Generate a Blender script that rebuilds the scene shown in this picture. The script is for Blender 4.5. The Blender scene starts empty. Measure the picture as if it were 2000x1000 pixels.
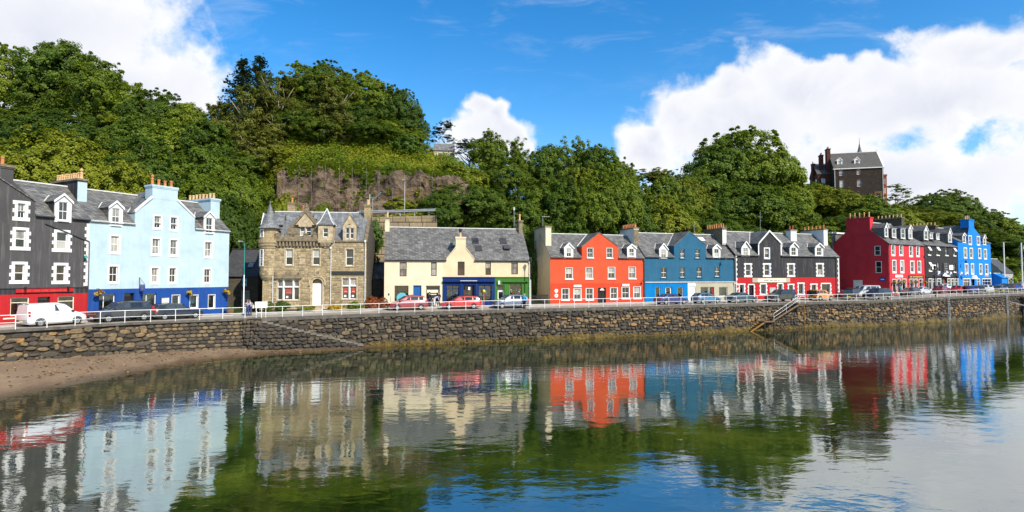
import bpy, math, random
import numpy as np
from math import sin, cos, pi, radians as R
random.seed(7)
rng = np.random.default_rng(7)
S = bpy.context.scene
COL = S.collection

# ---------------------------------------------------------------- camera
cam_d = bpy.data.cameras.new('camera')
cam = bpy.data.objects.new('camera', cam_d); COL.objects.link(cam)
cam.location = (0, 0, 7.2); cam.rotation_euler = (R(90) + math.atan(40/1100), 0, 0)
cam_d.sensor_width = 36; cam_d.lens = 36*1100/2000
cam_d.clip_start = 0.3; cam_d.clip_end = 6000
S.camera = cam
# ---------------------------------------------------------------- sky, sun, exposure
SUN_AZ = math.atan2(0.67, -0.74)       # compass-like: from +Y towards +X
SUN_EL = R(41)
sv = (cos(SUN_EL)*sin(SUN_AZ), cos(SUN_EL)*cos(SUN_AZ), sin(SUN_EL))
sun_d = bpy.data.lights.new('sun', 'SUN'); sun_d.energy = 4.6; sun_d.angle = R(0.53); sun_d.color = (1, .925, .79)
sun = bpy.data.objects.new('sun', sun_d); COL.objects.link(sun)
sun.rotation_euler = (R(90) - SUN_EL, 0, math.atan2(sv[0], -sv[1]))
sun.location = (60, -40, 80)
S.view_settings.view_transform = 'Standard'; S.view_settings.look = 'None'
S.view_settings.exposure = 0.45; S.view_settings.gamma = 1.0
S.render.film_transparent = False
S.cycles.use_denoising = True
S.cycles.max_bounces = 6; S.cycles.diffuse_bounces = 4; S.cycles.glossy_bounces = 3
S.cycles.transmission_bounces = 3; S.cycles.transparent_max_bounces = 6
S.cycles.caustics_reflective = False; S.cycles.caustics_refractive = False
S.cycles.sample_clamp_indirect = 4.0

class NT:
    """tiny node-tree writer"""
    def __init__(s, nt): s.nt = nt; s.N = nt.nodes; s.L = nt.links
    def n(s, t, **k):
        o = s.N.new(t)
        for a, v in k.items():
            if a == 'i':
                for q, x in v.items():
                    sock = o.inputs[q]
                    if hasattr(x, 'is_output'): s.L.new(x, sock)
                    else: sock.default_value = x
            else: setattr(o, a, v)
        return o
    def m(s, op, a, b=None, c=None, clamp=False):
        o = s.N.new('ShaderNodeMath'); o.operation = op; o.use_clamp = clamp
        for j, x in enumerate((a, b, c)):
            if x is None: continue
            if hasattr(x, 'is_output'): s.L.new(x, o.inputs[j])
            else: o.inputs[j].default_value = x
        return o.outputs[0]
    def vm(s, op, a, b=None, sc=None):
        o = s.N.new('ShaderNodeVectorMath'); o.operation = op
        for j, x in enumerate((a, b)):
            if x is None: continue
            if hasattr(x, 'is_output'): s.L.new(x, o.inputs[j])
            else: o.inputs[j].default_value = x
        if sc is not None: o.inputs['Scale'].default_value = sc
        return o
    def mix(s, f, a, b, bt='MIX'):
        o = s.N.new('ShaderNodeMix'); o.data_type = 'RGBA'; o.blend_type = bt
        for j, x in ((0, f), (6, a), (7, b)):
            if hasattr(x, 'is_output'): s.L.new(x, o.inputs[j])
            elif j and len(x) == 3: o.inputs[j].default_value = (*x, 1)
            else: o.inputs[j].default_value = x
        return o.outputs[2]
    def ramp(s, f, stops, interp='LINEAR'):
        o = s.N.new('ShaderNodeValToRGB'); e = o.color_ramp.elements; o.color_ramp.interpolation = interp
        while len(e) < len(stops): e.new(0.5)
        for q, (p, c) in zip(e, stops):
            q.position = p; q.color = (*c, 1) if len(c) == 3 else c
        s.L.new(f, o.inputs[0]); return o.outputs[0]
    def noise(s, v=None, scale=5, detail=4, rough=.55, dist=0, out=0):
        o = s.n('ShaderNodeTexNoise', i={'Scale': scale, 'Detail': detail, 'Roughness': rough, 'Distortion': dist})
        if v is not None: s.L.new(v, o.inputs['Vector'])
        return o.outputs[out]
    def map(s, v, scale=(1, 1, 1), loc=(0, 0, 0), rot=(0, 0, 0)):
        return s.n('ShaderNodeMapping', i={'Vector': v, 'Scale': scale, 'Location': loc, 'Rotation': rot}).outputs[0]

# ---- world: Nishita sky with cumulus banks laid out by compass bearing
W = bpy.data.worlds.new('World'); S.world = W; W.use_nodes = True
t = NT(W.node_tree); t.N.clear()
sky = t.n('ShaderNodeTexSky', sky_type='NISHITA', sun_disc=False, sun_elevation=SUN_EL, sun_rotation=SUN_AZ,
          altitude=0, air_density=1.0, dust_density=0.35, ozone_density=2.2)
tc = t.n('ShaderNodeTexCoord').outputs['Generated']
sx = t.n('ShaderNodeSeparateXYZ', i={0: tc}).outputs
yc = t.m('MAXIMUM', sx[1], 0.02)
ca = t.m('DIVIDE', sx[0], yc); ce = t.m('DIVIDE', sx[2], yc)
pl = t.n('ShaderNodeCombineXYZ', i={0: ca, 1: ce, 2: 0.0}).outputs[0]
warp = t.vm('SCALE', t.vm('SUBTRACT', t.noise(tc, 9, 3, out=1), (.5, .5, .5)).outputs[0], sc=.14).outputs[0]
plw = t.vm('ADD', pl, warp).outputs[0]
def blob(u, v, ru, rv):
    q = t.vm('SUBTRACT', plw, ((u-1000)/1100, (540-v)/1100, 0)).outputs[0]
    q = t.vm('MULTIPLY', q, (1100/ru, 1100/rv, 0)).outputs[0]
    return t.m('SUBTRACT', 1.0, t.vm('LENGTH', q).outputs['Value'])
BL = [(60, 60, 330, 190), (270, 175, 200, 105), (-150, 120, 420, 300), (975, 262, 108, 62), (930, 215, 55, 40), (972, 232, 45, 52),
      (1440, 240, 210, 120), (1590, 170, 210, 95), (1830, 200, 420, 150), (1262, 290, 80, 55), (1345, 215, 58, 68), (1950, 90, 260, 62),
      (1720, 350, 520, 130), (1420, 170, 75, 55), (2250, 250, 420, 260), (1285, 262, 55, 35)]
f = None
for b in BL:
    x = blob(*b); f = x if f is None else t.m('SMOOTH_MAX', f, x, .12)
holen = t.noise(tc, 13, 6, .6)
for h in [(1800, 250, 150, 48), (1970, 235, 130, 60), (1660, 90, 200, 30)]:      # gaps of blue
    x = blob(*h); f = t.m('SUBTRACT', f, t.m('MULTIPLY', t.m('MAXIMUM', t.m('ADD', x, t.m('MULTIPLY', t.m('SUBTRACT', holen, .5), 2.6)), 0), .46))
fine = t.noise(tc, 22, 8, .62, .2)
big = t.noise(tc, 2.6, 7, .6, .3)
away = t.m('SUBTRACT', t.m('MULTIPLY', big, 4.2), 2.3)
outside = t.m('MAXIMUM', t.n('ShaderNodeMapRange', i={'Value': t.m('ABSOLUTE', ca), 'From Min': 1.0, 'From Max': 1.35}).outputs[0],
              t.m('MAXIMUM', t.n('ShaderNodeMapRange', i={'Value': ce, 'From Min': .52, 'From Max': .8}).outputs[0], t.m('LESS_THAN', sx[1], 0.03)))
f = t.n('ShaderNodeMix', data_type='FLOAT', i={0: outside, 2: f, 3: away}).outputs[0]
f2 = t.m('ADD', f, t.m('MULTIPLY', t.m('SUBTRACT', fine, .5), .85))
mask = t.n('ShaderNodeMapRange', interpolation_type='SMOOTHSTEP', i={'Value': f2, 'From Min': -.04, 'From Max': .42}).outputs[0]
# wisps
wv = t.map(pl, (1.6, 5.0, 1), rot=(0, 0, R(-22)))
wisp = t.n('ShaderNodeMapRange', interpolation_type='SMOOTHSTEP', i={'Value': t.noise(wv, 3.2, 7, .62, .6), 'From Min': .50, 'From Max': .80, 'To Max': .25}).outputs[0]
wband = t.n('ShaderNodeMapRange', i={'Value': ce, 'From Min': .30, 'From Max': .46}).outputs[0]
mask = t.m('MAXIMUM', mask, t.m('MULTIPLY', wisp, wband))
# cloud body tone: bright crowns, lavender-grey bellies
shade = t.noise(tc, 7.0, 6, .6, .4)
body = t.n('ShaderNodeMapRange', i={'Value': t.m('ADD', f, t.m('MULTIPLY', t.m('SUBTRACT', shade, .5), 1.6)), 'From Min': .1, 'From Max': .85}).outputs[0]
ccol = t.ramp(body, [(0, (1.0, 1.0, 1.0)), (.4, (.86, .875, .92)), (1, (.72, .75, .84))])
ccol = t.mix(t.n('ShaderNodeMapRange', i={'Value': shade, 'From Min': .46, 'From Max': .68, 'To Max': .8}).outputs[0], ccol, (.98, .98, .985))
hs = t.n('ShaderNodeHueSaturation', i={'Saturation': 1.42, 'Value': 1.03, 'Color': sky.outputs[0]}).outputs[0]
bgs = t.n('ShaderNodeBackground', i={'Color': hs, 'Strength': .15})
bgc = t.n('ShaderNodeBackground', i={'Color': ccol, 'Strength': 0.80})
ms = t.n('ShaderNodeMixShader', i={0: mask, 1: bgs.outputs[0], 2: bgc.outputs[0]})
t.L.new(ms.outputs[0], t.n('ShaderNodeOutputWorld').inputs[0])

# ---------------------------------------------------------------- materials
MATS = {}
def mat(name):
    m = bpy.data.materials.new(name); m.use_nodes = True
    q = NT(m.node_tree); q.N.clear()
    out = q.n('ShaderNodeOutputMaterial'); MATS[name] = m
    return m, q, out
def fin(q, out, col, rough=.7, bump=None, bs=.3, bd=.02, spec=.3, metal=0.0, **k):
    p = q.n('ShaderNodeBsdfPrincipled', i={'Roughness': rough, 'Specular IOR Level': spec, 'Metallic': metal})
    if hasattr(col, 'is_output'): q.L.new(col, p.inputs[0])
    else: p.inputs[0].default_value = (*col, 1)
    if bump is not None:
        b = q.n('ShaderNodeBump', i={'Strength': bs, 'Distance': bd, 'Height': bump}); q.L.new(b.outputs[0], p.inputs['Normal'])
    for a, v in k.items(): p.inputs[a.replace('_', ' ')].default_value = v
    q.L.new(p.outputs[0], out.inputs[0]); return p
def render_paint(name, c, dirt=.35, stain=(.25, .22, .16)):
    """lime render / masonry paint: patchy, rain-streaked, finely rough"""
    m, q, o = mat(name); v = q.n('ShaderNodeTexCoord').outputs['Object']
    big = q.noise(v, .7, 5, .6); st = q.noise(q.map(v, (3.2, 3.2, .22)), 1.4, 5, .65); fi = q.noise(v, 26, 4)
    c1 = q.mix(q.n('ShaderNodeMapRange', i={'Value': big, 'From Min': .3, 'From Max': .7}).outputs[0], tuple(x*.86 for x in c), tuple(min(1, x*1.1) for x in c))
    d = q.n('ShaderNodeMapRange', i={'Value': st, 'From Min': .52, 'From Max': .80, 'To Max': dirt}).outputs[0]
    c2 = q.mix(d, c1, tuple(a*.45+b*.4 for a, b in zip(c, stain)))
    fin(q, o, c2, .85, q.m('ADD', fi, q.m('MULTIPLY', q.noise(v, 5, 3), .8)), .35, .015, .15)
    return m
def plain(name, c, rough=.5, var=.12, scale=6, spec=.3, metal=0.0, bs=.15, **k):
    m, q, o = mat(name); v = q.n('ShaderNodeTexCoord').outputs['Object']
    n = q.noise(v, scale, 5)
    cc = q.mix(q.n('ShaderNodeMapRange', i={'Value': n, 'From Min': .3, 'From Max': .7}).outputs[0], tuple(x*(1-var) for x in c), tuple(min(1, x*(1+var)) for x in c))
    fin(q, o, cc, rough, n, bs, .01, spec, metal, **k); return m
PAL = {  # masonry paints
 'black_paint': (.075, .072, .072), 'pale_blue': (.445, .57, .63), 'royal_blue': (.013, .065, .27), 'signal_red': (.43, .02, .024),
 'cream': (.72, .62, .44), 'cream_deep': (.72, .57, .37), 'navy': (.007, .03, .14), 'shop_green': (.05, .16, .025), 'orange_red': (.60, .085, .035), 'orange_red_low': (.56, .06, .025),
 'teal_blue': (.025, .115, .20), 'bright_blue': (.0, .17, .45), 'putty': (.42, .38, .28), 'charcoal': (.036, .036, .04),
 'crimson': (.54, .036, .050), 'pub_black': (.03, .03, .032), 'sky_blue': (.012, .2, .62), 'gable_cream': (.58, .50, .36), 'grey_render': (.36, .35, .32), 'white_paint': (.72, .71, .68), 'white_render': (.72, .71, .67), 'rose_white': (.7, .58, .52)}
for k, c in PAL.items(): render_paint(k, c, .75 if k == 'black_paint' else .42 if k not in ('charcoal', 'gable_cream', 'grey_render', 'teal_blue') else .65,
                                      (.5, .48, .42) if k in ('black_paint', 'charcoal', 'pub_black') else (.22, .2, .15))
# slate
def slate(name, c0, c1, lich=.4):
    m, q, o = mat(name); v = q.n('ShaderNodeTexCoord').outputs['Object']; s = q.n('ShaderNodeSeparateXYZ', i={0: v}).outputs
    uv = q.n('ShaderNodeCombineXYZ', i={0: q.m('ADD', s[0], s[1]), 1: q.m('MULTIPLY', s[2], 1.42)}).outputs[0]
    b = q.n('ShaderNodeTexBrick', offset=.5, i={'Vector': uv, 'Scale': 1.0, 'Brick Width': .34, 'Row Height': .24, 'Mortar Size': .012, 'Mortar Smooth': .3, 'Bias': 0.0,
            'Color1': (*c0, 1), 'Color2': (*c1, 1), 'Mortar': (.012, .012, .014, 1)})
    n = q.noise(v, 1.3, 6, .65); n2 = q.noise(q.map(uv, (2.2, 5, 1)), 3, 5, .7)
    c = q.mix(q.n('ShaderNodeMapRange', i={'Value': n, 'From Min': .35, 'From Max': .7, 'To Max': .6}).outputs[0], b.outputs[0], tuple(x*.55 for x in c0))
    c = q.mix(q.n('ShaderNodeMapRange', i={'Value': n2, 'From Min': .60, 'From Max': .74, 'To Max': lich}).outputs[0], c, (.42, .40, .36))
    saw = q.m('FRACT', q.m('MULTIPLY', s[2], 1.42/.24))
    fin(q, o, c, .52, q.m('ADD', q.m('MULTIPLY', saw, -.8), q.m('ADD', b.outputs[1], n2)), .7, .02, .4); return m
slate('slate', (.095, .092, .086), (.25, .24, .215), .55); slate('slate_dark', (.06, .06, .062), (.085, .085, .085), .15); slate('slate_blue', (.14, .145, .15), (.29, .295, .29), .4); slate('slate_brown', (.10, .09, .075), (.14, .125, .10), .3)
def rubble(name, c0, c1, mort, w=.5, h=.25):
    m, q, o = mat(name); v = q.n('ShaderNodeTexCoord').outputs['Object']; s = q.n('ShaderNodeSeparateXYZ', i={0: v}).outputs
    uv = q.vm('ADD', q.n('ShaderNodeCombineXYZ', i={0: q.m('ADD', s[0], s[1]), 1: s[2]}).outputs[0], q.vm('SCALE', q.noise(v, 3, 2, out=1), sc=.08).outputs[0]).outputs[0]
    b = q.n('ShaderNodeTexBrick', i={'Vector': uv, 'Scale': 1.0, 'Brick Width': w, 'Row Height': h, 'Mortar Size': .018, 'Mortar Smooth': .2, 'Color1': (*c0, 1), 'Color2': (*c1, 1), 'Mortar': (*mort, 1)})
    n = q.noise(v, 2.5, 6, .65)
    c = q.mix(q.n('ShaderNodeMapRange', i={'Value': n, 'From Min': .4, 'From Max': .75, 'To Max': .7}).outputs[0], b.outputs[0], tuple(x*.5 for x in c0))
    fin(q, o, c, .9, q.m('SUBTRACT', q.noise(v, 18, 5), b.outputs[1]), .6, .03, .15); return m
rubble('rubble', (.36, .275, .155), (.47, .365, .215), (.25, .205, .135)); rubble('rubble_dark', (.09, .075, .055), (.13, .11, .08), (.07, .06, .05)); rubble('whinstone', (.035, .026, .022), (.055, .04, .032), (.045, .036, .03), .6, .3)
rubble('red_stone_shaded', (.10, .035, .026), (.14, .05, .036), (.07, .04, .03)); rubble('red_stone', (.28, .07, .03), (.34, .10, .05), (.2, .09, .05)); rubble('concrete_block', (.36, .275, .165), (.29, .22, .13), (.14, .11, .07), 2.4, 1.1)  # hotel wing: darker copy of the red stone, shade put into its colour
plain('dressed_stone', (.44, .35, .225), .85, .35, 3, .1, bs=.4); plain('stone_weathered', (.205, .165, .11), .9, .4, 3, .1, bs=.4); plain('dressed_dark', (.03, .03, .03), .8)
def tone_stone(name, ramp, src):
    m, q, o = mat(name); v = q.n('ShaderNodeTexCoord').outputs['Object']
    if src == 'attr': r = q.n('ShaderNodeAttribute', attribute_name='tone').outputs['Fac']
    else: r = q.n('ShaderNodeObjectInfo').outputs['Random']
    n = q.noise(v, 4.5, 6, .65); n2 = q.noise(v, 14, 4, .6)
    c = q.ramp(r, ramp)
    c = q.mix(q.n('ShaderNodeMapRange', i={'Value': n, 'From Min': .38, 'From Max': .72, 'To Max': .75}).outputs[0], c, (.045, .04, .034))
    c = q.mix(q.n('ShaderNodeMapRange', i={'Value': n2, 'From Min': .58, 'From Max': .75, 'To Max': .5}).outputs[0], c, (.30, .25, .16))
    fin(q, o, c, .85, q.m('ADD', n, q.m('MULTIPLY', n2, .6)), .7, .05, .25); return m
QR = [(0, (.030, .027, .025)), (.28, (.068, .058, .047)), (.50, (.14, .108, .07)), (.70, (.235, .168, .092)), (.84, (.31, .20, .092)), (.93, (.45, .215, .055)), (1, (.27, .22, .155))]
tone_stone('quay_stone', QR, 'obj'); tone_stone('quay_stone_joined', QR, 'attr')
tone_stone('bank_stone', [(0, (.27, .205, .12)), (.4, (.43, .335, .195)), (.75, (.54, .43, .255)), (.92, (.34, .265, .165)), (1, (.60, .49, .31))], 'attr')
plain('mortar_dark', (.05, .039, .027), .95, .4, 3); plain('coping_stone', (.10, .09, .075), .9, .45, 2.0, bs=.6)
# wood, metal, misc paint
plain('white_gloss', (.78, .78, .76), .35, .06); plain('white_metal', (.82, .82, .80), .4, .08, 3); plain('brown_frame', (.10, .035, .022), .45)
plain('lead', (.36, .37, .39), .6, .2, 4); plain('pale_flash', (.62, .62, .6), .6, .15, 4); plain('iron_black', (.02, .02, .022), .5); plain('gutter_grey', (.06, .06, .065), .5); plain('pipe_white', (.66, .64, .6), .5)
plain('clay_pot', (.50, .20, .075), .8, .35, 2.5); plain('clay_buff', (.58, .37, .18), .8, .3, 2.5); plain('clay_dark', (.3, .1, .05), .8, .3)
plain('door_dark', (.018, .012, .012), .4); plain('door_blue', (.012, .10, .30), .4); plain('sign_white', (.80, .80, .77), .5, .05); plain('sign_grey', (.3, .3, .3), .5); plain('sign_dark', (.025, .02, .018), .45); plain('sign_cream', (.74, .68, .52), .5)
plain('sign_blue', (.04, .06, .32), .4); plain('sign_red', (.6, .04, .03), .4); plain('poster_red', (.36, .07, .05), .5); plain('ochre', (.6, .36, .05), .6); plain('orange', (.75, .22, .03), .6); plain('aqua', (.1, .42, .5), .5); plain('yellow', (.75, .6, .08), .5)
plain('timber', (.16, .10, .055), .85, .4, 5, bs=.5); plain('timber_dark', (.045, .034, .025), .9, .4, 5, bs=.5); plain('weed_pole', (.20, .11, .03), .9, .4, 5); plain('galv', (.42, .43, .44), .45, .15, 4, metal=.5); plain('cable_grey', (.3, .28, .25), .6); plain('rust', (.17, .075, .03), .85, .4, 6); plain('teal_pole', (.02, .22, .2), .5)
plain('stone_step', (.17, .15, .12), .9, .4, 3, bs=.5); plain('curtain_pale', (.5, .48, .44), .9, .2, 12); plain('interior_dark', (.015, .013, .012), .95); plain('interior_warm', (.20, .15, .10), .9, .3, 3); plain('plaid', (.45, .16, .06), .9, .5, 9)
def glass(name, c0, c1, rough=.06):
    m, q, o = mat(name); v = q.n('ShaderNodeTexCoord').outputs['Object']
    n = q.noise(q.map(v, (2.2, 2.2, .7)), 1.5, 3); r = q.n('ShaderNodeObjectInfo').outputs['Random']
    f = q.m('ADD', q.m('MULTIPLY', q.m('SUBTRACT', r, .5), .55), n)
    c = q.ramp(f, [(.3, c0), (.72, c1)])
    fin(q, o, c, rough, q.noise(v, 1.2, 2), .04, .03, .55); return m
glass('glass_dark', (.012, .012, .013), (.055, .05, .045)); glass('glass_curtain', (.10, .10, .095), (.42, .40, .36)); glass('glass_car', (.015, .02, .022), (.05, .065, .07), .03)
m, q, o = mat('glass_shop')
gl = q.n('ShaderNodeBsdfGlossy', i={'Color': (1, 1, 1, 1), 'Roughness': .02}); tr = q.n('ShaderNodeBsdfTransparent', i={'Color': (.86, .9, .9, 1)})
q.L.new(q.n('ShaderNodeMixShader', i={0: q.m('ADD', q.n('ShaderNodeFresnel', i={'IOR': 1.5}).outputs[0], .03), 1: tr.outputs[0], 2: gl.outputs[0]}).outputs[0], o.inputs[0])
# ground
m, q, o = mat('asphalt'); v = q.n('ShaderNodeTexCoord').outputs['Object']
n = q.noise(v, .35, 6, .6); n2 = q.noise(v, 30, 3)
c = q.mix(q.n('ShaderNodeMapRange', i={'Value': n, 'From Min': .3, 'From Max': .7}).outputs[0], (.26, .225, .18), (.38, .33, .265)); c = q.mix(q.m('MULTIPLY', n2, .3), c, (.14, .13, .12))
fin(q, o, c, .9, n2, .3, .01, .2)
plain('paving', (.36, .33, .28), .9, .25, 1.5, bs=.3); plain('kerb_stone', (.38, .36, .33), .85, .2, 2)
m, q, o = mat('sand'); v = q.n('ShaderNodeTexCoord').outputs['Object']; s = q.n('ShaderNodeSeparateXYZ', i={0: v}).outputs
n = q.noise(q.map(v, (1, .6, 1), rot=(0, 0, R(25))), .8, 7, .65); n2 = q.noise(v, 14, 5, .7); n3 = q.noise(v, 60, 2)
c = q.mix(q.n('ShaderNodeMapRange', i={'Value': n, 'From Min': .3, 'From Max': .7}).outputs[0], (.15, .098, .058), (.235, .16, .098))
c = q.mix(q.n('ShaderNodeMapRange', i={'Value': n2, 'From Min': .62, 'From Max': .72, 'To Max': .8}).outputs[0], c, (.33, .23, .11))
c = q.mix(q.n('ShaderNodeMapRange', i={'Value': n3, 'From Min': .62, 'From Max': .75, 'To Max': .7}).outputs[0], c, (.06, .05, .04))
wet = q.n('ShaderNodeMapRange', i={'Value': q.m('ADD', s[2], q.m('MULTIPLY', q.m('SUBTRACT', n, .5), .25)), 'From Min': .02, 'From Max': .30}).outputs[0]
c = q.mix(wet, (.07, .044, .02), c)
p = fin(q, o, c, .8, q.m('ADD', n2, n), .35, .02, .3)
q.L.new(q.n('ShaderNodeMapRange', i={'Value': wet, 'To Min': .12, 'To Max': .9}).outputs[0], p.inputs['Roughness'])
m, q, o = mat('seaweed'); v = q.n('ShaderNodeTexCoord').outputs['Object']
c = q.ramp(q.noise(v, 2.2, 7, .7), [(.3, (.025, .018, .007)), (.5, (.085, .056, .009)), (.66, (.19, .125, .016)), (.8, (.07, .06, .010))])
fin(q, o, c, .6, q.noise(v, 11, 6, .7), 1, .08, .3)
m, q, o = mat('earth'); v = q.n('ShaderNodeTexCoord').outputs['Object']
c = q.ramp(q.noise(v, .25, 8, .65), [(.3, (.014, .022, .006)), (.5, (.035, .05, .01)), (.68, (.075, .07, .025))])
fin(q, o, c, .95, q.noise(v, 1.4, 6), .8, .3, .1)
m, q, o = mat('rock'); v = q.n('ShaderNodeTexCoord').outputs['Object']
n = q.noise(q.map(v, (.5, .5, .75), rot=(R(8), R(14), 0)), .8, 10, .66, .8); n2 = q.noise(v, .22, 5, .6); n3 = q.noise(q.map(v, (.25, .25, .5)), 1.0, 6, .6)
c = q.ramp(n, [(.30, (.022, .017, .016)), (.42, (.11, .080, .055)), (.55, (.24, .172, .115)), (.74, (.36, .26, .17))])
c = q.mix(q.n('ShaderNodeMapRange', i={'Value': n3, 'From Min': .46, 'From Max': .62, 'To Max': .5}).outputs[0], c, (.085, .066, .052))
c = q.mix(q.n('ShaderNodeMapRange', i={'Value': n2, 'From Min': .56, 'From Max': .70, 'To Max': .75}).outputs[0], c, (.24, .15, .035))
fin(q, o, c, .95, q.m('ADD', n, q.m('MULTIPLY', q.noise(v, 3, 8, .7), .7)), 1, .9, .1)
# foliage
def leaf(name, cols, trans=.22):
    m, q, o = mat(name); v = q.n('ShaderNodeTexCoord').outputs['Object']
    r = q.n('ShaderNodeObjectInfo').outputs['Random']; a = q.n('ShaderNodeAttribute', attribute_name='tone').outputs['Fac']
    f = q.m('ADD', q.m('MULTIPLY', a, .56), q.m('MULTIPLY', r, .44))
    n = len(cols); c = q.ramp(f, [(k/(n-1), x) for k, x in enumerate(cols)])
    d = q.n('ShaderNodeBsdfPrincipled', i={0: c, 'Roughness': .55, 'Specular IOR Level': .25})
    tl = q.n('ShaderNodeBsdfTranslucent', i={0: q.mix(.5, c, (.24, .31, .02))})
    q.L.new(q.n('ShaderNodeMixShader', i={0: trans, 1: d.outputs[0], 2: tl.outputs[0]}).outputs[0], o.inputs[0])
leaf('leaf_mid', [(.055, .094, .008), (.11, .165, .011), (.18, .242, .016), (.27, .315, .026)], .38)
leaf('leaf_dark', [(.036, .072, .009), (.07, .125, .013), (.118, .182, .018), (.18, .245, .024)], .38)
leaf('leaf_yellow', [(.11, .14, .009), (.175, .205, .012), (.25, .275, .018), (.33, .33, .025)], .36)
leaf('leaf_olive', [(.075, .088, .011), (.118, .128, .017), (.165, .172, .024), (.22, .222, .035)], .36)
leaf('needle_blue', [(.010, .026, .016), (.018, .04, .024), (.03, .055, .03), (.045, .07, .035)], .08)
leaf('needle_dark', [(.008, .016, .008), (.013, .026, .011), (.02, .036, .014), (.03, .048, .018)], .06)
leaf('leaf_gorse', [(.11, .15, .01), (.20, .235, .014), (.30, .30, .02), (.38, .31, .03)], .3)
leaf('leaf_russet', [(.07, .08, .015), (.2, .06, .02), (.38, .08, .03), (.16, .17, .03)])
leaf('flower_mix', [(.05, .12, .02), (.45, .28, .02), (.62, .42, .04), (.5, .1, .02)])
leaf('ivy', [(.03, .07, .01), (.06, .12, .012), (.09, .16, .02), (.12, .2, .025)])
plain('bark', (.10, .08, .055), .95, .4, 4, bs=.6); plain('bark_pale', (.24, .21, .16), .9, .35, 4, bs=.5)
plain('skin', (.55, .32, .22), .6, .08)
# sea
m, q, o = mat('sea_water'); v = q.n('ShaderNodeTexCoord').outputs['Object']
k1 = q.noise(q.map(v, (1, 1, 1)), .13, 7, .62, .5); k2 = q.noise(v, .42, 6, .65)
bed = q.ramp(q.m('ADD', q.m('MULTIPLY', k1, .65), q.m('MULTIPLY', k2, .35)), [(.34, (.003, .009, .002)), (.48, (.008, .019, .003)), (.56, (.026, .044, .006)), (.66, (.085, .098, .012))])
rip1 = q.noise(q.map(v, (.55, 1.0, 1), rot=(0, 0, R(-14))), 1.15, 3, .5, .2)
rip2 = q.noise(q.map(v, (.7, 1.1, 1), rot=(0, 0, R(20))), 4.2, 3, .55)
calm = q.n('ShaderNodeMapRange', i={'Value': q.noise(q.map(v, (.6, 1.6, 1), rot=(0, 0, R(12))), .06, 4, .6, .6), 'From Min': .36, 'From Max': .66, 'To Min': .35, 'To Max': 1.25}).outputs[0]
h = q.m('MULTIPLY', q.m('ADD', rip1, q.m('MULTIPLY', rip2, .17)), calm)
bmp = q.n('ShaderNodeBump', i={'Strength': 1.0, 'Distance': .017, 'Height': h}).outputs[0]
df = q.n('ShaderNodeBsdfDiffuse', i={0: bed, 'Normal': bmp}); gs = q.n('ShaderNodeBsdfGlossy', i={0: (.93, .95, .95, 1), 'Roughness': .03, 'Normal': bmp})
fr = q.n('ShaderNodeFresnel', i={'IOR': 2.1, 'Normal': bmp}).outputs[0]
q.L.new(q.n('ShaderNodeMixShader', i={0: q.n('ShaderNodeMapRange', i={'Value': fr, 'To Min': .30, 'To Max': 1.0}).outputs[0], 1: df.outputs[0], 2: gs.outputs[0]}).outputs[0], o.inputs[0])
CARP = {}
def car_paint(name, c, metal=.35):
    m, q, o = mat(name); v = q.n('ShaderNodeTexCoord').outputs['Object']
    n = q.noise(v, 2, 5)
    fin(q, o, q.mix(q.m('MULTIPLY', n, .25), c, tuple(x*.55+.02 for x in c)), .32, None, metal=metal*.4, spec=.5, Coat_Weight=.8, Coat_Roughness=.06)
for k, c in {'car_white': (.78, .78, .76), 'car_darkgrey': (.035, .037, .042), 'car_black': (.016, .017, .02), 'car_maroon': (.26, .025, .03), 'car_red': (.48, .022, .02), 'car_bluegrey': (.11, .135, .19), 'car_navy': (.02, .022, .12), 'car_steel': (.06, .16, .26), 'car_green': (.012, .05, .06), 'car_gold': (.66, .26, .035), 'car_silver': (.5, .51, .52), 'car_blue': (.03, .1, .32)}.items(): car_paint(k, c)
plain('tyre', (.018, .018, .018), .9); plain('alloy', (.5, .5, .5), .35, metal=.6); plain('plastic', (.03, .03, .032), .6); plain('lamp_clear', (.7, .7, .68), .15); plain('lamp_red', (.45, .015, .012), .25); plain('plate_yellow', (.7, .55, .06), .4)
for k, c in {'cloth_black': (.018, .018, .02), 'cloth_blue': (.02, .3, .55), 'cloth_lilac': (.4, .38, .62), 'cloth_jean': (.04, .065, .16), 'cloth_grey': (.22, .22, .23), 'cloth_cream': (.6, .52, .4), 'cloth_red': (.4, .04, .04), 'cloth_white': (.7, .7, .68), 'hair_brown': (.06, .035, .02), 'hair_ginger': (.3, .11, .03), 'hair_grey': (.4, .38, .35), 'cloth_navy': (.02, .025, .07), 'cloth_khaki': (.25, .2, .12)}.items(): plain(k, c, .9)

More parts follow.
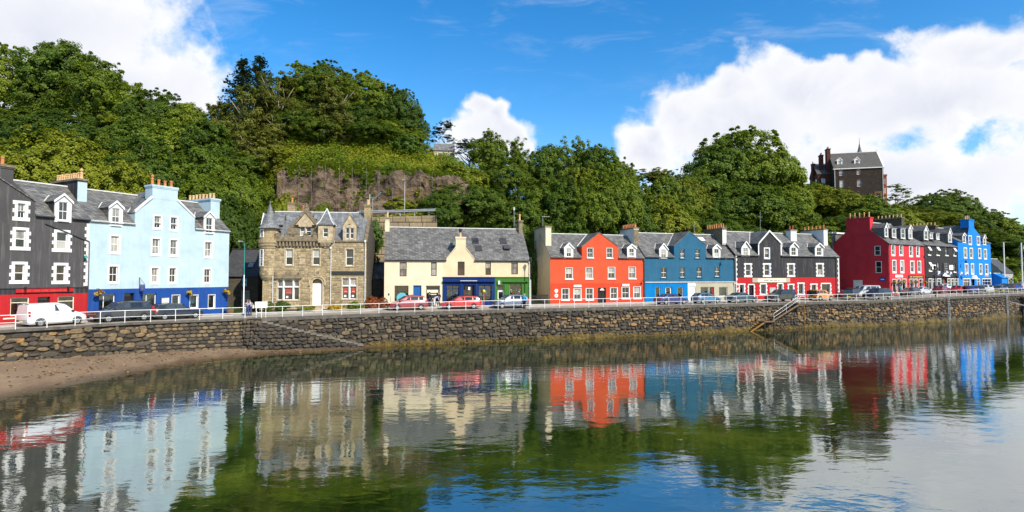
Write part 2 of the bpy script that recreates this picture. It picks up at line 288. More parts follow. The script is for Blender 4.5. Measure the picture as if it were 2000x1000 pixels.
# ---------------------------------------------------------------- mesh helpers
class MB:
    def __init__(s): s.v = []; s.f = []; s.mi = []; s.tone = []
    def add(s, vs, fs, mi=0, tone=None):
        o = len(s.v); s.v += [tuple(map(float, p)) for p in vs]
        for q in fs: s.f.append(tuple(i+o for i in q)); s.mi.append(mi)
        if tone is not None: s.tone += [tone]*len(vs)
        return s
    def poly(s, *p, mi=0): return s.add(p, [tuple(range(len(p)))], mi)
    def box(s, x0, y0, z0, x1, y1, z1, mi=0, tone=None):
        return s.add([(x0, y0, z0), (x1, y0, z0), (x1, y1, z0), (x0, y1, z0), (x0, y0, z1), (x1, y0, z1), (x1, y1, z1), (x0, y1, z1)],
                     [(0, 3, 2, 1), (4, 5, 6, 7), (0, 1, 5, 4), (1, 2, 6, 5), (2, 3, 7, 6), (3, 0, 4, 7)], mi, tone)
    def bbox(s, x0, y0, z0, x1, y1, z1, b=.02, mi=0):
        """box with chamfered front and top edges"""
        P = [(x0, y1, z0), (x1, y1, z0), (x1, y1, z1), (x0, y1, z1), (x0, y0+b, z0), (x1, y0+b, z0), (x1, y0+b, z1), (x0, y0+b, z1), (x0+b, y0, z0+b), (x1-b, y0, z0+b), (x1-b, y0, z1-b), (x0+b, y0, z1-b)]
        return s.add(P, [(3, 2, 1, 0), (8, 9, 10, 11), (0, 1, 5, 4), (1, 2, 6, 5), (2, 3, 7, 6), (3, 0, 4, 7), (4, 5, 9, 8), (5, 6, 10, 9), (6, 7, 11, 10), (7, 4, 8, 11)], mi)
    def tube(s, a, b, r, r2=None, n=8, mi=0, cap=True):
        a = np.array(a, float); b = np.array(b, float); d = b-a; L = np.linalg.norm(d)
        if L < 1e-6: return s
        d /= L; u = np.cross(d, (0, 0, 1.0)); u = np.cross(d, (1.0, 0, 0)) if np.linalg.norm(u) < .05 else u; u /= np.linalg.norm(u); w = np.cross(d, u)
        r2 = r if r2 is None else r2; P = []
        for c, q in ((a, r), (b, r2)):
            for k in range(n): P.append(c+q*(cos(2*pi*k/n)*u+sin(2*pi*k/n)*w))
        fs = [(k, k+n, (k+1) % n+n, (k+1) % n) for k in range(n)]
        if cap: fs += [tuple(range(n)), tuple(range(2*n-1, n-1, -1))]
        return s.add(P, fs, mi)
    def path(s, pts, r, n=6, mi=0):
        for k in range(len(pts)-1): s.tube(pts[k], pts[k+1], r if not isinstance(r, (list, tuple)) else r[k], None if not isinstance(r, (list, tuple)) else r[k+1], n, mi)
        return s
    def lathe(s, c, prof, n=12, mi=0):
        P = []; cx, cy = c
        for r, z in prof:
            for k in range(n): P.append((cx+r*cos(2*pi*k/n), cy+r*sin(2*pi*k/n), z))
        fs = []
        for j in range(len(prof)-1):
            for k in range(n): fs.append((j*n+k, j*n+(k+1) % n, (j+1)*n+(k+1) % n, (j+1)*n+k))
        fs += [tuple(range(n-1, -1, -1)), tuple(range((len(prof)-1)*n, len(prof)*n))]
        return s.add(P, fs, mi)
    def slab(s, a, b, c, d, th=.07, mi=0):
        """a roof slope: four corners counter-clockwise seen from outside, thickened downwards"""
        q = [np.array(x, float) for x in (a, b, c, d)]; n = np.cross(q[1]-q[0], q[3]-q[0]); n /= np.linalg.norm(n)
        P = q+[x-n*th for x in q]
        return s.add(P, [(0, 1, 2, 3), (7, 6, 5, 4), (0, 4, 5, 1), (1, 5, 6, 2), (2, 6, 7, 3), (3, 7, 4, 0)], mi)
    def build(s, name, mats, parent=None, smooth=False, **props):
        me = bpy.data.meshes.new(name); me.from_pydata(s.v, [], s.f)
        for k in (mats if isinstance(mats, (list, tuple)) else [mats]): me.materials.append(MATS[k])
        if any(s.mi): me.polygons.foreach_set('material_index', s.mi)
        if smooth: me.polygons.foreach_set('use_smooth', [True]*len(s.f))
        if s.tone:
            at_ = me.attributes.new('tone', 'FLOAT', 'POINT'); at_.data.foreach_set('value', s.tone)
        return link(name, me, parent, **props)
def link(name, me, parent=None, **props):
    o = bpy.data.objects.new(name, me); COL.objects.link(o)
    if parent is not None: o.parent = parent
    for k, v in props.items(): o[k] = v
    return o
def thing(name, label, cat, loc=(0, 0, 0), rz=0.0, group=None):
    o = bpy.data.objects.new(name, None); COL.objects.link(o); o.empty_display_size = .3
    o.location = loc; o.rotation_euler = (0, 0, rz); o['label'] = label; o['category'] = cat
    if group: o['group'] = group
    return o
def tag(o, label, cat, group=None):
    o['label'] = label; o['category'] = cat
    if group: o['group'] = group
    return o
def copy_tree(o, parent=None):
    c = o.copy(); COL.objects.link(c)
    if parent is not None: c.parent = parent
    for ch in list(o.children): copy_tree(ch, c)
    return c
# metric layout (metres, facade-local x/z for houses; world x, y for the rest)
DATA = {
 'BH': {'O':(-41.963,39.037,3.473),'rot':1.09633,'L':11.2,'zB':0,'D':8.0,'ez':8.824,'rz':11.846,'win':[(6.12,8.35,6.58,9.53),(6.03,6.01,6.68,7.41),(6.04,3.35,6.66,4.68),(8.8,5.98,9.56,7.42),(8.84,3.3,9.48,4.65)],'dorm':[(8.85,8.44,9.53,9.99)],'dapex':10.663,'gab':[(7.247,9.835),(5.767,11.232)],'gchim':(5.735,12.459),'band':2.375,'fascia':2.814,'sign':(6.11,2.43,10.07,2.73),'shop':[(5.84,0.63,6.94,2.08),(9.04,0.62,10.14,2.04)],'door':(7.63,0.47,8.38,2.09),'ech':(11.18,9.92,11.82,12.64)},
 'LB': {'O':(-36.846,49,3.473),'rot':1.09633,'L':13.49,'zB':-0.307,'D':8.0,'ez':8.736,'rz':11.831,'win':[(5.52,8.39,6.13,9.54),(7.1,8.35,7.71,9.56),(1.73,5.91,2.4,7.37),(5.38,5.86,6.07,7.35),(7.11,5.84,7.79,7.33),(10.73,5.8,11.46,7.32),(1.67,3.21,2.36,4.63),(5.36,3.14,5.99,4.54),(7.07,3.13,7.72,4.55),(10.7,3.08,11.39,4.49)],'dorm':[(1.75,8.39,2.43,9.9),(10.77,8.31,11.5,9.88)],'dapex':10.545,'gab':[(3.741,9.702),(5.764,11.255),(7.689,11.248),(9.561,9.704)],'gch':(5.26,10.96,7.72,12.56),'band':2.609,'shop':[(0.89,0.51,2.22,2.13),(4.59,0.48,5.88,2.1)],'swin':[(7.38,0.94,8.15,1.88),(9.22,0.52,10.06,1.82),(11.21,0.39,11.95,1.8)],'door':(2.97,0.16,3.84,2.2),'board':(6.32,0.9,7.03,1.64),'bask':[(0.67,2.24),(8.947,2.069),(13.186,2.047)],'hsign':(4.25,2.33,4.76,2.83),'brk':(4.232,3.599),'ech':(11.41,10.13,12.92,12.24),'ech2':(0.29,9.83,0.61,12.52)},
 'SB': {'O':(-27.214,61.5,3.968),'rot':0.13636,'L':11.035,'zB':-0.022,'D':9.0,'string':7.181,'ez':7.184,'rz':10.82,'tri':(1.59,0.67,3.83,2.94),'door':(5.23,0.03,6.31,3.0),'dbl':(8.45,0.75,9.97,3.06),'win':[(2.38,4.49,3.13,6.25),(5.22,4.5,6.0,6.27),(8.8,4.44,9.6,6.29)],'ddbl':(8.75,7.46,9.61,8.66),'dd':[(8.56,7.2,9.91,10.12)],'gdbl':(3.81,7.72,5.0,8.73),'cgab':(2.37,7.27,5.48,10.3),'cg2':(3.54,10.4,5.09,11.17),'sq':(5.82,7.3,7.54,8.89),'sqapex':(6.597,10.823),'sqwin':(6.39,7.58,6.91,8.54),'sqcorb':(6.708,6.461),'crenel':(1.38,7.26,5.83,7.9),'rt':(-0.41,3.68,1.46,8.56),'rtapex':11.34,'rtcone':8.615,'rtcorb':2.846,'mid':7.148,'midw':(1.27,3.07,4.11,3.69),'dark':(7.25,3.41,10.81,3.84),'bandz':6.597,'plaque':(3.73,4.55,4.5,5.67),'arch':(4.77,2.2,6.63,3.81),'pipes':[(1.184,6.768),(7.134,6.188),(10.901,7.223)],'chR':(10.07,10.34,10.73,11.71),'chL':(-0.65,11.02,-0.39,12.04)},
 'CR': {'O':(-14.961,66,3.731),'rot':0.20112,'L':17.52,'zB':-0.058,'D':8.5,'ez':5.508,'rz':9.622,'win':[(1.76,3.48,2.57,5.17),(5.42,3.52,6.09,5.19),(8.6,3.59,9.44,5.26),(11.98,3.65,12.65,5.29),(15.18,3.73,16.01,5.35)],'g':[(1.2,0.09,2.8,2.39),(3.36,0.07,4.31,2.42),(4.84,0.21,6.49,2.38)],'split':6.789,'split2':13.137,'band':3.417,'bs':[(7.26,0.43,8.79,2.44),(11.13,0.4,12.72,2.43)],'bd':(9.36,0.01,10.65,2.44),'gd':(13.49,-0.04,14.32,2.48),'gs':(14.96,1.21,16.51,2.52),'gab':[(7.246,5.508),(8.389,6.939),(9.573,6.883),(10.645,5.529)],'gch':(8.35,6.87,9.57,8.25),'pot':(8.925,9.013),'sky':[(11.079,7.911),(11.343,6.914),(14.644,7.957),(14.898,7.006)],'chL':(-0.19,9.02,0.36,10.78),'chR':(16.8,9.06,17.37,10.62),'ledge':[(6.855,2.879),(12.998,2.868)]},
 'RH': {'O':(5.067,74.5,3.52),'rot':0.29063,'L':13.959,'zB':0.122,'D':8.0,'ez':6.357,'rz':9.657,'win':[(5.36,6.26,6.15,7.5),(8.25,6.25,9.04,7.54),(2.2,3.38,3.13,4.83),(5.13,3.41,6.06,4.88),(8.43,3.41,9.4,4.94),(11.58,3.43,12.56,4.98),(1.67,0.6,2.59,2.05),(3.38,0.58,4.33,2.04),(5.17,0.58,6.1,2.06),(8.79,0.62,9.73,2.13),(10.52,0.69,11.56,2.2),(12.31,0.68,13.29,2.24)],'door':(6.86,-0.01,8.06,2.14),'dorm':[(2.28,6.29,2.98,7.44),(11.61,6.46,12.36,7.54)],'dapex':8.149,'gab':[(4.535,7.735),(7.101,9.685),(9.974,7.778)],'chL':(0.08,7.59,0.86,10.56),'chR':(14.2,7.94,14.9,10.68),'signs':[(3.32,2.2,4.4,2.46),(10.53,2.28,11.57,2.55)],'discs':[(0.831,1.78),(0.829,1.149)],'band':2.712},
 'TH': {'O':(18.512,78.5,3.642),'rot':0.30458,'L':15.006,'zB':0.097,'D':8.0,'ez':6.427,'rz':9.951,'win':[(5.75,6.17,6.49,7.45),(8.26,6.2,9.01,7.51),(2.62,3.38,3.49,4.84),(5.71,3.44,6.48,4.87),(8.46,3.47,9.3,4.96),(11.54,3.55,12.38,5.0)],'dorm':[(2.59,6.18,3.38,7.36),(11.45,6.34,12.24,7.58)],'dapex':8.219,'gab':[(4.721,7.931),(7.322,10.03),(10.052,8.159)],'band':2.745,'s1':6.929,'s2':8.227,'bw':[(1.63,0.66,2.44,2.1),(5.21,0.61,6.13,2.08)],'bdoor':(3.26,-0.05,4.34,2.09),'wdoor':(7.04,-0.1,8.18,2.12),'gw':[(9.05,1.03,10.45,2.06),(12.2,0.68,13.67,2.04)],'gdoor':(10.58,-0.08,11.36,2.03),'chR':(14.23,8.55,15.07,10.92),'skyl':(11.406,9.089)},
 'KH': {'O':(32.902,83,3.739),'rot':0.34698,'L':20.585,'zB':0.197,'D':8.0,'ez':6.731,'rz':10.431,'win':[(1.94,3.56,2.79,5.22),(5.46,3.6,6.39,5.25),(10.16,3.6,11.11,5.28),(16.02,3.64,17.04,5.36)],'gwin':[(5.55,6.27,6.39,7.68)],'dorm':[(1.48,6.58,2.39,7.71),(10.75,6.7,11.68,7.92),(15.9,6.77,16.91,8.01)],'dapex':8.689,'gab':[(4.372,8.449),(6.46,10.382),(8.712,8.537)],'band':3.314,'sign':(3.09,2.58,10.35,3.19),'g':[(0.75,1.04,1.56,2.26),(4.71,0.79,5.68,2.28),(8.03,0.97,8.88,2.33),(10.14,0.5,10.99,2.17),(12.09,0.71,13.05,2.35),(14.7,0.91,15.7,2.19),(16.82,0.81,18.6,2.28)],'door':(2.45,0.13,3.36,2.18),'chM':(13.43,9.32,14.64,11.0),'chR':(19.15,9.48,19.99,11.25),'board':(6.29,0.99,7.49,1.79)},
 'MR': {'O':(66.874,100,3.845),'rot':0.54676,'L':13.464,'zB':0.638,'D':9.0,'ez':9.314,'win':[(1.14,7.13,2.33,9.0),(3.96,7.19,5.23,9.04),(7.68,7.06,8.91,8.99),(10.36,7.11,11.54,9.0),(1.34,4.06,2.65,6.24),(4.21,4.07,5.47,6.24),(7.93,4.05,9.37,6.19),(10.71,4.1,11.98,6.23)],'g':[(1.25,0.52,2.55,2.81),(3.09,0.39,4.11,2.87),(4.74,0.47,6.13,2.86),(7.55,0.72,8.99,2.85),(9.4,0.7,10.44,2.85),(11.15,0.67,12.47,2.84)],'dorm':[(0.51,10.44,1.54,12.24),(3.11,10.38,4.48,12.13),(6.35,10.36,7.85,12.28),(9.28,10.4,10.53,12.4)],'dapex':12.991,'signs':[(2.17,3.18,4.91,3.65),(6.9,3.0,13.07,3.6)],'gwin':[(1.37,7.25,2.18,8.78),(1.22,4.1,2.06,6.01)],'gdoor':(4.63,0.72,5.93,2.53),'gsign':(0.5,2.53,1.57,3.14),'gch':[(2.96,14.24),(7.16,14.621)],'gsl':[(0.268,9.421),(3.25,11.939),(7.212,12.119),(9.892,9.545)],'chtop':13.569},
 'PB': {'O':(78.472,107,4.482),'rot':0.56738,'L':14.886,'zB':0.005,'D':9.0,'ez':8.809,'win':[(1.21,6.76,2.41,8.44),(4.87,6.79,6.21,8.6),(8.86,6.81,10.26,8.71),(12.69,6.82,13.94,8.6),(1.4,3.68,2.7,5.45),(5.15,3.59,6.21,5.39),(8.85,3.54,10.04,5.39),(12.58,3.52,13.77,5.38)],'g':[(1.43,0.19,2.68,2.24),(3.15,0.27,4.47,2.19),(5.19,0.35,6.78,2.23),(9.83,0.3,11.24,2.22),(11.65,0.28,12.88,2.21),(13.39,0.26,14.85,2.21)],'door':(7.59,-0.1,9.32,2.18),'dorm':[(1.85,9.82,3.43,11.67),(4.27,10.06,5.55,11.29),(7.23,10.01,8.46,11.29),(12.81,9.66,14.26,11.59)],'dapex':12.579,'sign':(7.42,3.5,10.29,5.44),'banners':[(2.78,4.0,5.05,5.0),(10.54,3.94,12.99,5.0)],'ch':[(10.187,14.213),(20.248,14.981)]},
 'BB': {'O':(91.13,115,4.488),'rot':0.53511,'L':15.688,'zB':0.146,'D':9.0,'ez':10.03,'rz':14.062,'win':[(5.09,9.38,6.46,11.23),(9.03,9.38,10.39,11.22),(2.67,6.53,4.06,8.63),(5.41,6.5,6.83,8.64),(9.52,6.53,10.83,8.67),(12.26,6.46,13.61,8.58),(2.95,3.2,4.44,5.33),(5.85,3.2,7.12,5.36),(9.82,3.21,11.13,5.36),(12.62,3.15,14.08,5.32)],'dorm':[(2.37,9.74,3.61,11.35),(12.09,9.58,13.32,11.13)],'dapex':11.727,'gab':[(4.652,11.277),(6.442,13.158),(8.486,13.021),(10.833,11.392)],'gch':(4.71,12.85,8.44,14.74),'g':[(2.02,0.32,5.14,2.19),(8.56,0.25,9.71,2.18),(11.18,0.23,15.5,2.17)],'door':(5.98,-0.28,7.26,2.19),'band':2.417},
 'WH': {'O':(87.374,152,30.098),'rot':-0.25536,'L':11.877,'zB':-2.604,'D':10.0,'ez':6.36,'rz':11.297,'win':[(1.31,4.34,2.21,5.87),(5.54,4.46,6.4,5.97),(1.37,1.2,2.3,3.15),(5.57,1.2,6.53,3.17)],'aw':(9.97,-2.54,11.14,-0.53),'dorm':[(1.48,7.39,2.19,8.72),(5.64,7.39,6.42,8.61)],'dapex':9.482,'ch':[(-0.49,10.08,0.22,12.4),(-1.19,7.28,-0.45,11.36)],'spire':[(8.498,13.78),(7.882,11.755),(9.071,11.797)],'bay':(12.77,-2.89,13.86,4.32)},
}
TREES = [
 (-95.12,104,49.55,10.87,'mid','leafy tree on the crest at the far left edge,spreading against cloud'),
 (-88.53,103,43.95,8.43,'mid','rounded tree filling the dip left of the tallest dark sycamore'),
 (-85.86,106,52.15,14.45,'dark','tallest dark sycamore crowning the hill above the black corner house'),
 (-77.8,104,47.61,11.35,'mid','green tree leaning on the right shoulder of the tallest sycamore'),
 (-70.88,103,42.9,10.3,'mid','airy tree on the crest above the pale blue house chimney'),
 (-64.51,102,40.56,9.74,'dark','small dark tree on the crest right above the pale blue house'),
 (-58.27,101,38.36,9.18,'mid','low crest tree midway between the tall sycamore and the twin spruces'),
 (-52.55,100,38.14,8.64,'olive','thin crest tree left of the twin spruces'),
 (-80.74,86,33.65,11.73,'dark','dark tree on the mid slope cut by the left picture edge'),
 (-76.61,88,33.45,11.2,'mid','bushy mid slope tree below the crest at the left'),
 (-67.75,86,32.29,13.29,'dark','broad dark tree on the slope right below the tallest sycamore'),
 (-64.27,90,32.63,11.45,'yellow','yellow green tree on the slope under the tallest sycamore'),
 (-56.95,88,32.39,10.4,'dark','dark green tree on the slope above the centre gable of the pale blue house'),
 (-52.32,88,31.41,10.4,'mid','bushy tree on the slope below the crest dip'),
 (-47.49,88,31.73,10.0,'dark','dark tree on the slope left below the twin spruces'),
 (-62.99,70,23.74,10.18,'dark','dense tree rising behind the ridge of the black corner house'),
 (-58.46,71,25.29,11.62,'yellow','largest yellow green tree,behind the chimney shared by black and pale blue houses'),
 (-54.05,73,24.45,11.28,'yellow','wide yellowish tree right of the largest yellow green one behind the pale blue roof'),
 (-50.72,76,26.0,9.67,'dark','tree with dark crown above the pale blue house gable chimney'),
 (-47.98,69,20.76,8.15,'yellow','low sunlit bush-like tree right behind the pale blue house ridge'),
 (-47.73,78,24.91,10.64,'mid','bushy tree above the right chimney of the pale blue house'),
 (-43.83,80,25.95,9.45,'dark','dark rounded tree between the pale blue house and the cliff'),
 (-41.29,75,20.77,8.86,'mid','low leafy tree behind the right end of the pale blue roof'),
 (-39.25,78,22.18,8.51,'mid','tree left of the cliff above the stone outbuilding'),
 (-36.92,73,17.06,6.64,'dark','dark bush-like tree overhanging the stone outbuilding'),
 (-37.92,81,21.63,8.1,'mid','light leafy tree at the left foot of the cliff'),
 (-31.34,78,18.23,4.25,'yellow','small sunlit tree behind the conical turret roof'),
 (-26.54,79,17.43,2.87,'mid','small bush-like tree behind the stepped gable of the stone house'),
 (-54.76,113,50.89,6.37,'spruce','left of two blue green spruces on the crest'),
 (-51.79,114,52.03,5.6,'spruce','right of two blue green spruces on the crest'),
 (-49.34,98,37.79,10.25,'olive','olive tree on the slope under the spruces'),
 (-45.05,97,39.74,12.35,'olive','thin brownish tree right below the twin spruces'),
 (-41.19,99,43.17,13.5,'olive','tall thin-leaved olive tree at the left of the hilltop grove'),
 (-40.21,107,47.78,11.67,'mid','tall tree at the top of the hilltop grove'),
 (-35.81,108,47.95,10.8,'dark','tree peaking at the centre of the hilltop grove'),
 (-31.12,98,42.53,13.36,'olive','sparse olive tree with ivy-clad trunk before the hilltop grove'),
 (-29.62,108,46.14,10.8,'mid','green tree right of centre in the hilltop grove'),
 (-25.16,106,43.84,10.6,'mid','rounded bright tree in the right half of the hilltop grove'),
 (-21.63,105,42.13,8.59,'dark','dark tree at the right end of the hilltop grove'),
 (-19.1,104,38.22,5.67,'dark','lowest dark tree on the right edge of the hilltop grove'),
 (-27.28,99,37.65,8.1,'dark','dark understorey tree beneath the right of the hilltop grove'),
 (-37.8,98,36.43,8.02,'dark','shaded understorey tree beneath the left of the hilltop grove'),
 (-22.03,100,35.17,8.18,'mid','leafy understorey tree at the right foot of the grove'),
 (-17.59,102,34.13,5.56,'mid','small tree beside the bank right of the grove'),
 (-42.19,92,31.66,11.71,'olive','olive scrub tree left of the grassy bank'),
 (-43.68,90,26.97,9.82,'dark','dark tree in the gully left of the grassy bank'),
 (-38.77,93,28.91,5.07,'yellow','pale leafy bush at the left end of the grassy bank'),
 (-33.66,97,35.5,7.05,'mid','bushy understorey tree in the middle foot of the grove'),
 (-29.56,97,34.6,6.17,'olive','olive bush tree at the foot of the ivy-clad grove trunk'),
 (-24.46,98,34.34,7.13,'dark','dark bush tree between understorey trees at the right foot of the grove'),
 (-40.54,96,34.94,7.85,'olive','olive bush tree at the left foot of the grove'),
 (-14.88,121,40.71,5.72,'pine','dark flat-topped cypress beside the small hill house'),
 (-9.12,117,35.92,7.45,'pine','black-looking pine right of the small hill house'),
 (-4.66,113,36.4,8.42,'mid','rounded tree right of the hill house pines'),
 (1.14,104,32.73,8.13,'sparse','thin airy tree against the white cloud above the cream house'),
 (6.93,105,32.01,10.02,'dark','dark leafy tree above the right end of the cream house'),
 (11.25,104,33.12,9.08,'sparse','wispy-topped tree above the cream gable chimney gap'),
 (14.81,101,30.87,9.18,'dark','pointed dark tree above the orange red house'),
 (18.39,99,27.3,9.0,'mid','tree above the peak of the orange red gable'),
 (24.74,106,28.72,10.6,'cedar','spreading flat-layered cedar above the teal house'),
 (29.99,110,28.12,8.0,'cedar','smaller layered cedar left of the great round tree'),
 (28.82,104,26.02,8.98,'mid','leafy tree under the layered cedars left of the great round tree'),
 (33.37,108,25.95,8.84,'yellow','yellowish tree tucked against the left flank of the great round tree'),
 (19.54,98,25.56,8.02,'mid','mid green tree below the larger cedar'),
 (-1.36,99,27.57,8.55,'mid','green tree at the right end of the cliff'),
 (-7.47,86,21.18,10.16,'dark','dark ivy-covered tree behind the right part of the cream roof'),
 (-10.33,82,18.8,6.71,'dark','glossy dark bush tree at the end of the retaining wall'),
 (-3.58,87,20.54,8.7,'dark','dark tree above the cream house rooflights'),
 (0.16,86,18.81,8.6,'dark','shaded tree behind the right chimney of the cream house'),
 (4.93,93,23.34,10.15,'mid','tree above the gap between cream and orange red houses'),
 (9.15,91,22.83,10.75,'dark','dense dark tree above the left chimney of the orange red house'),
 (11.95,92,24.86,7.53,'yellow','sunlit tree above the orange red house roof'),
 (14.65,90,23.24,9.82,'mid','tree right of the sunlit one above the orange red house'),
 (18.86,93,21.81,9.3,'dark','dark tree above the shared chimney of orange and teal houses'),
 (23.6,95,20.64,12.09,'yellow','large yellow green bush tree above the teal gable'),
 (19.05,90,17.7,9.0,'dark','low dark tree just above the teal roof'),
 (27.91,98,20.16,10.69,'mid','leafy tree above the right chimney of the teal house'),
 (9.41,86,16.21,7.04,'dark','low shaded bush tree behind the orange red ridge'),
 (4.6,84,15.62,6.11,'dark','low shaded bush tree behind the left chimney of the orange red house'),
 (45.68,124,37.18,18.04,'dark','great dark round tree on the skyline right of the big cloud edge'),
 (52.22,126,39.53,18.33,'mid','top half of the great skyline tree,its right-hand crown'),
 (57.23,125,34.65,11.36,'mid','right flank tree of the great skyline clump'),
 (38.17,114,28.88,11.4,'dark','dark tree on the left flank of the great skyline clump'),
 (44.22,112,25.61,15.27,'dark','deep green tree below the great skyline clump'),
 (50.8,113,25.15,14.38,'mid','green tree right below the great skyline clump'),
 (58.3,119,27.2,11.9,'mid','tree between the great skyline clump and the white chapel'),
 (35.24,103,18.94,10.3,'dark','dark low tree above the charcoal house gable'),
 (42.67,104,17.62,11.35,'dark','dark low tree above the charcoal roof ridge'),
 (54.67,110,18.73,11.0,'mid','leafy tree above the right chimney of the charcoal house'),
 (72.09,136,29.31,11.13,'yellow','yellowish tree at the left foot of the hilltop hotel'),
 (86.37,158,33.9,8.62,'dark','dark tree behind the left end of the hilltop hotel'),
 (74.58,130,27.14,11.82,'yellow','sunlit tree in front of the hilltop hotel corner'),
 (79.72,128,25.42,13.96,'mid','bushy tree in front of the hilltop hotel'),
 (87.56,130,23.56,11.82,'yellow','yellow green scrub tree right below the hilltop hotel'),
 (64.89,119,19.13,11.9,'mid','leafy tree left of the crimson chimney'),
 (70.5,118,20.32,11.8,'dark','dark tree right behind the crimson chimney'),
 (81.01,126,20.41,13.75,'mid','leafy tree above the crimson house dormers'),
 (100.91,140,23.79,14.0,'yellow','yellow green tree above the black pub'),
 (108.59,158,33.17,6.61,'wind','lone thin windswept pine right of the hilltop hotel'),
 (112.71,152,28.84,13.82,'dark','first of two wide dark skyline trees above the black pub'),
 (120.84,156,30.55,13.61,'dark','second,taller wide dark skyline tree above the bright blue house'),
 (112.16,146,24.24,14.6,'dark','dark tree below the two wide skyline trees'),
 (127.84,156,26.55,12.76,'dark','skyline tree right above the bright blue chimney'),
 (134.03,158,24.77,12.93,'mid','skyline tree beyond the bright blue house'),
 (139.45,158,22.75,12.93,'dark','second skyline tree from the right edge'),
 (145.16,158,21.3,12.93,'mid','skyline tree cut by the right picture edge'),
 (117.77,146,20.5,14.6,'mid','broad slope tree above the bright blue roof'),
 (128.06,148,17.71,14.8,'dark','dark slope tree beyond the bright blue house'),
 (131.57,146,15.17,14.6,'dark','dark slope tree at the right picture edge'),
 (122.5,140,11.65,8.91,'mid','low bushy tree beside the far white cottage'),
]
SHRUBS = [
 (2.99,80,4.3,11.42,1.6,'ivy','bright green climbing shrub in the gap beside the orange red house'),
 (-18.02,74,10.56,14.62,1.75,'ivy','bright green ivy shrub beside the right wall of the stone house'),
 (-17.29,72,5.89,9.82,1.44,'ivy','leafy shrub in the passage left of the cream house'),
 (-26.11,60.6,3.52,4.45,0.99,'mid','green shrub by the turret foot of the stone house'),
 (-24.71,60.8,3.56,4.55,1.33,'ivy','leafy shrub under the triple window of the stone house'),
 (-22.13,61,3.5,4.05,1.66,'yellow','low flowering border left of the white arched door'),
 (-19.21,61.4,3.47,4.25,1.45,'flower','border of yellow flowers right of the white arched door'),
 (-17.18,61.7,3.51,4.4,1.46,'mid','pale leafy shrub under the right window of the stone house'),
 (-15.55,63,3.55,4.97,1.49,'russet','clipped red leaved hedge at the right corner of the stone house'),
 (-14.54,63.6,3.51,4.72,1.16,'russet','smaller red leaved bush left of the cream house'),
 (-16.04,103,29.25,31.34,3.18,'gorse','sunlit bush on the bank left of the hill house'),
 (-10.8,100,25.66,28.61,4.18,'mid','leafy bush below the hill house'),
 (-18.42,98,28.72,31.89,4.45,'ivy','bright bush on the bank under the grove end'),
 (-19.86,88.6,22.42,24.62,3.54,'dark','dark shrub hanging over the cliff top'),
 (-22.43,88.2,21.54,23.48,2.73,'dark','small dark shrub rooted in the cliff face'),
 (-16.17,88.4,21.57,23.76,2.09,'dark','ivy clump over the cliff edge near its right end'),
 (-10.32,94,23.52,26.11,5.13,'gorse','yellowish bush at the right end of the bank'),
 (-6.31,92,21.31,24.44,5.02,'gorse','gorse-like bush where the cliff ends'),
 (-17.32,86.2,17.42,19.16,3.92,'gorse','gorse clump at the cliff foot above the guard rail'),
 (-14.13,86,17.24,18.81,3.91,'gorse','second gorse clump at the cliff foot right of the first'),
]
CARS_A = [
 ('van','white panel van parked outside the red shopfront',-0.8127,0.6,'van','car_white',1,4.1),
 ('car','dark grey off-roader facing left before the royal blue shopfront',-0.6909,0.62,'suv','car_darkgrey',-1,4.6),
 ('car','black estate car facing right before the royal blue shopfront',-0.5955,0.62,'estate','car_black',1,4.5),
 ('car','dark red people carrier outside the left doors of the cream house',-0.1836,0.5,'mpv','car_maroon',-1,4.2),
 ('car','bright red estate car outside the navy bookshop front',-0.0909,0.55,'estate','car_red',-1,4.6),
 ('car','blue grey hatchback outside the green shopfront',-0.0027,0.55,'mpv','car_bluegrey',-1,4.2),
 ('car','navy saloon car outside the bright blue shopfront',0.2818,0.5,'saloon','car_navy',1,4.5),
 ('car','steel blue hatchback outside the white doors of the teal house',0.3436,0.5,'hatch','car_steel',1,3.9),
 ('car','dark green saloon car between the putty and red shopfronts',0.4064,0.48,'saloon','car_green',1,4.6),
 ('car','black off-roader outside the charcoal house',0.4764,0.42,'suv','car_black',-1,4.6),
 ('car','golden orange off-roader with black rear outside the charcoal house',0.5464,0.42,'smallsuv','car_gold',1,3.8),
 ('car','large black people carrier before the crimson gable',0.6473,0.3,'suv','car_black',-1,4.8),
]
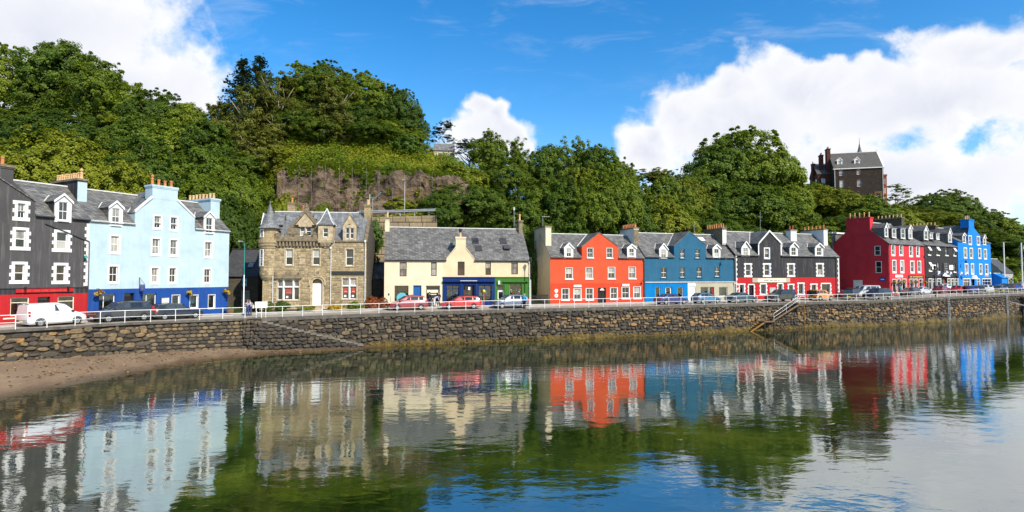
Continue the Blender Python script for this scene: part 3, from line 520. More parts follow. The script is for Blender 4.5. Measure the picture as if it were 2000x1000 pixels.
CARS_B = [
 ('car','dark hatchback parked beside the crimson gable,tail outwards',0.5918,0.55,'hatch','car_black',70,3.9),
 ('car','dark grey estate car at the crimson gable wall',0.6118,0.8,'estate','car_darkgrey',20,4.4),
 ('van','silver camper van behind the large black people carrier',0.6273,0.72,'camper','car_silver',200,5.0),
 ('car','silver car outside the flower baskets of the crimson house',0.7264,0.62,'saloon','car_silver',30,4.4),
 ('car','dark green convertible left of the silver car by the crimson house',0.7055,0.6,'hatch','car_darkgrey',210,4.1),
 ('car','maroon hatchback parked before the black pub',0.7618,0.55,'hatch','car_maroon',35,4.0),
 ('car','white car behind the maroon hatchback',0.77,0.8,'hatch','car_white',35,4.0),
 ('car','bright red hatchback beyond the maroon one',0.7918,0.5,'hatch','car_red',40,4.0),
 ('car','dark blue car nose-in beside the bright red hatchback',0.8091,0.38,'hatch','car_navy',75,4.0),
 ('car','black hatchback behind the quay railing under the blue door',0.8227,0.38,'hatch','car_black',70,4.0),
 ('car','silver hatchback parked end-on below the bright blue house',0.8373,0.38,'mpv','car_silver',70,4.0),
 ('car','black car parked end-on right of the silver hatchback',0.8509,0.38,'hatch','car_black',68,4.0),
 ('car','grey car parked end-on below the bright blue corner',0.8636,0.38,'hatch','car_bluegrey',66,4.0),
 ('car','dark car parked end-on left of the blue one',0.8755,0.38,'suv','car_darkgrey',64,4.4),
 ('car','blue car parked end-on near the right edge',0.8891,0.38,'suv','car_blue',62,4.4),
 ('van','white pickup-like van cut by the right edge',0.9073,0.38,'van','car_white',60,4.4),
]
PEOPLE = [
 ('person in a pale top leaning on a companion by the information board',-0.4682,0.7,'stand',40,('cloth_grey','cloth_jean','hair_ginger'),1.65),
 ('person with blue top and cream bag embracing a companion by the information board',-0.4618,0.7,'lean',-50,('cloth_lilac','cloth_jean','hair_brown'),1.68),
 ('person in black jacket before the shuttered cream shop window',-0.1464,0.84,'stand',160,('cloth_black','cloth_navy','hair_brown'),1.72),
 ('person in lilac shirt bending at the cream shop window',-0.1382,0.84,'bend',120,('cloth_lilac','cloth_white','hair_brown'),1.72),
 ('person in dark top with folded arms by the navy shopfront',-0.13,0.86,'fold',10,('cloth_black','cloth_black','hair_ginger'),1.7),
 ('person in bright blue jacket leaning on the railing by the green shopfront',0.0218,0.1,'stand',150,('cloth_blue','cloth_navy','hair_grey'),1.75),
 ('person in dark clothes at the left baskets of the crimson house',0.6791,0.8,'walk',60,('cloth_khaki','cloth_grey','hair_brown'),1.7),
 ('person in light blue shirt at the middle baskets of the crimson house',0.6891,0.82,'stand',20,('cloth_blue','cloth_khaki','hair_brown'),1.75),
 ('person in navy jacket carrying a red bag outside the crimson house',0.7045,0.6,'walk',-60,('cloth_navy','cloth_red','hair_brown'),1.72),
 ('person seated-height in black crouching outside the crimson house',0.6973,0.8,'bend',30,('cloth_black','cloth_black','hair_brown'),1.6),
]
# ---------------------------------------------------------------- building helpers (local frame: x along the facade, y into the house, z up)
def facade(L, top, holes, zones, base=-1.2):
    """front wall with openings; top = [(x, z), ...] roofline (two equal x = a step); zones = (x0, x1, z0, z1, key)"""
    xs = {0.0, L}; zs = {base, max(z for _, z in top)}
    for h in holes: xs |= {h[0], h[2]}; zs |= {h[1], h[3]}
    for zn in zones: xs |= {max(0, zn[0]), min(L, zn[1])}; zs |= {zn[2], zn[3]}
    for x, _ in top: xs.add(x)
    xs = sorted(x for x in xs if -1e-6 <= x <= L+1e-6); zs = sorted(z for z in zs if z >= base)
    def tz(x):
        for (a, za), (b, zb) in zip(top, top[1:]):
            if b > a and a-1e-9 <= x <= b+1e-9: return za+(zb-za)*(x-a)/(b-a)
        return top[-1][1]
    out = {}
    for xa, xb in zip(xs, xs[1:]):
        if xb-xa < 1e-5: continue
        xm = (xa+xb)/2; e = (xb-xa)*.001; ta = tz(xa+e); tb = tz(xb-e)
        for za, zb in zip(zs, zs[1:]):
            if zb-za < 1e-5: continue
            zm = (za+zb)/2
            if any(h[0] < xm < h[2] and h[1] < zm < h[3] for h in holes): continue
            if za >= max(ta, tb)-1e-6: continue
            P = []
            corner = [(xa, za), (xb, za), (xb, zb), (xa, zb)]
            ln = lambda x: ta+(tb-ta)*(x-xa)/(xb-xa)
            for (x0, z0), (x1, z1) in zip(corner, corner[1:]+corner[:1]):
                i0 = z0 <= ln(x0)+1e-9; i1 = z1 <= ln(x1)+1e-9
                if i0: P.append((x0, 0, z0))
                if i0 != i1:
                    d0 = z0-ln(x0); d1 = z1-ln(x1); t_ = d0/(d0-d1); P.append((x0+(x1-x0)*t_, 0, z0+(z1-z0)*t_))
            if len(P) < 3: continue
            key = 'wall'
            for zn in zones:
                if zn[0] < xm < zn[1] and zn[2] < zm < zn[3]: key = zn[4]; break
            out.setdefault(key, MB()).poly(*P)
    return out
def reveal(mb, h, d=.16, mi=0, y0=0.0):
    x0, z0, x1, z1 = h
    mb.poly((x0, y0, z0), (x0, y0+d, z0), (x0, y0+d, z1), (x0, y0, z1), mi=mi); mb.poly((x1, y0, z0), (x1, y0, z1), (x1, y0+d, z1), (x1, y0+d, z0), mi=mi)
    mb.poly((x0, y0, z1), (x0, y0+d, z1), (x1, y0+d, z1), (x1, y0, z1), mi=mi); mb.poly((x0, y0, z0), (x1, y0, z0), (x1, y0+d, z0), (x0, y0+d, z0), mi=mi)
def window(root, h, y=.14, nx=2, fm='white_gloss', gm=None, sill=None, sur=None, meet=True, fw=.06, lab=None, lower_nx=None, open_=0.0):
    x0, z0, x1, z1 = h; W_ = MB(); w = min(fw, (x1-x0)*.12)
    W_.box(x0, y-.03, z0, x0+w, y+.05, z1); W_.box(x1-w, y-.03, z0, x1, y+.05, z1)
    W_.box(x0+w, y-.03, z1-w, x1-w, y+.05, z1); W_.box(x0+w, y-.03, z0, x1-w, y+.05, z0+w*1.3)
    zm = (z0+z1)/2
    if meet: W_.box(x0+w, y-.02, zm-.028, x1-w, y+.045, zm+.028)
    for half, k in ((0, lower_nx or nx), (1, nx)):
        a, b = ((z0+w*1.3, zm-.028) if half == 0 else (zm+.028, z1-w)) if meet else (z0+w*1.3, z1-w)
        for j in range(1, k):
            xm = x0+(x1-x0)*j/k; W_.box(xm-.014, y-.012, a, xm+.014, y+.03, b)
        if not meet: break
    o = W_.build('window', fm, root)
    if lab: o['label'] = lab
    g = gm or ('glass_curtain' if random.random() < .3 else 'glass_dark'); r_ = random.random(); gg = (g, g) if g == 'glass_curtain' or r_ > .42 else (('glass_dark', 'glass_curtain') if r_ > .15 else ('glass_curtain', 'glass_dark'))
    if meet:
        for a, b, dy, g_ in ((z0+w, zm, .012, gg[0]), (zm, z1-w, .0, gg[1])):
            MB().poly((x0+w*.5, y+dy, a), (x1-w*.5, y+dy, a), (x1-w*.5, y+dy, b), (x0+w*.5, y+dy, b)).build('pane', g_, o)
    else: MB().poly((x0+w*.5, y, z0+w*.5), (x1-w*.5, y, z0+w*.5), (x1-w*.5, y, z1-w*.5), (x0+w*.5, y, z1-w*.5)).build('pane', g, o)
    if sur: surround(o, h, **sur)
    if sill:
        e = sill.get('e', .08); b = MB().bbox(x0-e, -sill.get('p', .09), z0-sill.get('h', .13), x1+e, y-.031, z0, .015); b.build('sill', sill['m'], o)
    return o
def surround(o, h, m='white_paint', w=.18, kind='plain', d=.16, bot=.18, p=.03, top=None):
    x0, z0, x1, z1 = h; b = MB(); t_ = w if top is None else top
    if kind == 'plain':
        b.box(x0-w, -p, z0-bot, x0, 0.02, z1+t_); b.box(x1, -p, z0-bot, x1+w, 0.02, z1+t_); b.box(x0, -p, z1, x1, .02, z1+t_)
        if bot: b.box(x0, -p-.02, z0-bot, x1, .02, z0)
    else:                                   # long-and-short work
        n = max(3, int(round((z1-z0+t_)/.27))); q = (z1-z0+t_+bot)/n
        for k in range(n):
            ww = w*1.55 if k % 2 == 0 else w*.95; a = z0-bot+k*q
            b.bbox(x0-ww, -p, a+.004, x0, .02, a+q-.004, .012); b.bbox(x1, -p, a+.004, x1+ww, .02, a+q-.004, .012)
        b.bbox(x0, -p-.004, z1, x1, .02, z1+t_, .012)
        if bot: b.bbox(x0, -p-.03, z0-bot, x1, .02, z0, .012)
    reveal(b, h, d-.032, y0=-.001)
    b.build('surround', m, o)
def door(root, h, m='door_dark', y=.2, fan=.0, lab=None, glazed=False, knob=True):
    x0, z0, x1, z1 = h; b = MB(); zt = z1-fan
    b.box(x0+.05, y, z0, x1-.05, y+.05, zt)
    b.box(x0, y-.03, z0, x0+.05, y+.06, z1); b.box(x1-.05, y-.03, z0, x1, y+.06, z1); b.box(x0+.05, y-.03, z1-.05, x1-.05, y+.06, z1)
    if fan: b.box(x0+.05, y-.02, zt, x1-.05, y+.05, zt+.05)
    w = (x1-x0-.1)
    for cx in (.28, .72):
        for a, c in ((.08, .42), (.5, .92)):
            if glazed and a > .4: continue
            xx = x0+.05+w*cx; b.bbox(xx-w*.17, y-.02, z0+(zt-z0)*a, xx+w*.17, y, z0+(zt-z0)*c, .012)
    o = b.build('door', m, root)
    if lab: o['label'] = lab
    if fan: MB().poly((x0+.05, y+.02, zt+.05), (x1-.05, y+.02, zt+.05), (x1-.05, y+.02, z1-.05), (x0+.05, y+.02, z1-.05)).build('pane', 'glass_dark', o)
    if glazed: MB().box(x0+.05+w*.16, y-.012, z0+(zt-z0)*.48, x1-.05-w*.16, y, z0+(zt-z0)*.93).build('pane', 'glass_dark', o)
    if knob: MB().lathe((x1-.14, 0), [(.028, 0), (.035, .02), (.02, .05)], 8).build('handle', 'galv', o).location = (0, y-.02, z0+1.0)
    return o
GOODS = ['cloth_red', 'cloth_white', 'sign_cream', 'aqua', 'ochre', 'cloth_grey', 'leaf_yellow', 'orange', 'timber']
def shopwin(root, h, fm='white_gloss', mull=(), trans=None, y=.12, deep=1.1, warm=False, goods=10, sur=None, lab=None, fw=.07, inner=None):
    x0, z0, x1, z1 = h; b = MB(); w = fw
    b.box(x0, y-.03, z0, x0+w, y+.05, z1); b.box(x1-w, y-.03, z0, x1, y+.05, z1); b.box(x0+w, y-.03, z1-w, x1-w, y+.05, z1); b.box(x0+w, y-.03, z0, x1-w, y+.05, z0+w)
    for k in mull:
        xm = x0+(x1-x0)*k; b.box(xm-.03, y-.025, z0+w, xm+.03, y+.04, z1-w)
    if trans: zt = z0+(z1-z0)*trans; b.box(x0+w, y-.022, zt-.03, x1-w, y+.042, zt+.03)
    o = b.build('shop_window', fm, root)
    if lab: o['label'] = lab
    e = [x0+w*.5]+[x0+(x1-x0)*k for k in mull]+[x1-w*.5]
    for a, c in zip(e, e[1:]): MB().poly((a, y+.01, z0+w*.5), (c, y+.01, z0+w*.5), (c, y+.01, z1-w*.5), (a, y+.01, z1-w*.5)).build('pane', 'glass_shop', o)
    r = MB(); yb = y+deep; r.poly((x0, yb, z0), (x1, yb, z0), (x1, yb, z1), (x0, yb, z1)); r.poly((x0, y+.06, z0+.02), (x1, y+.06, z0+.02), (x1, yb, z0+.02), (x0, yb, z0+.02)); r.poly((x0, y+.06, z1), (x0, yb, z1), (x1, yb, z1), (x1, y+.06, z1))
    r.poly((x0-.01, y+.06, z0), (x0-.01, y+.06, z1), (x0-.01, yb, z1), (x0-.01, yb, z0)); r.poly((x1+.01, y+.06, z0), (x1+.01, yb, z0), (x1+.01, yb, z1), (x1+.01, y+.06, z1))
    r.build('window_bay', inner or ('interior_warm' if warm else 'interior_dark'), o)
    g = MB(); hh = z1-z0
    for lv in range(2):
        zb = z0+.03+lv*hh*.36
        if lv: g.box(x0+.05, y+.35, zb-.03, x1-.05, y+.75, zb, 2)
        for k in range(goods//2):
            xx = random.uniform(x0+.1, x1-.3); ww = random.uniform(.08, .26); q = random.uniform(.1, .3)*hh; yy = random.uniform(y+.2, y+.6)
            g.box(xx, yy, zb+.002, xx+ww, yy+ww*.6, zb+q, random.randrange(len(GOODS)))
    g.build('display_goods', GOODS, o)
    if sur: surround(o, h, **sur)
    return o
def pots(stack, xs, z, m='clay_pot', h=.62, r=.14, y=None, caps=0):
    for k, (px_, py_) in enumerate(xs):
        j = random.uniform(.92, 1.1)
        b = MB().lathe((px_, py_), [(r*1.08, z-.02), (r*1.08, z+.08), (r*.9, z+.1), (r*.82, z+h*j*.8), (r*1.02, z+h*j*.82), (r*1.02, z+h*j*.94), (r*.85, z+h*j)], 10)
        if k < caps: b.lathe((px_, py_), [(r*.6, z+h*j), (r*.6, z+h*j+.12), (r*1.1, z+h*j+.14), (r*.9, z+h*j+.3), (r*.3, z+h*j+.36)], 8)
        b.build('chimney_pot', m, stack, smooth=False)
def chimney(root, x0, x1, y0, y1, zb, zt, m, n=4, along='y', pm='clay_pot', cope='stone_weathered', front=None, ph=.62, skew=True, caps=0, cm=.1):
    b = MB(); b.box(x0, y0, zb, x1, y1, zt-.18)
    b.box(x0-cm, y0-cm, zt-.18, x1+cm, y1+cm, zt, 1); b.box(x0-cm*.5, y0-cm*.5, zt-.3, x1+cm*.5, y1+cm*.5, zt-.181, 0)
    if skew: b.box(x0-.08, y0-.07, zb, x1+.08, y0-.004, zb+.28, 2)
    o = b.build('chimney', [m, cope, 'lead'], root)
    if front: MB().box(x0+.004, y0-.02, zb+.285, x1-.004, y0-.003, zt-.31).build('painted_face', front, o)
    if n:
        if along == 'y': P = [((x0+x1)/2, y0+(y1-y0)*(k+.5)/n) for k in range(n)]
        else: P = [(x0+(x1-x0)*(k+.5)/n, (y0+y1)/2) for k in range(n)]
        pots(o, P, zt, pm, ph, caps=caps)
    return o
def roof(root, L, D, ez, rz, m='slate', ov=.22, xl=0.0, xr=0.0, cap='pale_flash', back=True, gaps=()):
    sl = (rz-ez)/(D/2); z0 = ez-ov*sl; b = MB(); a0, a1 = -xl, L+xr; e = [a0]
    for g_ in sorted(gaps): e += [g_[0], g_[1]]
    e.append(a1)
    for k in range(len(e)-1):                            # the eaves stop at wall-head gables and dormers
        y_ = -ov if k % 2 == 0 else .06
        if e[k+1]-e[k] > .01: b.slab((e[k], y_, ez+y_*sl+.03), (e[k+1], y_, ez+y_*sl+.03), (e[k+1], D/2, rz+.03), (e[k], D/2, rz+.03), .09)
    if back: b.slab((a1, D+ov, z0+.03), (a0, D+ov, z0+.03), (a0, D/2+.002, rz+.028), (a1, D/2+.002, rz+.028), .09)
    o = b.build('roof', m, root)
    MB().box(a0-.01, D/2-.14, rz-.02, a1+.01, D/2+.14, rz+.09).build('ridge', cap, o)
    return o
def gable_roof(root, xl, zl, xa, za, xr, zr, D, m, ez, rz, name='gable_roof', side='black_paint', ov=.1, trim=None, y0=0.0, tw=.16, valley=True):
    """roof and cheeks of a wall-head gable whose ridge runs back into the main slope"""
    b = MB(); yb = y0+(min(za, rz)-ez)/((rz-ez)/(D/2)) if za < rz else D/2
    yb = max(yb, .4)
    ex = .06
    b.slab((xa, y0-ov, za+.04), (xl-ex, y0-ov, zl-.01), (xl-ex, yb+.25, zl-.01), (xa, yb+.25, za+.04), -.0701)
    b.slab((xr+ex, y0-ov, zr-.01), (xa+.001, y0-ov, za+.039), (xa+.001, yb+.25, za+.039), (xr+ex, yb+.25, zr-.01), -.0701)
    o = b.build(name, m, root)
    for x, z in ((xl, zl), (xr, zr)):
        if z > ez+.05: MB().poly((x, y0, ez-.3), (x, yb, ez-.3), (x, yb, z), (x, y0, z)).build('cheek', side, o)
    if trim:
        q = MB()
        for (xa_, za_), (xb_, zb_) in (((xl-ex, zl), (xa, za+.05)), ((xa, za+.05), (xr+ex, zr))):
            q.slab((xa_, y0-ov-.03, za_-tw), (xb_, y0-ov-.03, zb_-tw), (xb_, y0-ov-.03, zb_+.08), (xa_, y0-ov-.03, za_+.08), .05)
        q.build('bargeboard', trim, o)
    if valley:                                                    # pale lead where the two slopes meet
        sl = (rz-ez)/(D/2); v_ = MB(); nrm = .07
        for x, z in ((xl, zl), (xr, zr)):
            ya = max(0.0, (z-ez)/sl); v_.tube((x, ya, z+nrm), (xa, min(D/2, (za-ez)/sl), min(za, rz)+nrm), .06, n=5)
        v_.build('valley_lead', 'pale_flash', o)
    return o
def dormer(root, h, apex, ez, rz, D, m='white_paint', rm='slate', side='slate', y=-.03, ew=.3, ov=.1, flat=False, nx=2, drop=.16, trim='white_gloss', wfm='white_gloss', pitch=None):
    x0, z0, x1, z1 = h; sl = (rz-ez)/(D/2); xa, xb = x0-ew, x1+ew; zt = z1+.1; xm = (xa+xb)/2
    zb = max(z0-drop, ez+sl*max(0, y)-.05) if y > .05 else z0-drop
    top = [(0, zt), (xb-xa, zt)] if flat else [(0, zt), (xm-xa, apex-.06), (xb-xa, zt)]
    f_ = facade(xb-xa, top, [(x0-xa, z0, x1-xa, z1)], [], zb)['wall']
    f_.v = [(p[0]+xa, p[1]+y, p[2]) for p in f_.v]; reveal(f_, h, .1, y0=y)
    yb = (zt-ez)/sl+.3
    f_.poly((xa, y, zb), (xa, y+.12, zb), (xa, y+.12, zt), (xa, y, zt)); f_.poly((xb, y, zb), (xb, y, zt), (xb, y+.12, zt), (xb, y+.12, zb))
    o = f_.build('dormer', m, root)
    c = MB(); c.poly((xa, y+.12, zb), (xa, yb, zb), (xa, yb, zt), (xa, y+.12, zt)); c.poly((xb, y+.12, zb), (xb, y+.12, zt), (xb, yb, zt), (xb, yb, zb)); c.build('dormer_cheek', side, o)
    r = MB()
    if flat: r.box(xa-.08, y-ov, zt, xb+.08, yb+.3, zt+.1)
    else:
        ya = (apex-ez)/sl+.25; k = .1; g = (apex-zt)/(xm-xa)
        r.slab((xm, y-ov, apex+.03), (xa-k, y-ov, zt-k*g+.03), (xa-k, yb, zt-k*g+.03), (xm, ya, apex+.03), -.06)
        r.slab((xb+k, y-ov, zt-k*g+.03), (xm+.001, y-ov, apex+.029), (xm+.001, ya, apex+.029), (xb+k, yb, zt-k*g+.03), -.06)
    r.build('dormer_roof', 'lead' if flat else rm, o)
    if not flat:
        q = MB(); v_ = MB()
        for sx_ in (-1, 1):
            e = xm+sx_*(xm-xa+.1)
            a_, b_ = ((e, zt-.1*g), (xm, apex)) if sx_ < 0 else ((xm, apex), (e, zt-.1*g))
            q.slab((a_[0], y-ov-.03, a_[1]-.12), (b_[0], y-ov-.03, b_[1]-.12), (b_[0], y-ov-.03, b_[1]+.08), (a_[0], y-ov-.03, a_[1]+.08), .04)
            v_.tube((e, max(0, (zt-.1-ez)/sl), zt-.02), (xm, ya-.25, apex+.05), .04, n=5)
        v_.build('valley_lead', 'pale_flash', o)
        q.build('bargeboard', trim, o)
    w = window(root, h, y=y+.09, nx=nx, fm=wfm); w.parent = o
    MB().bbox(x0-.07, y-.1, z0-.12, x1+.07, y-.002, z0-.01, .015).build('sill', m, o)
    # window keeps its panes as siblings: one level only
    for ch in list(w.children): ch.parent = o
    return o
def sides(root, L, D, ez, rz, m, base=-1.2, which='lrb', lm=None):
    for k in which:
        if k == 'b': MB().poly((0, D, base), (0, D, ez), (L, D, ez), (L, D, base)).build('back_wall', m, root)
        else:
            x = 0 if k == 'l' else L; P = [(x, 0, base), (x, D, base), (x, D, ez), (x, D/2, rz), (x, 0, ez)]
            MB().poly(*(P[::-1] if k == 'l' else P)).build('gable_wall', lm or m, root)
def gutter(root, xa, xb, z, m='gutter_grey', y=-.2):
    b = MB(); n = 8
    b.tube((xa, y, z), (xb, y, z), .065, n=6); b.build('gutter', m, root)
def pipe(root, x, z0, z1, m='pipe_white', y=-.09, r=.045):
    b = MB(); b.tube((x, y, z0), (x, y, z1), r, n=7)
    for z in np.arange(z0+.6, z1, 1.6): b.box(x-.07, y-.055, z, x+.07, y+.07, z+.05)
    b.box(x-.1, y-.1, z1, x+.1, y+.09, z1+.22)
    b.build('downpipe', m, root)
def quoins(root, x, z0, z1, m='white_paint', s=1, q=.30, far=.02):
    n = int((z1-z0)/q)
    for k in range(n):
        w = .36 if k % 2 == 0 else .22; a = z0+k*(z1-z0)/n
        MB().bbox(min(x, x+s*w), -.03, a+.006, max(x, x+s*w), far, a+(z1-z0)/n-.006, .012).build('quoin', m, root)
def marks(board, h, y, rows, m='sign_white', fill=.8, seed=0, hgt=.55):
    """the unreadably small lettering of a painted sign: rows of letter-sized strokes, 2-3 mm proud"""
    x0, z0, x1, z1 = h; r = random.Random(seed); b = MB(); rh = (z1-z0)/rows
    for k in range(rows):
        zc = z1-(k+.5)*rh; hh = rh*hgt*.5; x = x0+(x1-x0)*(1-fill)/2; xe = x1-(x1-x0)*(1-fill)/2
        while x < xe-.02:
            w = hh*r.choice((.5, .9, 1.0, 1.2)); 
            if r.random() < .84: b.box(x, y-.004, zc-hh, min(x+w, xe), y, zc+hh*r.choice((1, 1, .6)))
            x += w+hh*.35
    b.build('lettering', m, board, kind='stuff')
def signboard(root, h, m, y=-.03, th=.05, rows=1, lm='sign_dark', lab=None, fill=.8, seed=1, frame=None, hgt=.55):
    x0, z0, x1, z1 = h; b = MB().bbox(x0, y-th, z0, x1, y, z1, .012)
    o = b.build('sign_board', m, root)
    if lab: o['label'] = lab
    if frame:
        q = MB(); w = .05
        for a in ((x0-w, z0-w, x1+w, z0), (x0-w, z1, x1+w, z1+w), (x0-w, z0, x0, z1), (x1, z0, x1+w, z1)): q.box(a[0], y-th-.015, a[1], a[2], y, a[3])
        q.build('sign_frame', frame, o)
    if rows: marks(o, h, y-th, rows, lm, fill, seed, hgt)
    return o
def house(name, label, d, **k): return thing(name, label, 'house', d['O'], d['rot'], 'houses along the harbour street')
def zones_build(root, parts, mats):
    for key, mb in parts.items(): mb.build('wall' if key == 'wall' else key.split('#')[0], mats[key], root)
WH_S = dict(m='white_paint', kind='plain', w=.17, bot=.2, p=.025)
IN_S = dict(m='white_paint', kind='inout', w=.22, bot=.22, p=.035)

# ---------------------------------------------------------------- black house with red shopfront (far left)
d = DATA['BH']; L = d['L']; D = d['D']; ez, rz = d['ez'], d['rz']
H_ = house('corner_house', 'tall black rendered house with white quoined windows above a red shopfront', d)
gx = 3.75; gw = d['gab'][0][0]-gx; cw = d['gab'][1][0]-gx
top = [(0, ez), (gx-gw, ez), (gx-gw, d['gab'][0][1]), (gx-cw, d['gab'][1][1]), (gx+cw, d['gab'][1][1]), (gx+gw, d['gab'][0][1]), (gx+gw, ez), (L, ez)]
mir = [(2*gx-w[2], w[1], 2*gx-w[0], w[3]) for w in d['win'][:3]]
wins = d['win']+mir; shops = [(5.84, .62, 7.05, 2.06), (9.0, .62, 10.2, 2.06)]; dr = (7.6, .02, 8.45, 2.06); dm = d['dorm'][0]
lshop = [(1.0, .62, 2.3, 2.06), (2.9, .02, 3.8, 2.06)]
P = facade(L, top, wins+shops+[dr, dm]+lshop, [(0, L, -2, 2.30, 'shopfront'), (0, L, 2.30, 2.78, 'fascia')])
for h in shops+[dr]+lshop: reveal(P['shopfront'], h, .2)
zones_build(H_, P, {'wall': 'black_paint', 'shopfront': 'signal_red', 'fascia': 'charcoal'})
for j, h in enumerate(wins): window(H_, h, y=.14, nx=1 if j not in (0,) else 2, sur=IN_S, gm='glass_dark')
for h in shops: shopwin(H_, h, 'sign_cream', trans=.72, warm=True, goods=4)
for h in shops:                                   # tartan-like warm drapes hang at both sides of the display windows
    c = MB(); x0, z0, x1, z1 = h
    for s_, w_ in ((x0+.1, .3), (x1-.42, .3)):
        for k in range(5): c.box(s_+w_*k/5, .30+.03*(k % 2), z0+.06, s_+w_*(k+.9)/5, .33+.03*(k % 2), z1-.1)
    c.build('curtain', 'plaid', H_)
door(H_, dr, 'door_dark', fan=.3); shopwin(H_, lshop[0], 'sign_cream', trans=.72, warm=True, goods=4); door(H_, lshop[1], 'door_dark')
MB().bbox(5.4, -.06, .38, 10.6, -.002, .5, .01).build('stall_riser', 'sign_cream', H_)
signboard(H_, d['sign'], 'signal_red', th=.1, rows=1, lm='sign_red', lab='long red shop sign on the black fascia', hgt=.5)
for x in (d['sign'][0]+.5, d['sign'][2]-.5):
    b = MB(); b.tube((x, -.02, 2.75), (x, -.4, 2.85), .02); b.tube((x, -.4, 2.88), (x, -.34, 2.62), .1, .04, 8); b.build('sign_lamp', 'iron_black', H_)
MB().box(0, -.08, 2.785, L, -.002, 2.84).build('cornice', 'gutter_grey', H_)
dormer(H_, dm, d['dapex'], ez, rz, D, 'white_paint', side='charcoal', ew=.27, nx=2)
quoins(H_, L, 2.9, ez-.5, s=-1)
roof(H_, L, D, ez, rz, gaps=[(gx-gw, gx+gw), (dm[0]-.3, dm[2]+.3)]); sides(H_, L, D, ez, rz, 'grey_render')
gable_roof(H_, gx-gw, d['gab'][0][1], gx, d['gab'][1][1]+.9, gx+gw, d['gab'][0][1], D, 'slate', ez, rz, side='black_paint', valley=False)
chimney(H_, gx-cw, gx+cw, -.01, 1.1, d['gab'][1][1]-.1, d['gchim'][1], 'black_paint', 4, 'x', caps=1, skew=False, front=None)
gutter(H_, gx+gw, dm[0]-.3, ez-.18); gutter(H_, dm[2]+.3, L, ez-.18)
b = MB(); b.path([(dm[2]-1.6, -.09, ez-.75), (L-.15, -.09, ez-2.0), (L-.02, -.09, ez-2.1), (L-.02, -.09, 0)], .04); b.build('downpipe', 'gutter_grey', H_)
b = MB(); b.box(L-.42, -.3, 5.35, L-.3, -.03, 5.5); b.tube((L-.36, -.32, 5.55), (L-.36, -.32, 5.3), .07, .16, 8); b.build('wall_lamp', 'teal_pole', H_)

# ---------------------------------------------------------------- pale blue house
d = DATA['LB']; L = d['L']; D = d['D']; ez, rz = d['ez'], d['rz']; g = d['gab']
H_ = house('tall_house', 'tall pale blue house with royal blue ground floor and centre gable chimney', d)
c0, c1 = d['gch'][0], d['gch'][2]
top = [(0, ez), (g[0][0], ez), g[0], (c0, g[1][1]), (c1, g[2][1]), g[3], (g[3][0], ez), (L, ez)]
holes = d['win']+d['dorm']+d['shop']+d['swin']+[d['door']]
P = facade(L, top, holes, [(0, L, -2, d['band'], 'shopfront')])
for h in d['shop']+[d['door']]: reveal(P['shopfront'], h, .22)
zones_build(H_, P, {'wall': 'pale_blue', 'shopfront': 'royal_blue'})
for h in d['win']: window(H_, h, nx=2, sur=WH_S)
for h in d['dorm']: dormer(H_, h, d['dapex'], ez, rz, D, 'white_paint', ew=.24)
for h in d['shop']: shopwin(H_, h, 'white_gloss', mull=(.33,), goods=18, inner='white_render', y=.2, deep=.8)  # white bay colour stands in for a lit display
for h in d['swin']: shopwin(H_, h, 'white_gloss', goods=10, y=.16, inner='curtain_pale', deep=.7, sur=dict(m='white_paint', w=.05, bot=.08, p=.02, d=.2))  # pale bay colour likewise stands in for lit windows
door(H_, d['door'], 'door_dark', y=.3, fan=.35)
o = signboard(H_, d['board'], 'sign_white', th=.08, rows=5, lm='cloth_grey', frame='timber', lab='framed white notice board on the blue ground floor', hgt=.4)
h = d['hsign']; b = MB(); X = h[0]; Z = d['brk'][1]
b.tube((X, -.05, h[1]-.1), (X, -.05, Z), .025); b.tube((X, -.05, h[3]+.15), (X, -.95, h[3]+.15), .02); b.tube((X, -.05, Z), (X, -.95, h[3]+.15), .015); b.tube((X, -.12, Z), (X, .0, Z), .03)
o = b.build('sign_bracket', 'iron_black', H_)
MB().box(X-.03, -.92, h[1], X+.03, -.2, h[3]+.1).build('hanging_sign', 'sign_blue', o)
b = MB()
for k in range(3):
    for s_ in (-1, 1): b.box(X+s_*.032, -.85+.05*k, h[1]+.12+.14*k, X+s_*.036, -.28-.06*k, h[1]+.18+.14*k)
b.build('lettering', 'sign_grey', o, kind='stuff')
MB().box(.25, -.03, .35, .42, -.002, .6).build('meter_box', 'sign_white', H_)
roof(H_, L, D, ez, rz, xr=.05, gaps=[(g[0][0], g[3][0])]+[(h[0]-.24, h[2]+.24) for h in d['dorm']]); sides(H_, L, D, ez, rz, 'grey_render')
gable_roof(H_, g[0][0], g[0][1], (c0+c1)/2, g[1][1]+.95, g[3][0], g[3][1], D, 'slate', ez, rz, side='pale_blue', valley=True, ov=.0)
for (xa, za), (xb, zb) in ((g[0], (c0, g[1][1])), ((c1, g[2][1]), g[3])): MB().slab((xa, -.06, za-.02), (xb, -.06, zb-.02), (xb, -.06, zb+.2), (xa, -.06, za+.2), .3).build('skew', 'white_paint', H_)
chimney(H_, c0, c1, -.012, 1.15, g[1][1]-.05, d['gch'][3], 'pale_blue', 4, 'x', caps=1, skew=False, cope='pale_blue', cm=.07)
chimney(H_, L-1.05, L+.02, 1.7, 6.4, 9.6, d['ech'][3], 'pale_blue', 8, 'y', 'clay_buff', cope='pale_blue')
chimney(H_, .02, .78, 2.2, 6.6, 9.8, d['ech2'][3], 'charcoal', 11, 'y', 'clay_buff', front='pale_blue', caps=1)
MB().box(0, -.2, ez-.19, g[0][0], -.05, ez-.08).build('eaves_board', 'white_gloss', H_); MB().box(g[3][0], -.2, ez-.19, L, -.05, ez-.08).build('eaves_board', 'white_gloss', H_)
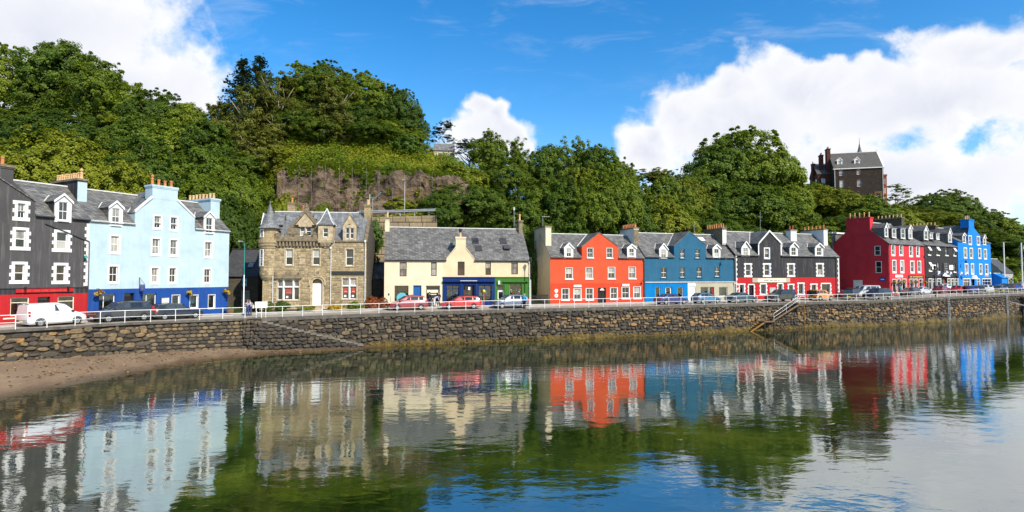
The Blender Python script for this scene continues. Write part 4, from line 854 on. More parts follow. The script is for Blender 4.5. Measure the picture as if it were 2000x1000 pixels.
def basket(x, z, dd, label, pr=.45):
    ca_, sa_ = cos(dd['rot']), sin(dd['rot']); X, Y = dd['O'][0]+x*ca_+pr*sa_, dd['O'][1]+x*sa_-pr*ca_
    t_ = thing('hanging_basket', label, 'hanging basket', (X, Y, dd['O'][2]+z), dd['rot'])
    b = MB(); b.lathe((0, 0), [(.05, -.22), (.17, -.14), (.21, 0)], 10); b.build('bowl', 'timber_dark', t_)
    b = MB(); b.tube((0, pr-.02, .42), (0, 0, .42), .015); b.tube((0, pr-.02, .15), (0, .1, .42), .012)
    for k in range(3): b.tube((.2*cos(2.1*k), .2*sin(2.1*k), 0), (0, 0, .42), .006, n=4)
    b.build('bracket', 'iron_black', t_)
    leaves_obj('flowers', 'flower_mix', t_, [(random.gauss(0, .17), random.gauss(0, .13), random.gauss(.06, .1), .12) for _ in range(14)], 16, .075)
BASKETS = [(d['bask'][0][0], d['bask'][0][1], d, 'hanging basket of yellow flowers at the left end of the blue shopfront'),
           (d['bask'][1][0], d['bask'][1][1], d, 'hanging basket of yellow flowers between two small windows of the blue shopfront'),
           (d['bask'][2][0]-.2, d['bask'][2][1], d, 'hanging basket of yellow flowers at the right corner of the blue shopfront')]
# ---------------------------------------------------------------- stone courses as geometry
def stone_fill(mb, x0, x1, z0, z1, holes=(), y=0.0, hmin=.2, hmax=.32, lmin=.3, lmax=.75, r=random, gap=.012, proud=(.015, .05), topf=None):
    z = z0
    while z < z1-.08:
        hh = min(r.uniform(hmin, hmax), z1-z); x = x0
        while x < x1-.06:
            w = min(r.uniform(lmin, lmax), x1-x)
            if x1-(x+w) < .12: w = x1-x
            segs = [(x, x+w)]
            for a in holes:
                if a[1] < z+hh*.5 < a[3] or (a[1] < z+hh-.03 and a[3] > z+.03):
                    segs = [q for s_ in segs for q in ((s_[0], min(s_[1], a[0])), (max(s_[0], a[2]), s_[1]))]
                    segs = [s_ for s_ in segs if s_[1]-s_[0] > .07]
            for a, c in segs:
                if topf and z+hh > topf((a+c)/2): continue
                p = r.uniform(*proud); b = min(.03, (c-a)*.2); tn = r.random(); g = gap
                V = [(a+g, y, z+g), (c-g, y, z+g), (c-g, y, z+hh-g), (a+g, y, z+hh-g), (a+g+b, y-p, z+g+b), (c-g-b, y-p*r.uniform(.7, 1), z+g+b), (c-g-b, y-p, z+hh-g-b), (a+g+b, y-p*r.uniform(.7, 1), z+hh-g-b)]
                mb.add(V, [(0, 1, 5, 4), (1, 2, 6, 5), (2, 3, 7, 6), (3, 0, 4, 7), (4, 5, 6, 7)], 0, tn)
            x += w
        z += hh
    return mb
# ---------------------------------------------------------------- baronial stone bank
d = DATA['SB']; L = d['L']; D = d['D']; ez, rz = d['string'], d['rz']
H_ = house('stone_house', 'ornate brown stone building with conical corner turret and arched white door', d)
tri, dbl, dr, ddb = d['tri'], d['dbl'], d['door'], d['ddbl']; W3 = d['win']; mid = d['mid']
holes = W3+[tri, dbl, dr]
P = facade(L, [(0, ez), (L, ez)], holes, []); zones_build(H_, P, {'wall': 'rubble'})
fr = [(h[0]-.16, h[1]-.16, h[2]+.16, h[3]+.18) for h in holes]
sf = MB(); stone_fill(sf, .62, mid, -.3, 6.45, fr+[(1.2, 3.0, 4.15, 3.75), (3.7, 4.5, 4.55, 5.8), (4.9, 3.0, 6.65, 3.9)]); stone_fill(sf, mid+.02, L, -.3, ez-.15, fr+[(mid, 3.4, 10.85, 3.86)])
sf.build('coursed_stone', 'bank_stone', H_, kind='stuff')
dress = dict(m='dressed_stone', kind='plain', w=.15, bot=.15, p=.05)
for h in W3: window(H_, h, nx=1, sur=dress, gm='glass_dark')
def mullioned(h, fr_, tr, lab=None, posters=()):
    x0, z0, x1, z1 = h; surround(H_, h, **dress)
    e = [x0]+[x0+(x1-x0)*k for k in fr_]+[x1]; zt = z0+(z1-z0)*tr; b = MB()
    for k in e[1:-1]: b.box(k-.07, -.03, z0, k+.07, .2, z1)
    for a, c in zip(e, e[1:]): b.box(a+(.07 if a != x0 else 0), -.025, zt-.05, c-(.07 if c != x1 else 0), .2, zt+.05)
    b.build('mullion', 'white_paint', H_)
    for k, (a, c) in enumerate(zip(e, e[1:])):
        a += .07 if a != x0 else 0; c -= .07 if c != x1 else 0
        window(H_, (a, zt+.05, c, z1), nx=1, meet=False, gm='glass_curtain', fw=.04); w = window(H_, (a, z0, c, zt-.05), nx=1, meet=False, gm='glass_dark', fw=.04)
        if k in posters:
            q = MB().box(a+.14, .118, z0+.62, c-.12, .128, zt-.18).build('poster', 'poster_red', w)
            q = MB().box(a+.2, .112, z0+.8, c-.2, .117, zt-.6); q.box(a+.18, .112, z0+.2, a+.42, .128, z0+.42); q.build('poster_print', 'sign_white', w)
mullioned(tri, (.27, .73), .62, posters=(1,)); mullioned(dbl, (.5,), .62, posters=(0, 1))
# arched doorway
x0, z0, x1, z1 = dr; xc = (x0+x1)/2; rr = (x1-x0)/2; zs = z1-rr
door(H_, (x0, z0, x1, zs+.02), 'white_gloss', y=.24, lab='white panelled front door under a dark fanlight')
b = MB(); q = MB(); N_ = 12
A_ = [(xc-rr*cos(pi*k/N_), zs+rr*sin(pi*k/N_)) for k in range(N_+1)]
b.add([(a, .26, c) for a, c in A_], [tuple(range(N_+1))]); b.build('fanlight', 'glass_dark', H_)
for k in range(N_):                                               # voussoirs
    def pt(rad, kk): return (xc-rad*cos(pi*kk/N_), zs+rad*sin(pi*kk/N_))
    for r0, r1, y0 in ((rr, rr+.2, -.05), (rr+.22, rr+.36, -.14)):
        a, c, e_, f_ = pt(r0, k), pt(r1, k), pt(r1, k+1), pt(r0, k+1)
        q.add([(p[0], y_, p[1]) for y_ in (y0, .24) for p in (a, c, e_, f_)], [(0, 1, 2, 3), (0, 4, 5, 1), (1, 5, 6, 2), (2, 6, 7, 3), (3, 7, 4, 0)])
    # spandrel between arch and square opening
for s_ in (-1, 1):
    Q = [p for p in A_ if (p[0]-xc)*s_ >= -1e-6]; Q = Q if s_ < 0 else Q[::-1]
    q.add([(xc+s_*rr, -.01, z1)]+[(p[0], -.01, p[1]) for p in Q], [tuple(range(len(Q)+1))])
    q.box(xc+s_*(rr+.29)-.09, -.16, zs-.22, xc+s_*(rr+.29)+.09, 0, zs)
    q.box(min(xc+s_*rr, xc+s_*(rr+.2)), -.05, z0, max(xc+s_*rr, xc+s_*(rr+.2)), .24, zs)
q.box(xc-.3, -.1, z1+.42, xc+.3, 0, z1+1.0); q.lathe((xc, 0), [(.001, 0), (.2, .001)], 3)
q.build('door_arch', 'dressed_stone', H_)
MB().bbox(xc-.2, -.13, z1+.5, xc+.2, -.1, z1+.8, .02).build('door_crest', 'stone_weathered', H_)
st = MB(); st.box(x0-.5, -.9, -.5, x1+.5, -.05, -.05); st.box(x0-.7, -1.3, -.6, x1+.7, -.901, -.22); st.build('doorstep', 'dressed_stone', H_)
# bay-window parapet, plaque, strings, dark fascia
h = d['midw']; b = MB(); b.box(1.25, -.28, 3.02, 4.12, 0, 3.14); b.box(1.3, -.2, 3.141, 4.05, 0, 3.42)
for x in (1.38, 3.85): b.lathe((x, -.1), [(.14, 3.43), (.1, 3.5), (.15, 3.66), (.05, 3.84)], 8)
b.add([(2.75+.42*cos(pi*k/8), y_, 3.42+.42*sin(pi*k/8)) for y_ in (-.22, 0) for k in range(9)], [tuple(range(9))]+[(k, k+9, k+10, k+1) for k in range(8)])
b.build('bay_parapet', 'stone_weathered', H_)
b = MB(); x0, z0, x1, z1 = d['plaque']; b.bbox(x0+.1, -.08, z0+.15, x1-.1, 0, z1-.35, .03); b.box(x0, -.12, z1-.35, x1, 0, z1-.25); b.add([(x0+.05, y_, z1-.25) for y_ in (-.1, 0)]+[(x1-.05, y_, z1-.25) for y_ in (-.1, 0)]+[((x0+x1)/2, y_, z1+.05) for y_ in (-.1, 0)], [(0, 2, 4), (1, 5, 3), (0, 4, 5, 1), (2, 3, 5, 4)]); b.box(x0+.05, -.1, z0, x1-.05, 0, z0+.15); b.build('wall_plaque', 'dressed_stone', H_)
MB().box(d['dark'][0], -.12, 3.44, 10.8, -.05, 3.82).build('dark_fascia', 'dressed_dark', H_)
b = MB(); b.box(.6, -.3, ez-.08, 7.1, 0, ez+.1); n = 16
for k in range(n): x = 1.35+k*.36; b.box(x, -.24, ez-.62, x+.18, 0, ez-.081)
b.box(.9, -.06, ez-.75, 7.0, 0, ez-.621); b.box(mid+.05, -.14, ez-.1, L, 0, ez+.06)
b.build('corbel_course', 'stone_weathered', H_)
b = MB(); c = d['crenel']; b.box(1.3, -.28, ez+.101, 5.82, .05, ez+.42); w = (5.8-1.35)/9
for k in range(0, 9, 2): b.box(1.32+k*w, -.28, ez+.421, 1.32+(k+1)*w, .05, ez+.72); b.box(1.28+k*w, -.33, ez+.721, 1.36+(k+1)*w, .1, ez+.8)
b.build('battlement', 'stone_weathered', H_)
# roof
roof(H_, L, D, ez-.1, rz, 'slate_blue', ov=.05); sides(H_, L, D, ez-.1, rz, 'rubble', which='lb'); sides(H_, L, D, ez-.1, rz, 'rubble_dark', which='r')
e0, r0 = ez-.1, rz
# crow-stepped centre gable with its own pediment dormer
h = d['gdbl']; gx0, gx1 = 2.45, 5.75; gc = (h[0]+h[2])/2
b = MB(); f_ = facade(gx1-gx0, [(0, 8.55), (gx1-gx0, 8.55)], [(h[0]-gx0, h[1], h[2]-gx0, h[3])], [], ez+.2)['wall']; f_.v = [(p[0]+gx0, p[1]+.12, p[2]) for p in f_.v]; reveal(f_, h, .12, y0=.12)
nst = 5
for k in range(nst):
    w_ = 1.72-.32*k; zb = 8.55+k*.36; f_.box(gc-w_, .3, zb-.01, gc+w_, .62, zb+.36)
f_.box(gc-.3, .28, 8.55+nst*.36-.01, gc+.3, .64, 8.55+nst*.36+.55)
f_.poly((gx0, .12, 8.55), (gx1, .12, 8.55), (gx1, .7, 8.55), (gx0, .7, 8.55)); f_.poly((gx0, .12, ez), (gx0, .12, 8.55), (gx0, 1.6, 8.55), (gx0, 1.6, ez)); f_.poly((gx1, .12, ez), (gx1, 1.6, ez), (gx1, 1.6, 8.55), (gx1, .12, 8.55))
o = f_.build('stepped_gable', 'stone_weathered', H_)
b = MB()
for k in range(nst): w_ = 1.72-.32*k; [b.box(gc+s_*w_-.09, .26, 8.55+k*.36+.351, gc+s_*w_+.09, .66, 8.55+k*.36+.42) for s_ in (-1, 1)]
b.lathe((gc, .46), [(.12, 10.9), (.2, 11.0), (.1, 11.12), (.16, 11.25), (.02, 11.42)], 8); b.build('cope_stone', 'stone_weathered', o)
x0, z0, x1, z1 = h; b = MB(); b.add([(x0-.45, -.02, z1+.2), (x1+.45, -.02, z1+.2), (gc, -.02, 10.25), (x0-.45, .5, z1+.2), (x1+.45, .5, z1+.2), (gc, .5, 10.25)], [(0, 1, 2), (0, 3, 4, 1), (1, 4, 5, 2), (2, 5, 3, 0)]); b.box(x0-.1, -.04, z1, x1+.1, .115, z1+.199); b.build('pediment', 'dressed_stone', o)
b = MB()
for a_, c_ in (((x0-.55, z1+.17), (gc, 10.3)), ((gc, 10.3), (x1+.55, z1+.17))): b.slab((a_[0], -.1, a_[1]), (c_[0], -.1, c_[1]), (c_[0], -.1, c_[1]+.13), (a_[0], -.1, a_[1]+.13), .3)
b.build('pediment_cope', 'stone_weathered', o)
xm = (x0+x1)/2
for a, c in ((x0, xm-.07), (xm+.07, x1)): window(H_, (a, z0, c, z1), y=.22, nx=1, gm='glass_dark', fw=.05)
MB().box(xm-.07, .06, z0, xm+.07, .3, z1).build('mullion', 'dressed_stone', H_)
# square bartizan with pyramid cap
sx0, sx1 = 5.86, 7.42; zc = d['sqcorb'][1]; b = MB(); hq = d['sqwin']
f_ = facade(sx1-sx0, [(0, 8.85), (sx1-sx0, 8.85)], [(hq[0]-sx0, hq[1], hq[2]-sx0, hq[3])], [], ez+.02)['wall']; f_.v = [(p[0]+sx0, p[1]-.42, p[2]) for p in f_.v]; reveal(f_, hq, .14, y0=-.42)
f_.poly((sx0, -.42, ez), (sx0, -.42, 8.85), (sx0, 1.1, 8.85), (sx0, 1.1, ez)); f_.poly((sx1, -.42, ez), (sx1, 1.1, ez), (sx1, 1.1, 8.85), (sx1, -.42, 8.85))
for k in range(4): e = .12*k; f_.box(sx0+e*1.6, -.42+e*.9, ez-.02-.19*(k+1), sx1-e*1.6, .0, ez-.02-.19*k-.002)
f_.box(sx0-.05, -.47, ez-.02, sx1+.05, 0, ez+.12); f_.box(sx0-.06, -.48, 8.851, sx1+.06, 1.1, 8.93)
o = f_.build('corner_bartizan', 'dressed_stone', H_)
ap = ((sx0+sx1)/2, .33, d['sqapex'][1]); b = MB(); q4 = [(sx0-.15, -.57, 8.93), (sx1+.15, -.57, 8.93), (sx1+.15, 1.25, 8.93), (sx0-.15, 1.25, 8.93)]
m4 = [(a+(ap[0]-a)*.38, c+(ap[1]-c)*.38, 9.42) for a, c, _ in q4]
b.add(q4+m4+[ap], [(0, 1, 5, 4), (1, 2, 6, 5), (2, 3, 7, 6), (3, 0, 4, 7), (4, 5, 8), (5, 6, 8), (6, 7, 8), (7, 4, 8)]); b.build('pyramid_roof', 'slate_blue', o)
b = MB()
for k in range(4): b.tube(q4[k], m4[k], .05, n=6); b.tube(m4[k], ap, .05, n=6)
b.build('hip_lead', 'pale_flash', o); w = window(H_, hq, y=-.3, nx=1, gm='glass_dark', fw=.05)
# right gabled dormer
h = d['dd'][0]; x0, z0, x1, z1 = ddb; a0, a1 = x0-.3, x1+.3; xm = (x0+x1)/2
f_ = facade(a1-a0, [(0, z1+.25), (xm-a0, h[3]), (a1-a0, z1+.25)], [(x0-a0, z0, x1-a0, z1)], [], ez)['wall']; f_.v = [(p[0]+a0, p[1]-.03, p[2]) for p in f_.v]; reveal(f_, ddb, .14, y0=-.03)
f_.lathe((xm, .0), [(.17, z1+.45), (.1, z1+.5)], 8); f_.lathe((xm, .05), [(.06, h[3]), (.12, h[3]+.12), (.02, h[3]+.3)], 6)
o = f_.build('stone_dormer', 'dressed_stone', H_); b = MB(); b.poly((a0, -.03, ez), (a0, -.03, z1+.25), (a0, 2.6, z1+.25), (a0, 2.6, ez)); b.poly((a1, -.03, ez), (a1, 2.6, ez), (a1, 2.6, z1+.25), (a1, -.03, z1+.25)); b.build('dormer_cheek', 'slate_blue', o)
b = MB(); b.slab((xm, .1, h[3]-.03), (a0-.05, .1, z1+.2), (a0-.05, 3, z1+.2), (xm, 4, h[3]-.03), -.06); b.slab((a1+.05, .1, z1+.2), (xm, .1, h[3]-.031), (xm, 4, h[3]-.031), (a1+.05, 3, z1+.2), -.06); b.build('dormer_roof', 'slate_blue', o)
b = MB()
for a_, c_ in (((a0-.06, z1+.2), (xm, h[3]+.02)), ((xm, h[3]+.02), (a1+.06, z1+.2))): b.slab((a_[0], -.07, a_[1]), (c_[0], -.07, c_[1]), (c_[0], -.07, c_[1]+.12), (a_[0], -.07, a_[1]+.12), .2)
b.build('dormer_cope', 'stone_weathered', o)
for a, c in ((x0, xm-.06), (xm+.06, x1)): window(H_, (a, z0, c, z1), y=.08, nx=1, gm='glass_dark', fw=.05)
MB().box(xm-.06, -.05, z0, xm+.06, .16, z1).build('mullion', 'dressed_stone', H_)
# round corner turret, corbelled out
cx, cy, cr = .52, .55, .95; b = MB()
b.lathe((cx, cy), [(.45, 2.35), (.62, 2.7), (.64, 2.9), (.78, 2.92), (.78, 3.1), (.9, 3.12), (.9, 3.3), (cr, 3.32), (cr, 6.3), (cr+.08, 6.35), (cr+.08, 6.55), (cr+.18, 6.6), (cr+.18, 6.85), (cr+.27, 6.9), (cr+.27, ez+.1), (cr+.02, ez+.12), (cr+.02, 8.45), (cr+.12, 8.47), (cr+.12, 8.58)], 24)
o = b.build('turret', 'rubble', H_)
ts = MB(); zz = 3.36
while zz < 8.4:
    hh = .26; r_c = cr; kk = 0.0
    if not (6.2 < zz < 7.35):
        an = -3.5+random.random()*.2
        while an < .3:
            da = random.uniform(.28, .55); p_ = random.uniform(.012, .035); tn = random.random(); A0, A1 = an+.012, an+da-.012
            ts.add([(cx+(r_c+o_)*cos(a_), cy+(r_c+o_)*sin(a_), z_) for o_, e_ in ((0, 0), (p_, .025)) for a_, z_ in ((A0+e_, zz+.012+e_), (A1-e_, zz+.012+e_), (A1-e_, zz+hh-.012-e_), (A0+e_, zz+hh-.012-e_))], [(0, 1, 5, 4), (1, 2, 6, 5), (2, 3, 7, 6), (3, 0, 4, 7), (4, 5, 6, 7)], 0, tn)
            an += da
    zz += hh
ts.build('coursed_stone', 'bank_stone', o, kind='stuff')
b = MB(); b.lathe((cx, cy), [(cr+.34, 8.5), (cr+.05, 8.72), (.66, 9.4), (.36, 10.3), (.1, 11.15), (.05, 11.3), (.09, 11.38), (.02, 11.6)], 20); b.build('conical_roof', 'slate_blue', o)
for zz0, zz1 in ((4.35, 6.2), (7.5, 8.4)):
    for an, nm in ((-128, 'w'), (-172, 'w')):
        c_, s_ = cos(R(an)), sin(R(an)); b = MB(); u_ = (-s_, c_)
        def P3(t_, z, rr_): return (cx+c_*rr_+u_[0]*t_, cy+s_*rr_+u_[1]*t_, z)
        fr_ = MB()
        for t0, t1, za, zb in ((-.26, -.2, zz0, zz1), (.2, .26, zz0, zz1), (-.2, .2, zz1-.06, zz1), (-.2, .2, zz0, zz0+.07), (-.2, .2, (zz0+zz1)/2-.03, (zz0+zz1)/2+.03)):
            fr_.add([P3(t_, z, rr_) for rr_ in (cr-.1, cr+.05) for t_, z in ((t0, za), (t1, za), (t1, zb), (t0, zb))], [(0, 1, 2, 3), (4, 5, 6, 7), (0, 1, 5, 4), (1, 2, 6, 5), (2, 3, 7, 6), (3, 0, 4, 7)])
        w = fr_.build('window', 'white_gloss', H_); MB().poly(P3(-.2, zz0, cr+.01), P3(.2, zz0, cr+.01), P3(.2, zz1, cr+.01), P3(-.2, zz1, cr+.01)).build('pane', 'glass_dark', w)
# little gabled dormer on the left return, seen edge-on
b = MB(); b.slab((-.75, 1.9, 9.0), (-.75, 2.75, 10.35), (1.6, 2.75, 10.35), (1.6, 1.9, 9.0), .08); b.slab((-.75, 2.75, 10.35), (-.75, 3.6, 9.0), (1.6, 3.6, 9.0), (1.6, 2.75, 10.35), .08)
o = b.build('side_dormer', 'slate_blue', H_); b = MB(); b.tube((-.78, 1.8, 8.85), (-.78, 2.75, 10.45), .07); b.tube((-.78, 3.7, 8.85), (-.78, 2.75, 10.45), .07); b.tube((-.78, 2.75, 9.2), (-.78, 2.75, 10.4), .05); b.tube((-.78, 2.1, 9.35), (-.78, 3.4, 9.35), .05); b.build('bargeboard', 'white_gloss', o)
MB().poly((-.45, 2, 7), (-.45, 3.5, 7), (-.45, 3.5, 9.1), (-.45, 2.75, 10.2), (-.45, 2, 9.1)).build('dormer_face', 'rubble', o)
chimney(H_, L-.75, L, 3.6, 5.6, 9.4, 11.75, 'rubble', 2, 'y', 'clay_buff', skew=False); chimney(H_, .9, 1.75, 6.4, 7.4, 9, 12.2, 'rubble', 1, 'x', 'clay_pot', skew=False); chimney(H_, 2.0, 2.9, 7.2, 8.2, 8, 11.4, 'rubble', 1, 'x', 'clay_pot', skew=False)
b = MB()
for k in range(16): z = ez+k*.23; y = (k*.23)/((rz-ez)/(D/2)); b.box(L-.3, y-.1, z-.1, L+.05, y+.35, z+.17)
b.build('crow_steps', 'stone_weathered', H_)
for x, zt in ((1.1, 6.5), (7.2, 6.3), (10.9, ez-.1)): pipe(H_, x, .0, zt, y=-.12)
b = MB(); b.path([(7.2, -.12, 6.4), (7.55, -.3, 6.9), (7.6, -.4, ez)], .045); b.build('downpipe', 'pipe_white', H_)
b = MB(); b.tube((L+.2, 3.8, 11.0), (L+.2, 3.8, 12.5), .025); b.tube((L+.2, 3.8, 12.3), (L+1.2, 3.8, 13.3), .02); b.tube((L+.9, 3.6, 13.2), (L+1.1, 4.0, 12.9), .015); b.build('aerial', 'galv', H_)
# ---------------------------------------------------------------- cream house
d = DATA['CR']; L = d['L']; D = d['D']; ez, rz = d['ez'], d['rz']; g = d['gab']
H_ = house('shop_house', 'long low cream house with brown windows above blue and green shopfronts', d)
s1, s2, bd_ = d['split'], d['split2'], d['band']; gs = d['gs']; gd = d['gd']
xl, xr = g[0][0], g[3][0]; c0, c1 = d['gch'][0], d['gch'][2]
top = [(0, ez), (xl, ez), (c0, g[1][1]), (c1, g[2][1]), (xr, ez), (L, ez)]
G3 = d['g']; bs = d['bs']; bdr = d['bd']
holes = d['win']+G3+bs+[bdr, gd, gs]
P = facade(L, top, holes, [(s1, s2, -2, bd_, 'blue_shopfront'), (s2, L+1, -2, bd_, 'green_shopfront'), (s1, L+1, bd_, 20, 'wall#2')])
for h in bs+[bdr]: reveal(P['blue_shopfront'], h, .3)
for h in [gd, gs]: reveal(P['green_shopfront'], h, .3)
for h in d['win']+G3: reveal(P['wall'], h, .2)
zones_build(H_, P, {'wall': 'cream', 'wall#2': 'cream_deep', 'blue_shopfront': 'navy', 'green_shopfront': 'shop_green'})
for j, h in enumerate(d['win']): window(H_, h, nx=1, fm='brown_frame', gm='glass_curtain' if j in (0, 1, 4) else 'glass_dark', fw=.08, y=.13)
w = shopwin(H_, G3[0], 'brown_frame', mull=(.2,), trans=.7, goods=2, warm=True, y=.25)
b = MB(); xx = (G3[0][0]+G3[0][2])/2+.05; zz = G3[0][1]+.85; b.add([(xx+.62*cos(2*pi*k/20), .22, zz+.62*sin(2*pi*k/20)) for k in range(20)], [tuple(range(20))]); b.build('round_decal', 'aqua', w)
door(H_, G3[1], 'door_blue', y=.22); w = shopwin(H_, G3[2], 'putty', goods=3, y=.22)
b = MB(); x0, z0, x1, z1 = G3[2]; b.box(x0+.15, .18, z1-.85, x1-.2, .2, z1-.5); b.box(x0+.3, .18, z1-1.1, x1-.4, .2, z1-1.0); b.build('blind', 'sign_cream', w)
for h in bs: shopwin(H_, h, 'navy', mull=(.5,), trans=.78, goods=26, y=.2, warm=True, deep=.8)
door(H_, bdr, 'brown_frame', y=.6, glazed=True); MB().box(bdr[2]-.75, .2, 1.85, bdr[2]-.5, .26, 2.2).build('notice', 'sign_white', H_)
door(H_, gd, 'white_gloss', y=.3, fan=.75, glazed=True, lab='white glazed door in the green shopfront'); w = shopwin(H_, gs, 'sign_grey', goods=6, y=.2)
b = MB()                                        # bunting loop in the green window
for k in range(13):
    t_ = k/12; x = gs[0]+.1+(gs[2]-gs[0]-.2)*t_; z = gs[3]-.35-1.0*(1-(2*t_-1)**2)*.95; b.add([(x-.06, .15, z), (x+.06, .15, z), (x, .15, z-.15), (x, .17, z-.05)], [(0, 1, 2), (0, 3, 1)], k % 3)
b.build('bunting', ['cloth_red', 'cloth_white', 'orange'], w)
b = MB(); z = d['ledge'][0][1]; b.box(s1, -.28, z-.05, s2-.02, -.003, z+.05); b.box(s1, -.1, bd_-.08, s2-.02, -.003, bd_); b.build('fascia_ledge', 'navy', H_)
MB().box(s1+2.1, -.285, z+.051, s2-2.2, -.05, z+.1).build('awning_cover', 'sign_white', H_)
b = MB(); b.box(s2+1.0, -.22, z-.1, L-.2, -.003, z+.0); b.box(s2+.01, -.08, bd_-.08, L, -.003, bd_); b.build('fascia_ledge', 'shop_green', H_)
MB().bbox(s2+.35, -.25, 2.5, s2+.6, -.02, 2.95).build('shop_lamp', 'sign_white', H_)
b = MB()
for x in (s1+.02, bs[0][2]+.1, bs[1][0]-.35): b.bbox(x, -.07, -.3, x+.25, -.002, z-.06, .015)
b.build('pilaster', 'navy', H_)
roof(H_, L, D, ez, rz, 'slate', ov=.2, gaps=[(xl, xr)]); sides(H_, L, D, ez, rz, 'rubble_dark', which='lb'); sides(H_, L, D, ez, rz, 'cream', which='r')
gable_roof(H_, xl, ez+.02, (c0+c1)/2, g[1][1]+.7, xr, ez+.02, D, 'slate', ez, rz, side='cream', valley=False, ov=.0)
for (xa, za), (xb, zb) in (((xl, ez), (c0, g[1][1])), ((c1, g[2][1]), (xr, ez))): MB().slab((xa, -.05, za-.02), (xb, -.05, zb-.02), (xb, -.05, zb+.13), (xa, -.05, za+.13), .3).build('skew', 'cream_deep', H_)
chimney(H_, c0, c1, -.012, .95, g[1][1]-.3, d['gch'][3], 'cream_deep', 0, skew=False, cope='cream', cm=.06)
b = MB(); b.lathe(((c0+c1)/2, .45), [(.16, d['gch'][3]), (.13, d['gch'][3]+.55), (.1, d['gch'][3]+.55)], 10); b.lathe(((c0+c1)/2, .45), [(.09, d['gch'][3]+.56), (.2, d['gch'][3]+.75), (.2, d['gch'][3]+.9), (.1, d['gch'][3]+1.05)], 10, 1); b.build('chimney_pot', ['clay_buff', 'iron_black'], H_)
chimney(H_, -.02, .5, 3.6, 5.2, 8.6, d['chL'][3], 'cream', 1, 'y', 'clay_buff', skew=False, ph=.9); chimney(H_, L-.62, L-.1, 3.6, 5.0, 8.6, d['chR'][3]+.15, 'stone_weathered', 1, 'y', 'clay_buff', skew=False, ph=.8)
b = MB(); b.tube((L-1.1, 4.3, rz), (L-1.1, 4.3, rz+2.7), .03); b.box(L-1.2, 4.2, rz+2.5, L-1.0, 4.4, rz+2.9); b.build('aerial', 'galv', H_)
sl = (rz-ez)/(D/2)
for j, (x, z) in enumerate(d['sky']):
    yc_ = (z-ez)/sl; b = MB(); up = np.array((0, 1, sl))/math.hypot(1, sl); nn = np.array((0, -sl, 1))/math.hypot(1, sl)
    def SP(a, c, e): p = np.array((x+a, yc_, z))+up*c+nn*e; return tuple(p)
    tilt = .25 if j == 3 else 0
    def fr4(hw, hh, lo, hi): return [SP(-hw, -hh, lo+tilt*(hh)/.5), SP(hw, -hh, lo+tilt*hh/.5), SP(hw, hh, lo), SP(-hw, hh, lo), SP(-hw, -hh, hi+tilt*hh/.5), SP(hw, -hh, hi+tilt*hh/.5), SP(hw, hh, hi), SP(-hw, hh, hi)]
    bx = [(0, 1, 5, 4), (1, 2, 6, 5), (2, 3, 7, 6), (3, 0, 4, 7), (4, 5, 6, 7)]
    b.add(fr4(.42, .5, .0, .13), bx); o = b.build('rooflight', 'gutter_grey', H_); MB().add(fr4(.34, .42, .132, .14), bx).build('pane', 'glass_dark', o)
gutter(H_, 0, xl, ez-.1); gutter(H_, xr, L, ez-.1); pipe(H_, L-.08, 0, ez-.4, 'pipe_white')
b = MB()
for k in range(9): b.box(.72, -.01, .5+.07*k, .78, -.003, .54+.07*k)
b.box(.45, -.03, 1.25, .62, -.002, 1.5); b.build('meter_box', 'gutter_grey', H_)
# ---------------------------------------------------------------- orange-red house
d = DATA['RH']; L = d['L']; D = d['D']; ez, rz = d['ez'], d['rz']; g = d['gab']
H_ = house('gabled_house', 'orange red house with pointed centre gable and black front door', d)
top = [(0, ez), (g[0][0], ez), g[0], g[1], g[2], (g[2][0], ez), (L, ez)]
P = facade(L, top, d['win']+d['dorm']+[d['door']], [(0, L, -2, d['band'], 'lower_wall')])
reveal(P['lower_wall'], d['door'], .25); zones_build(H_, P, {'wall': 'orange_red', 'lower_wall': 'orange_red_low'})
for j, h in enumerate(d['win']): window(H_, h, nx=2, sur=dict(m='white_paint', w=.07 if j < 6 else .11, bot=0, p=.02, top=.05), sill=dict(m='white_paint', e=.16, h=.17), gm='glass_dark' if j not in (3, 5, 11) else 'glass_curtain')
for h in d['dorm']: dormer(H_, h, d['dapex'], ez, rz, D, 'white_paint', ew=.3)
door(H_, d['door'], 'door_dark', y=.22, fan=.35)
b = MB(); xm = (d['door'][0]+d['door'][2])/2; b.add([(xm-.34, -.06, 1.82), (xm+.34, -.06, 1.82), (xm+.2, -.06, 2.02), (xm, -.06, 2.12), (xm-.2, -.06, 2.02)], [(0, 1, 2, 3, 4)]); b.box(xm-.34, -.06, 1.78, xm+.34, .0, 1.82); b.build('door_sign', 'rose_white', H_)
for j, h in enumerate(d['signs']): signboard(H_, (h[0]-.02, h[1]+.06, h[2]+.02, h[3]+.1), 'sign_white', rows=1, lm='cloth_grey', seed=j+4, lab='small white board above a ground floor window', fill=.6, hgt=.4)
for j, (x, z) in enumerate(d['discs']):
    b = MB(); b.add([(x+.25*cos(2*pi*k/20), y_, z+.25*sin(2*pi*k/20)) for y_ in (-.04, 0) for k in range(20)], [tuple(range(20))]+[(k, k+20, (k+1) % 20+20, (k+1) % 20) for k in range(20)]); o = b.build('round_plaque', 'sign_white', H_)
    b = MB(); b.box(x-.09, -.045, z-.06, x+.09, -.0405, z+.05); b.build('plaque_emblem', 'sign_red' if j else 'sign_grey', o)
MB().box(0, -.025, d['band'], L, -.002, d['band']+.05).build('band_course', 'orange_red', H_)
roof(H_, L, D, ez, rz, gaps=[(g[0][0], g[2][0])]+[(h[0]-0.3, h[2]+0.3) for h in d['dorm']]); sides(H_, L, D, ez, rz, 'gable_cream', which='l'); sides(H_, L, D, ez, rz, 'grey_render', which='rb')
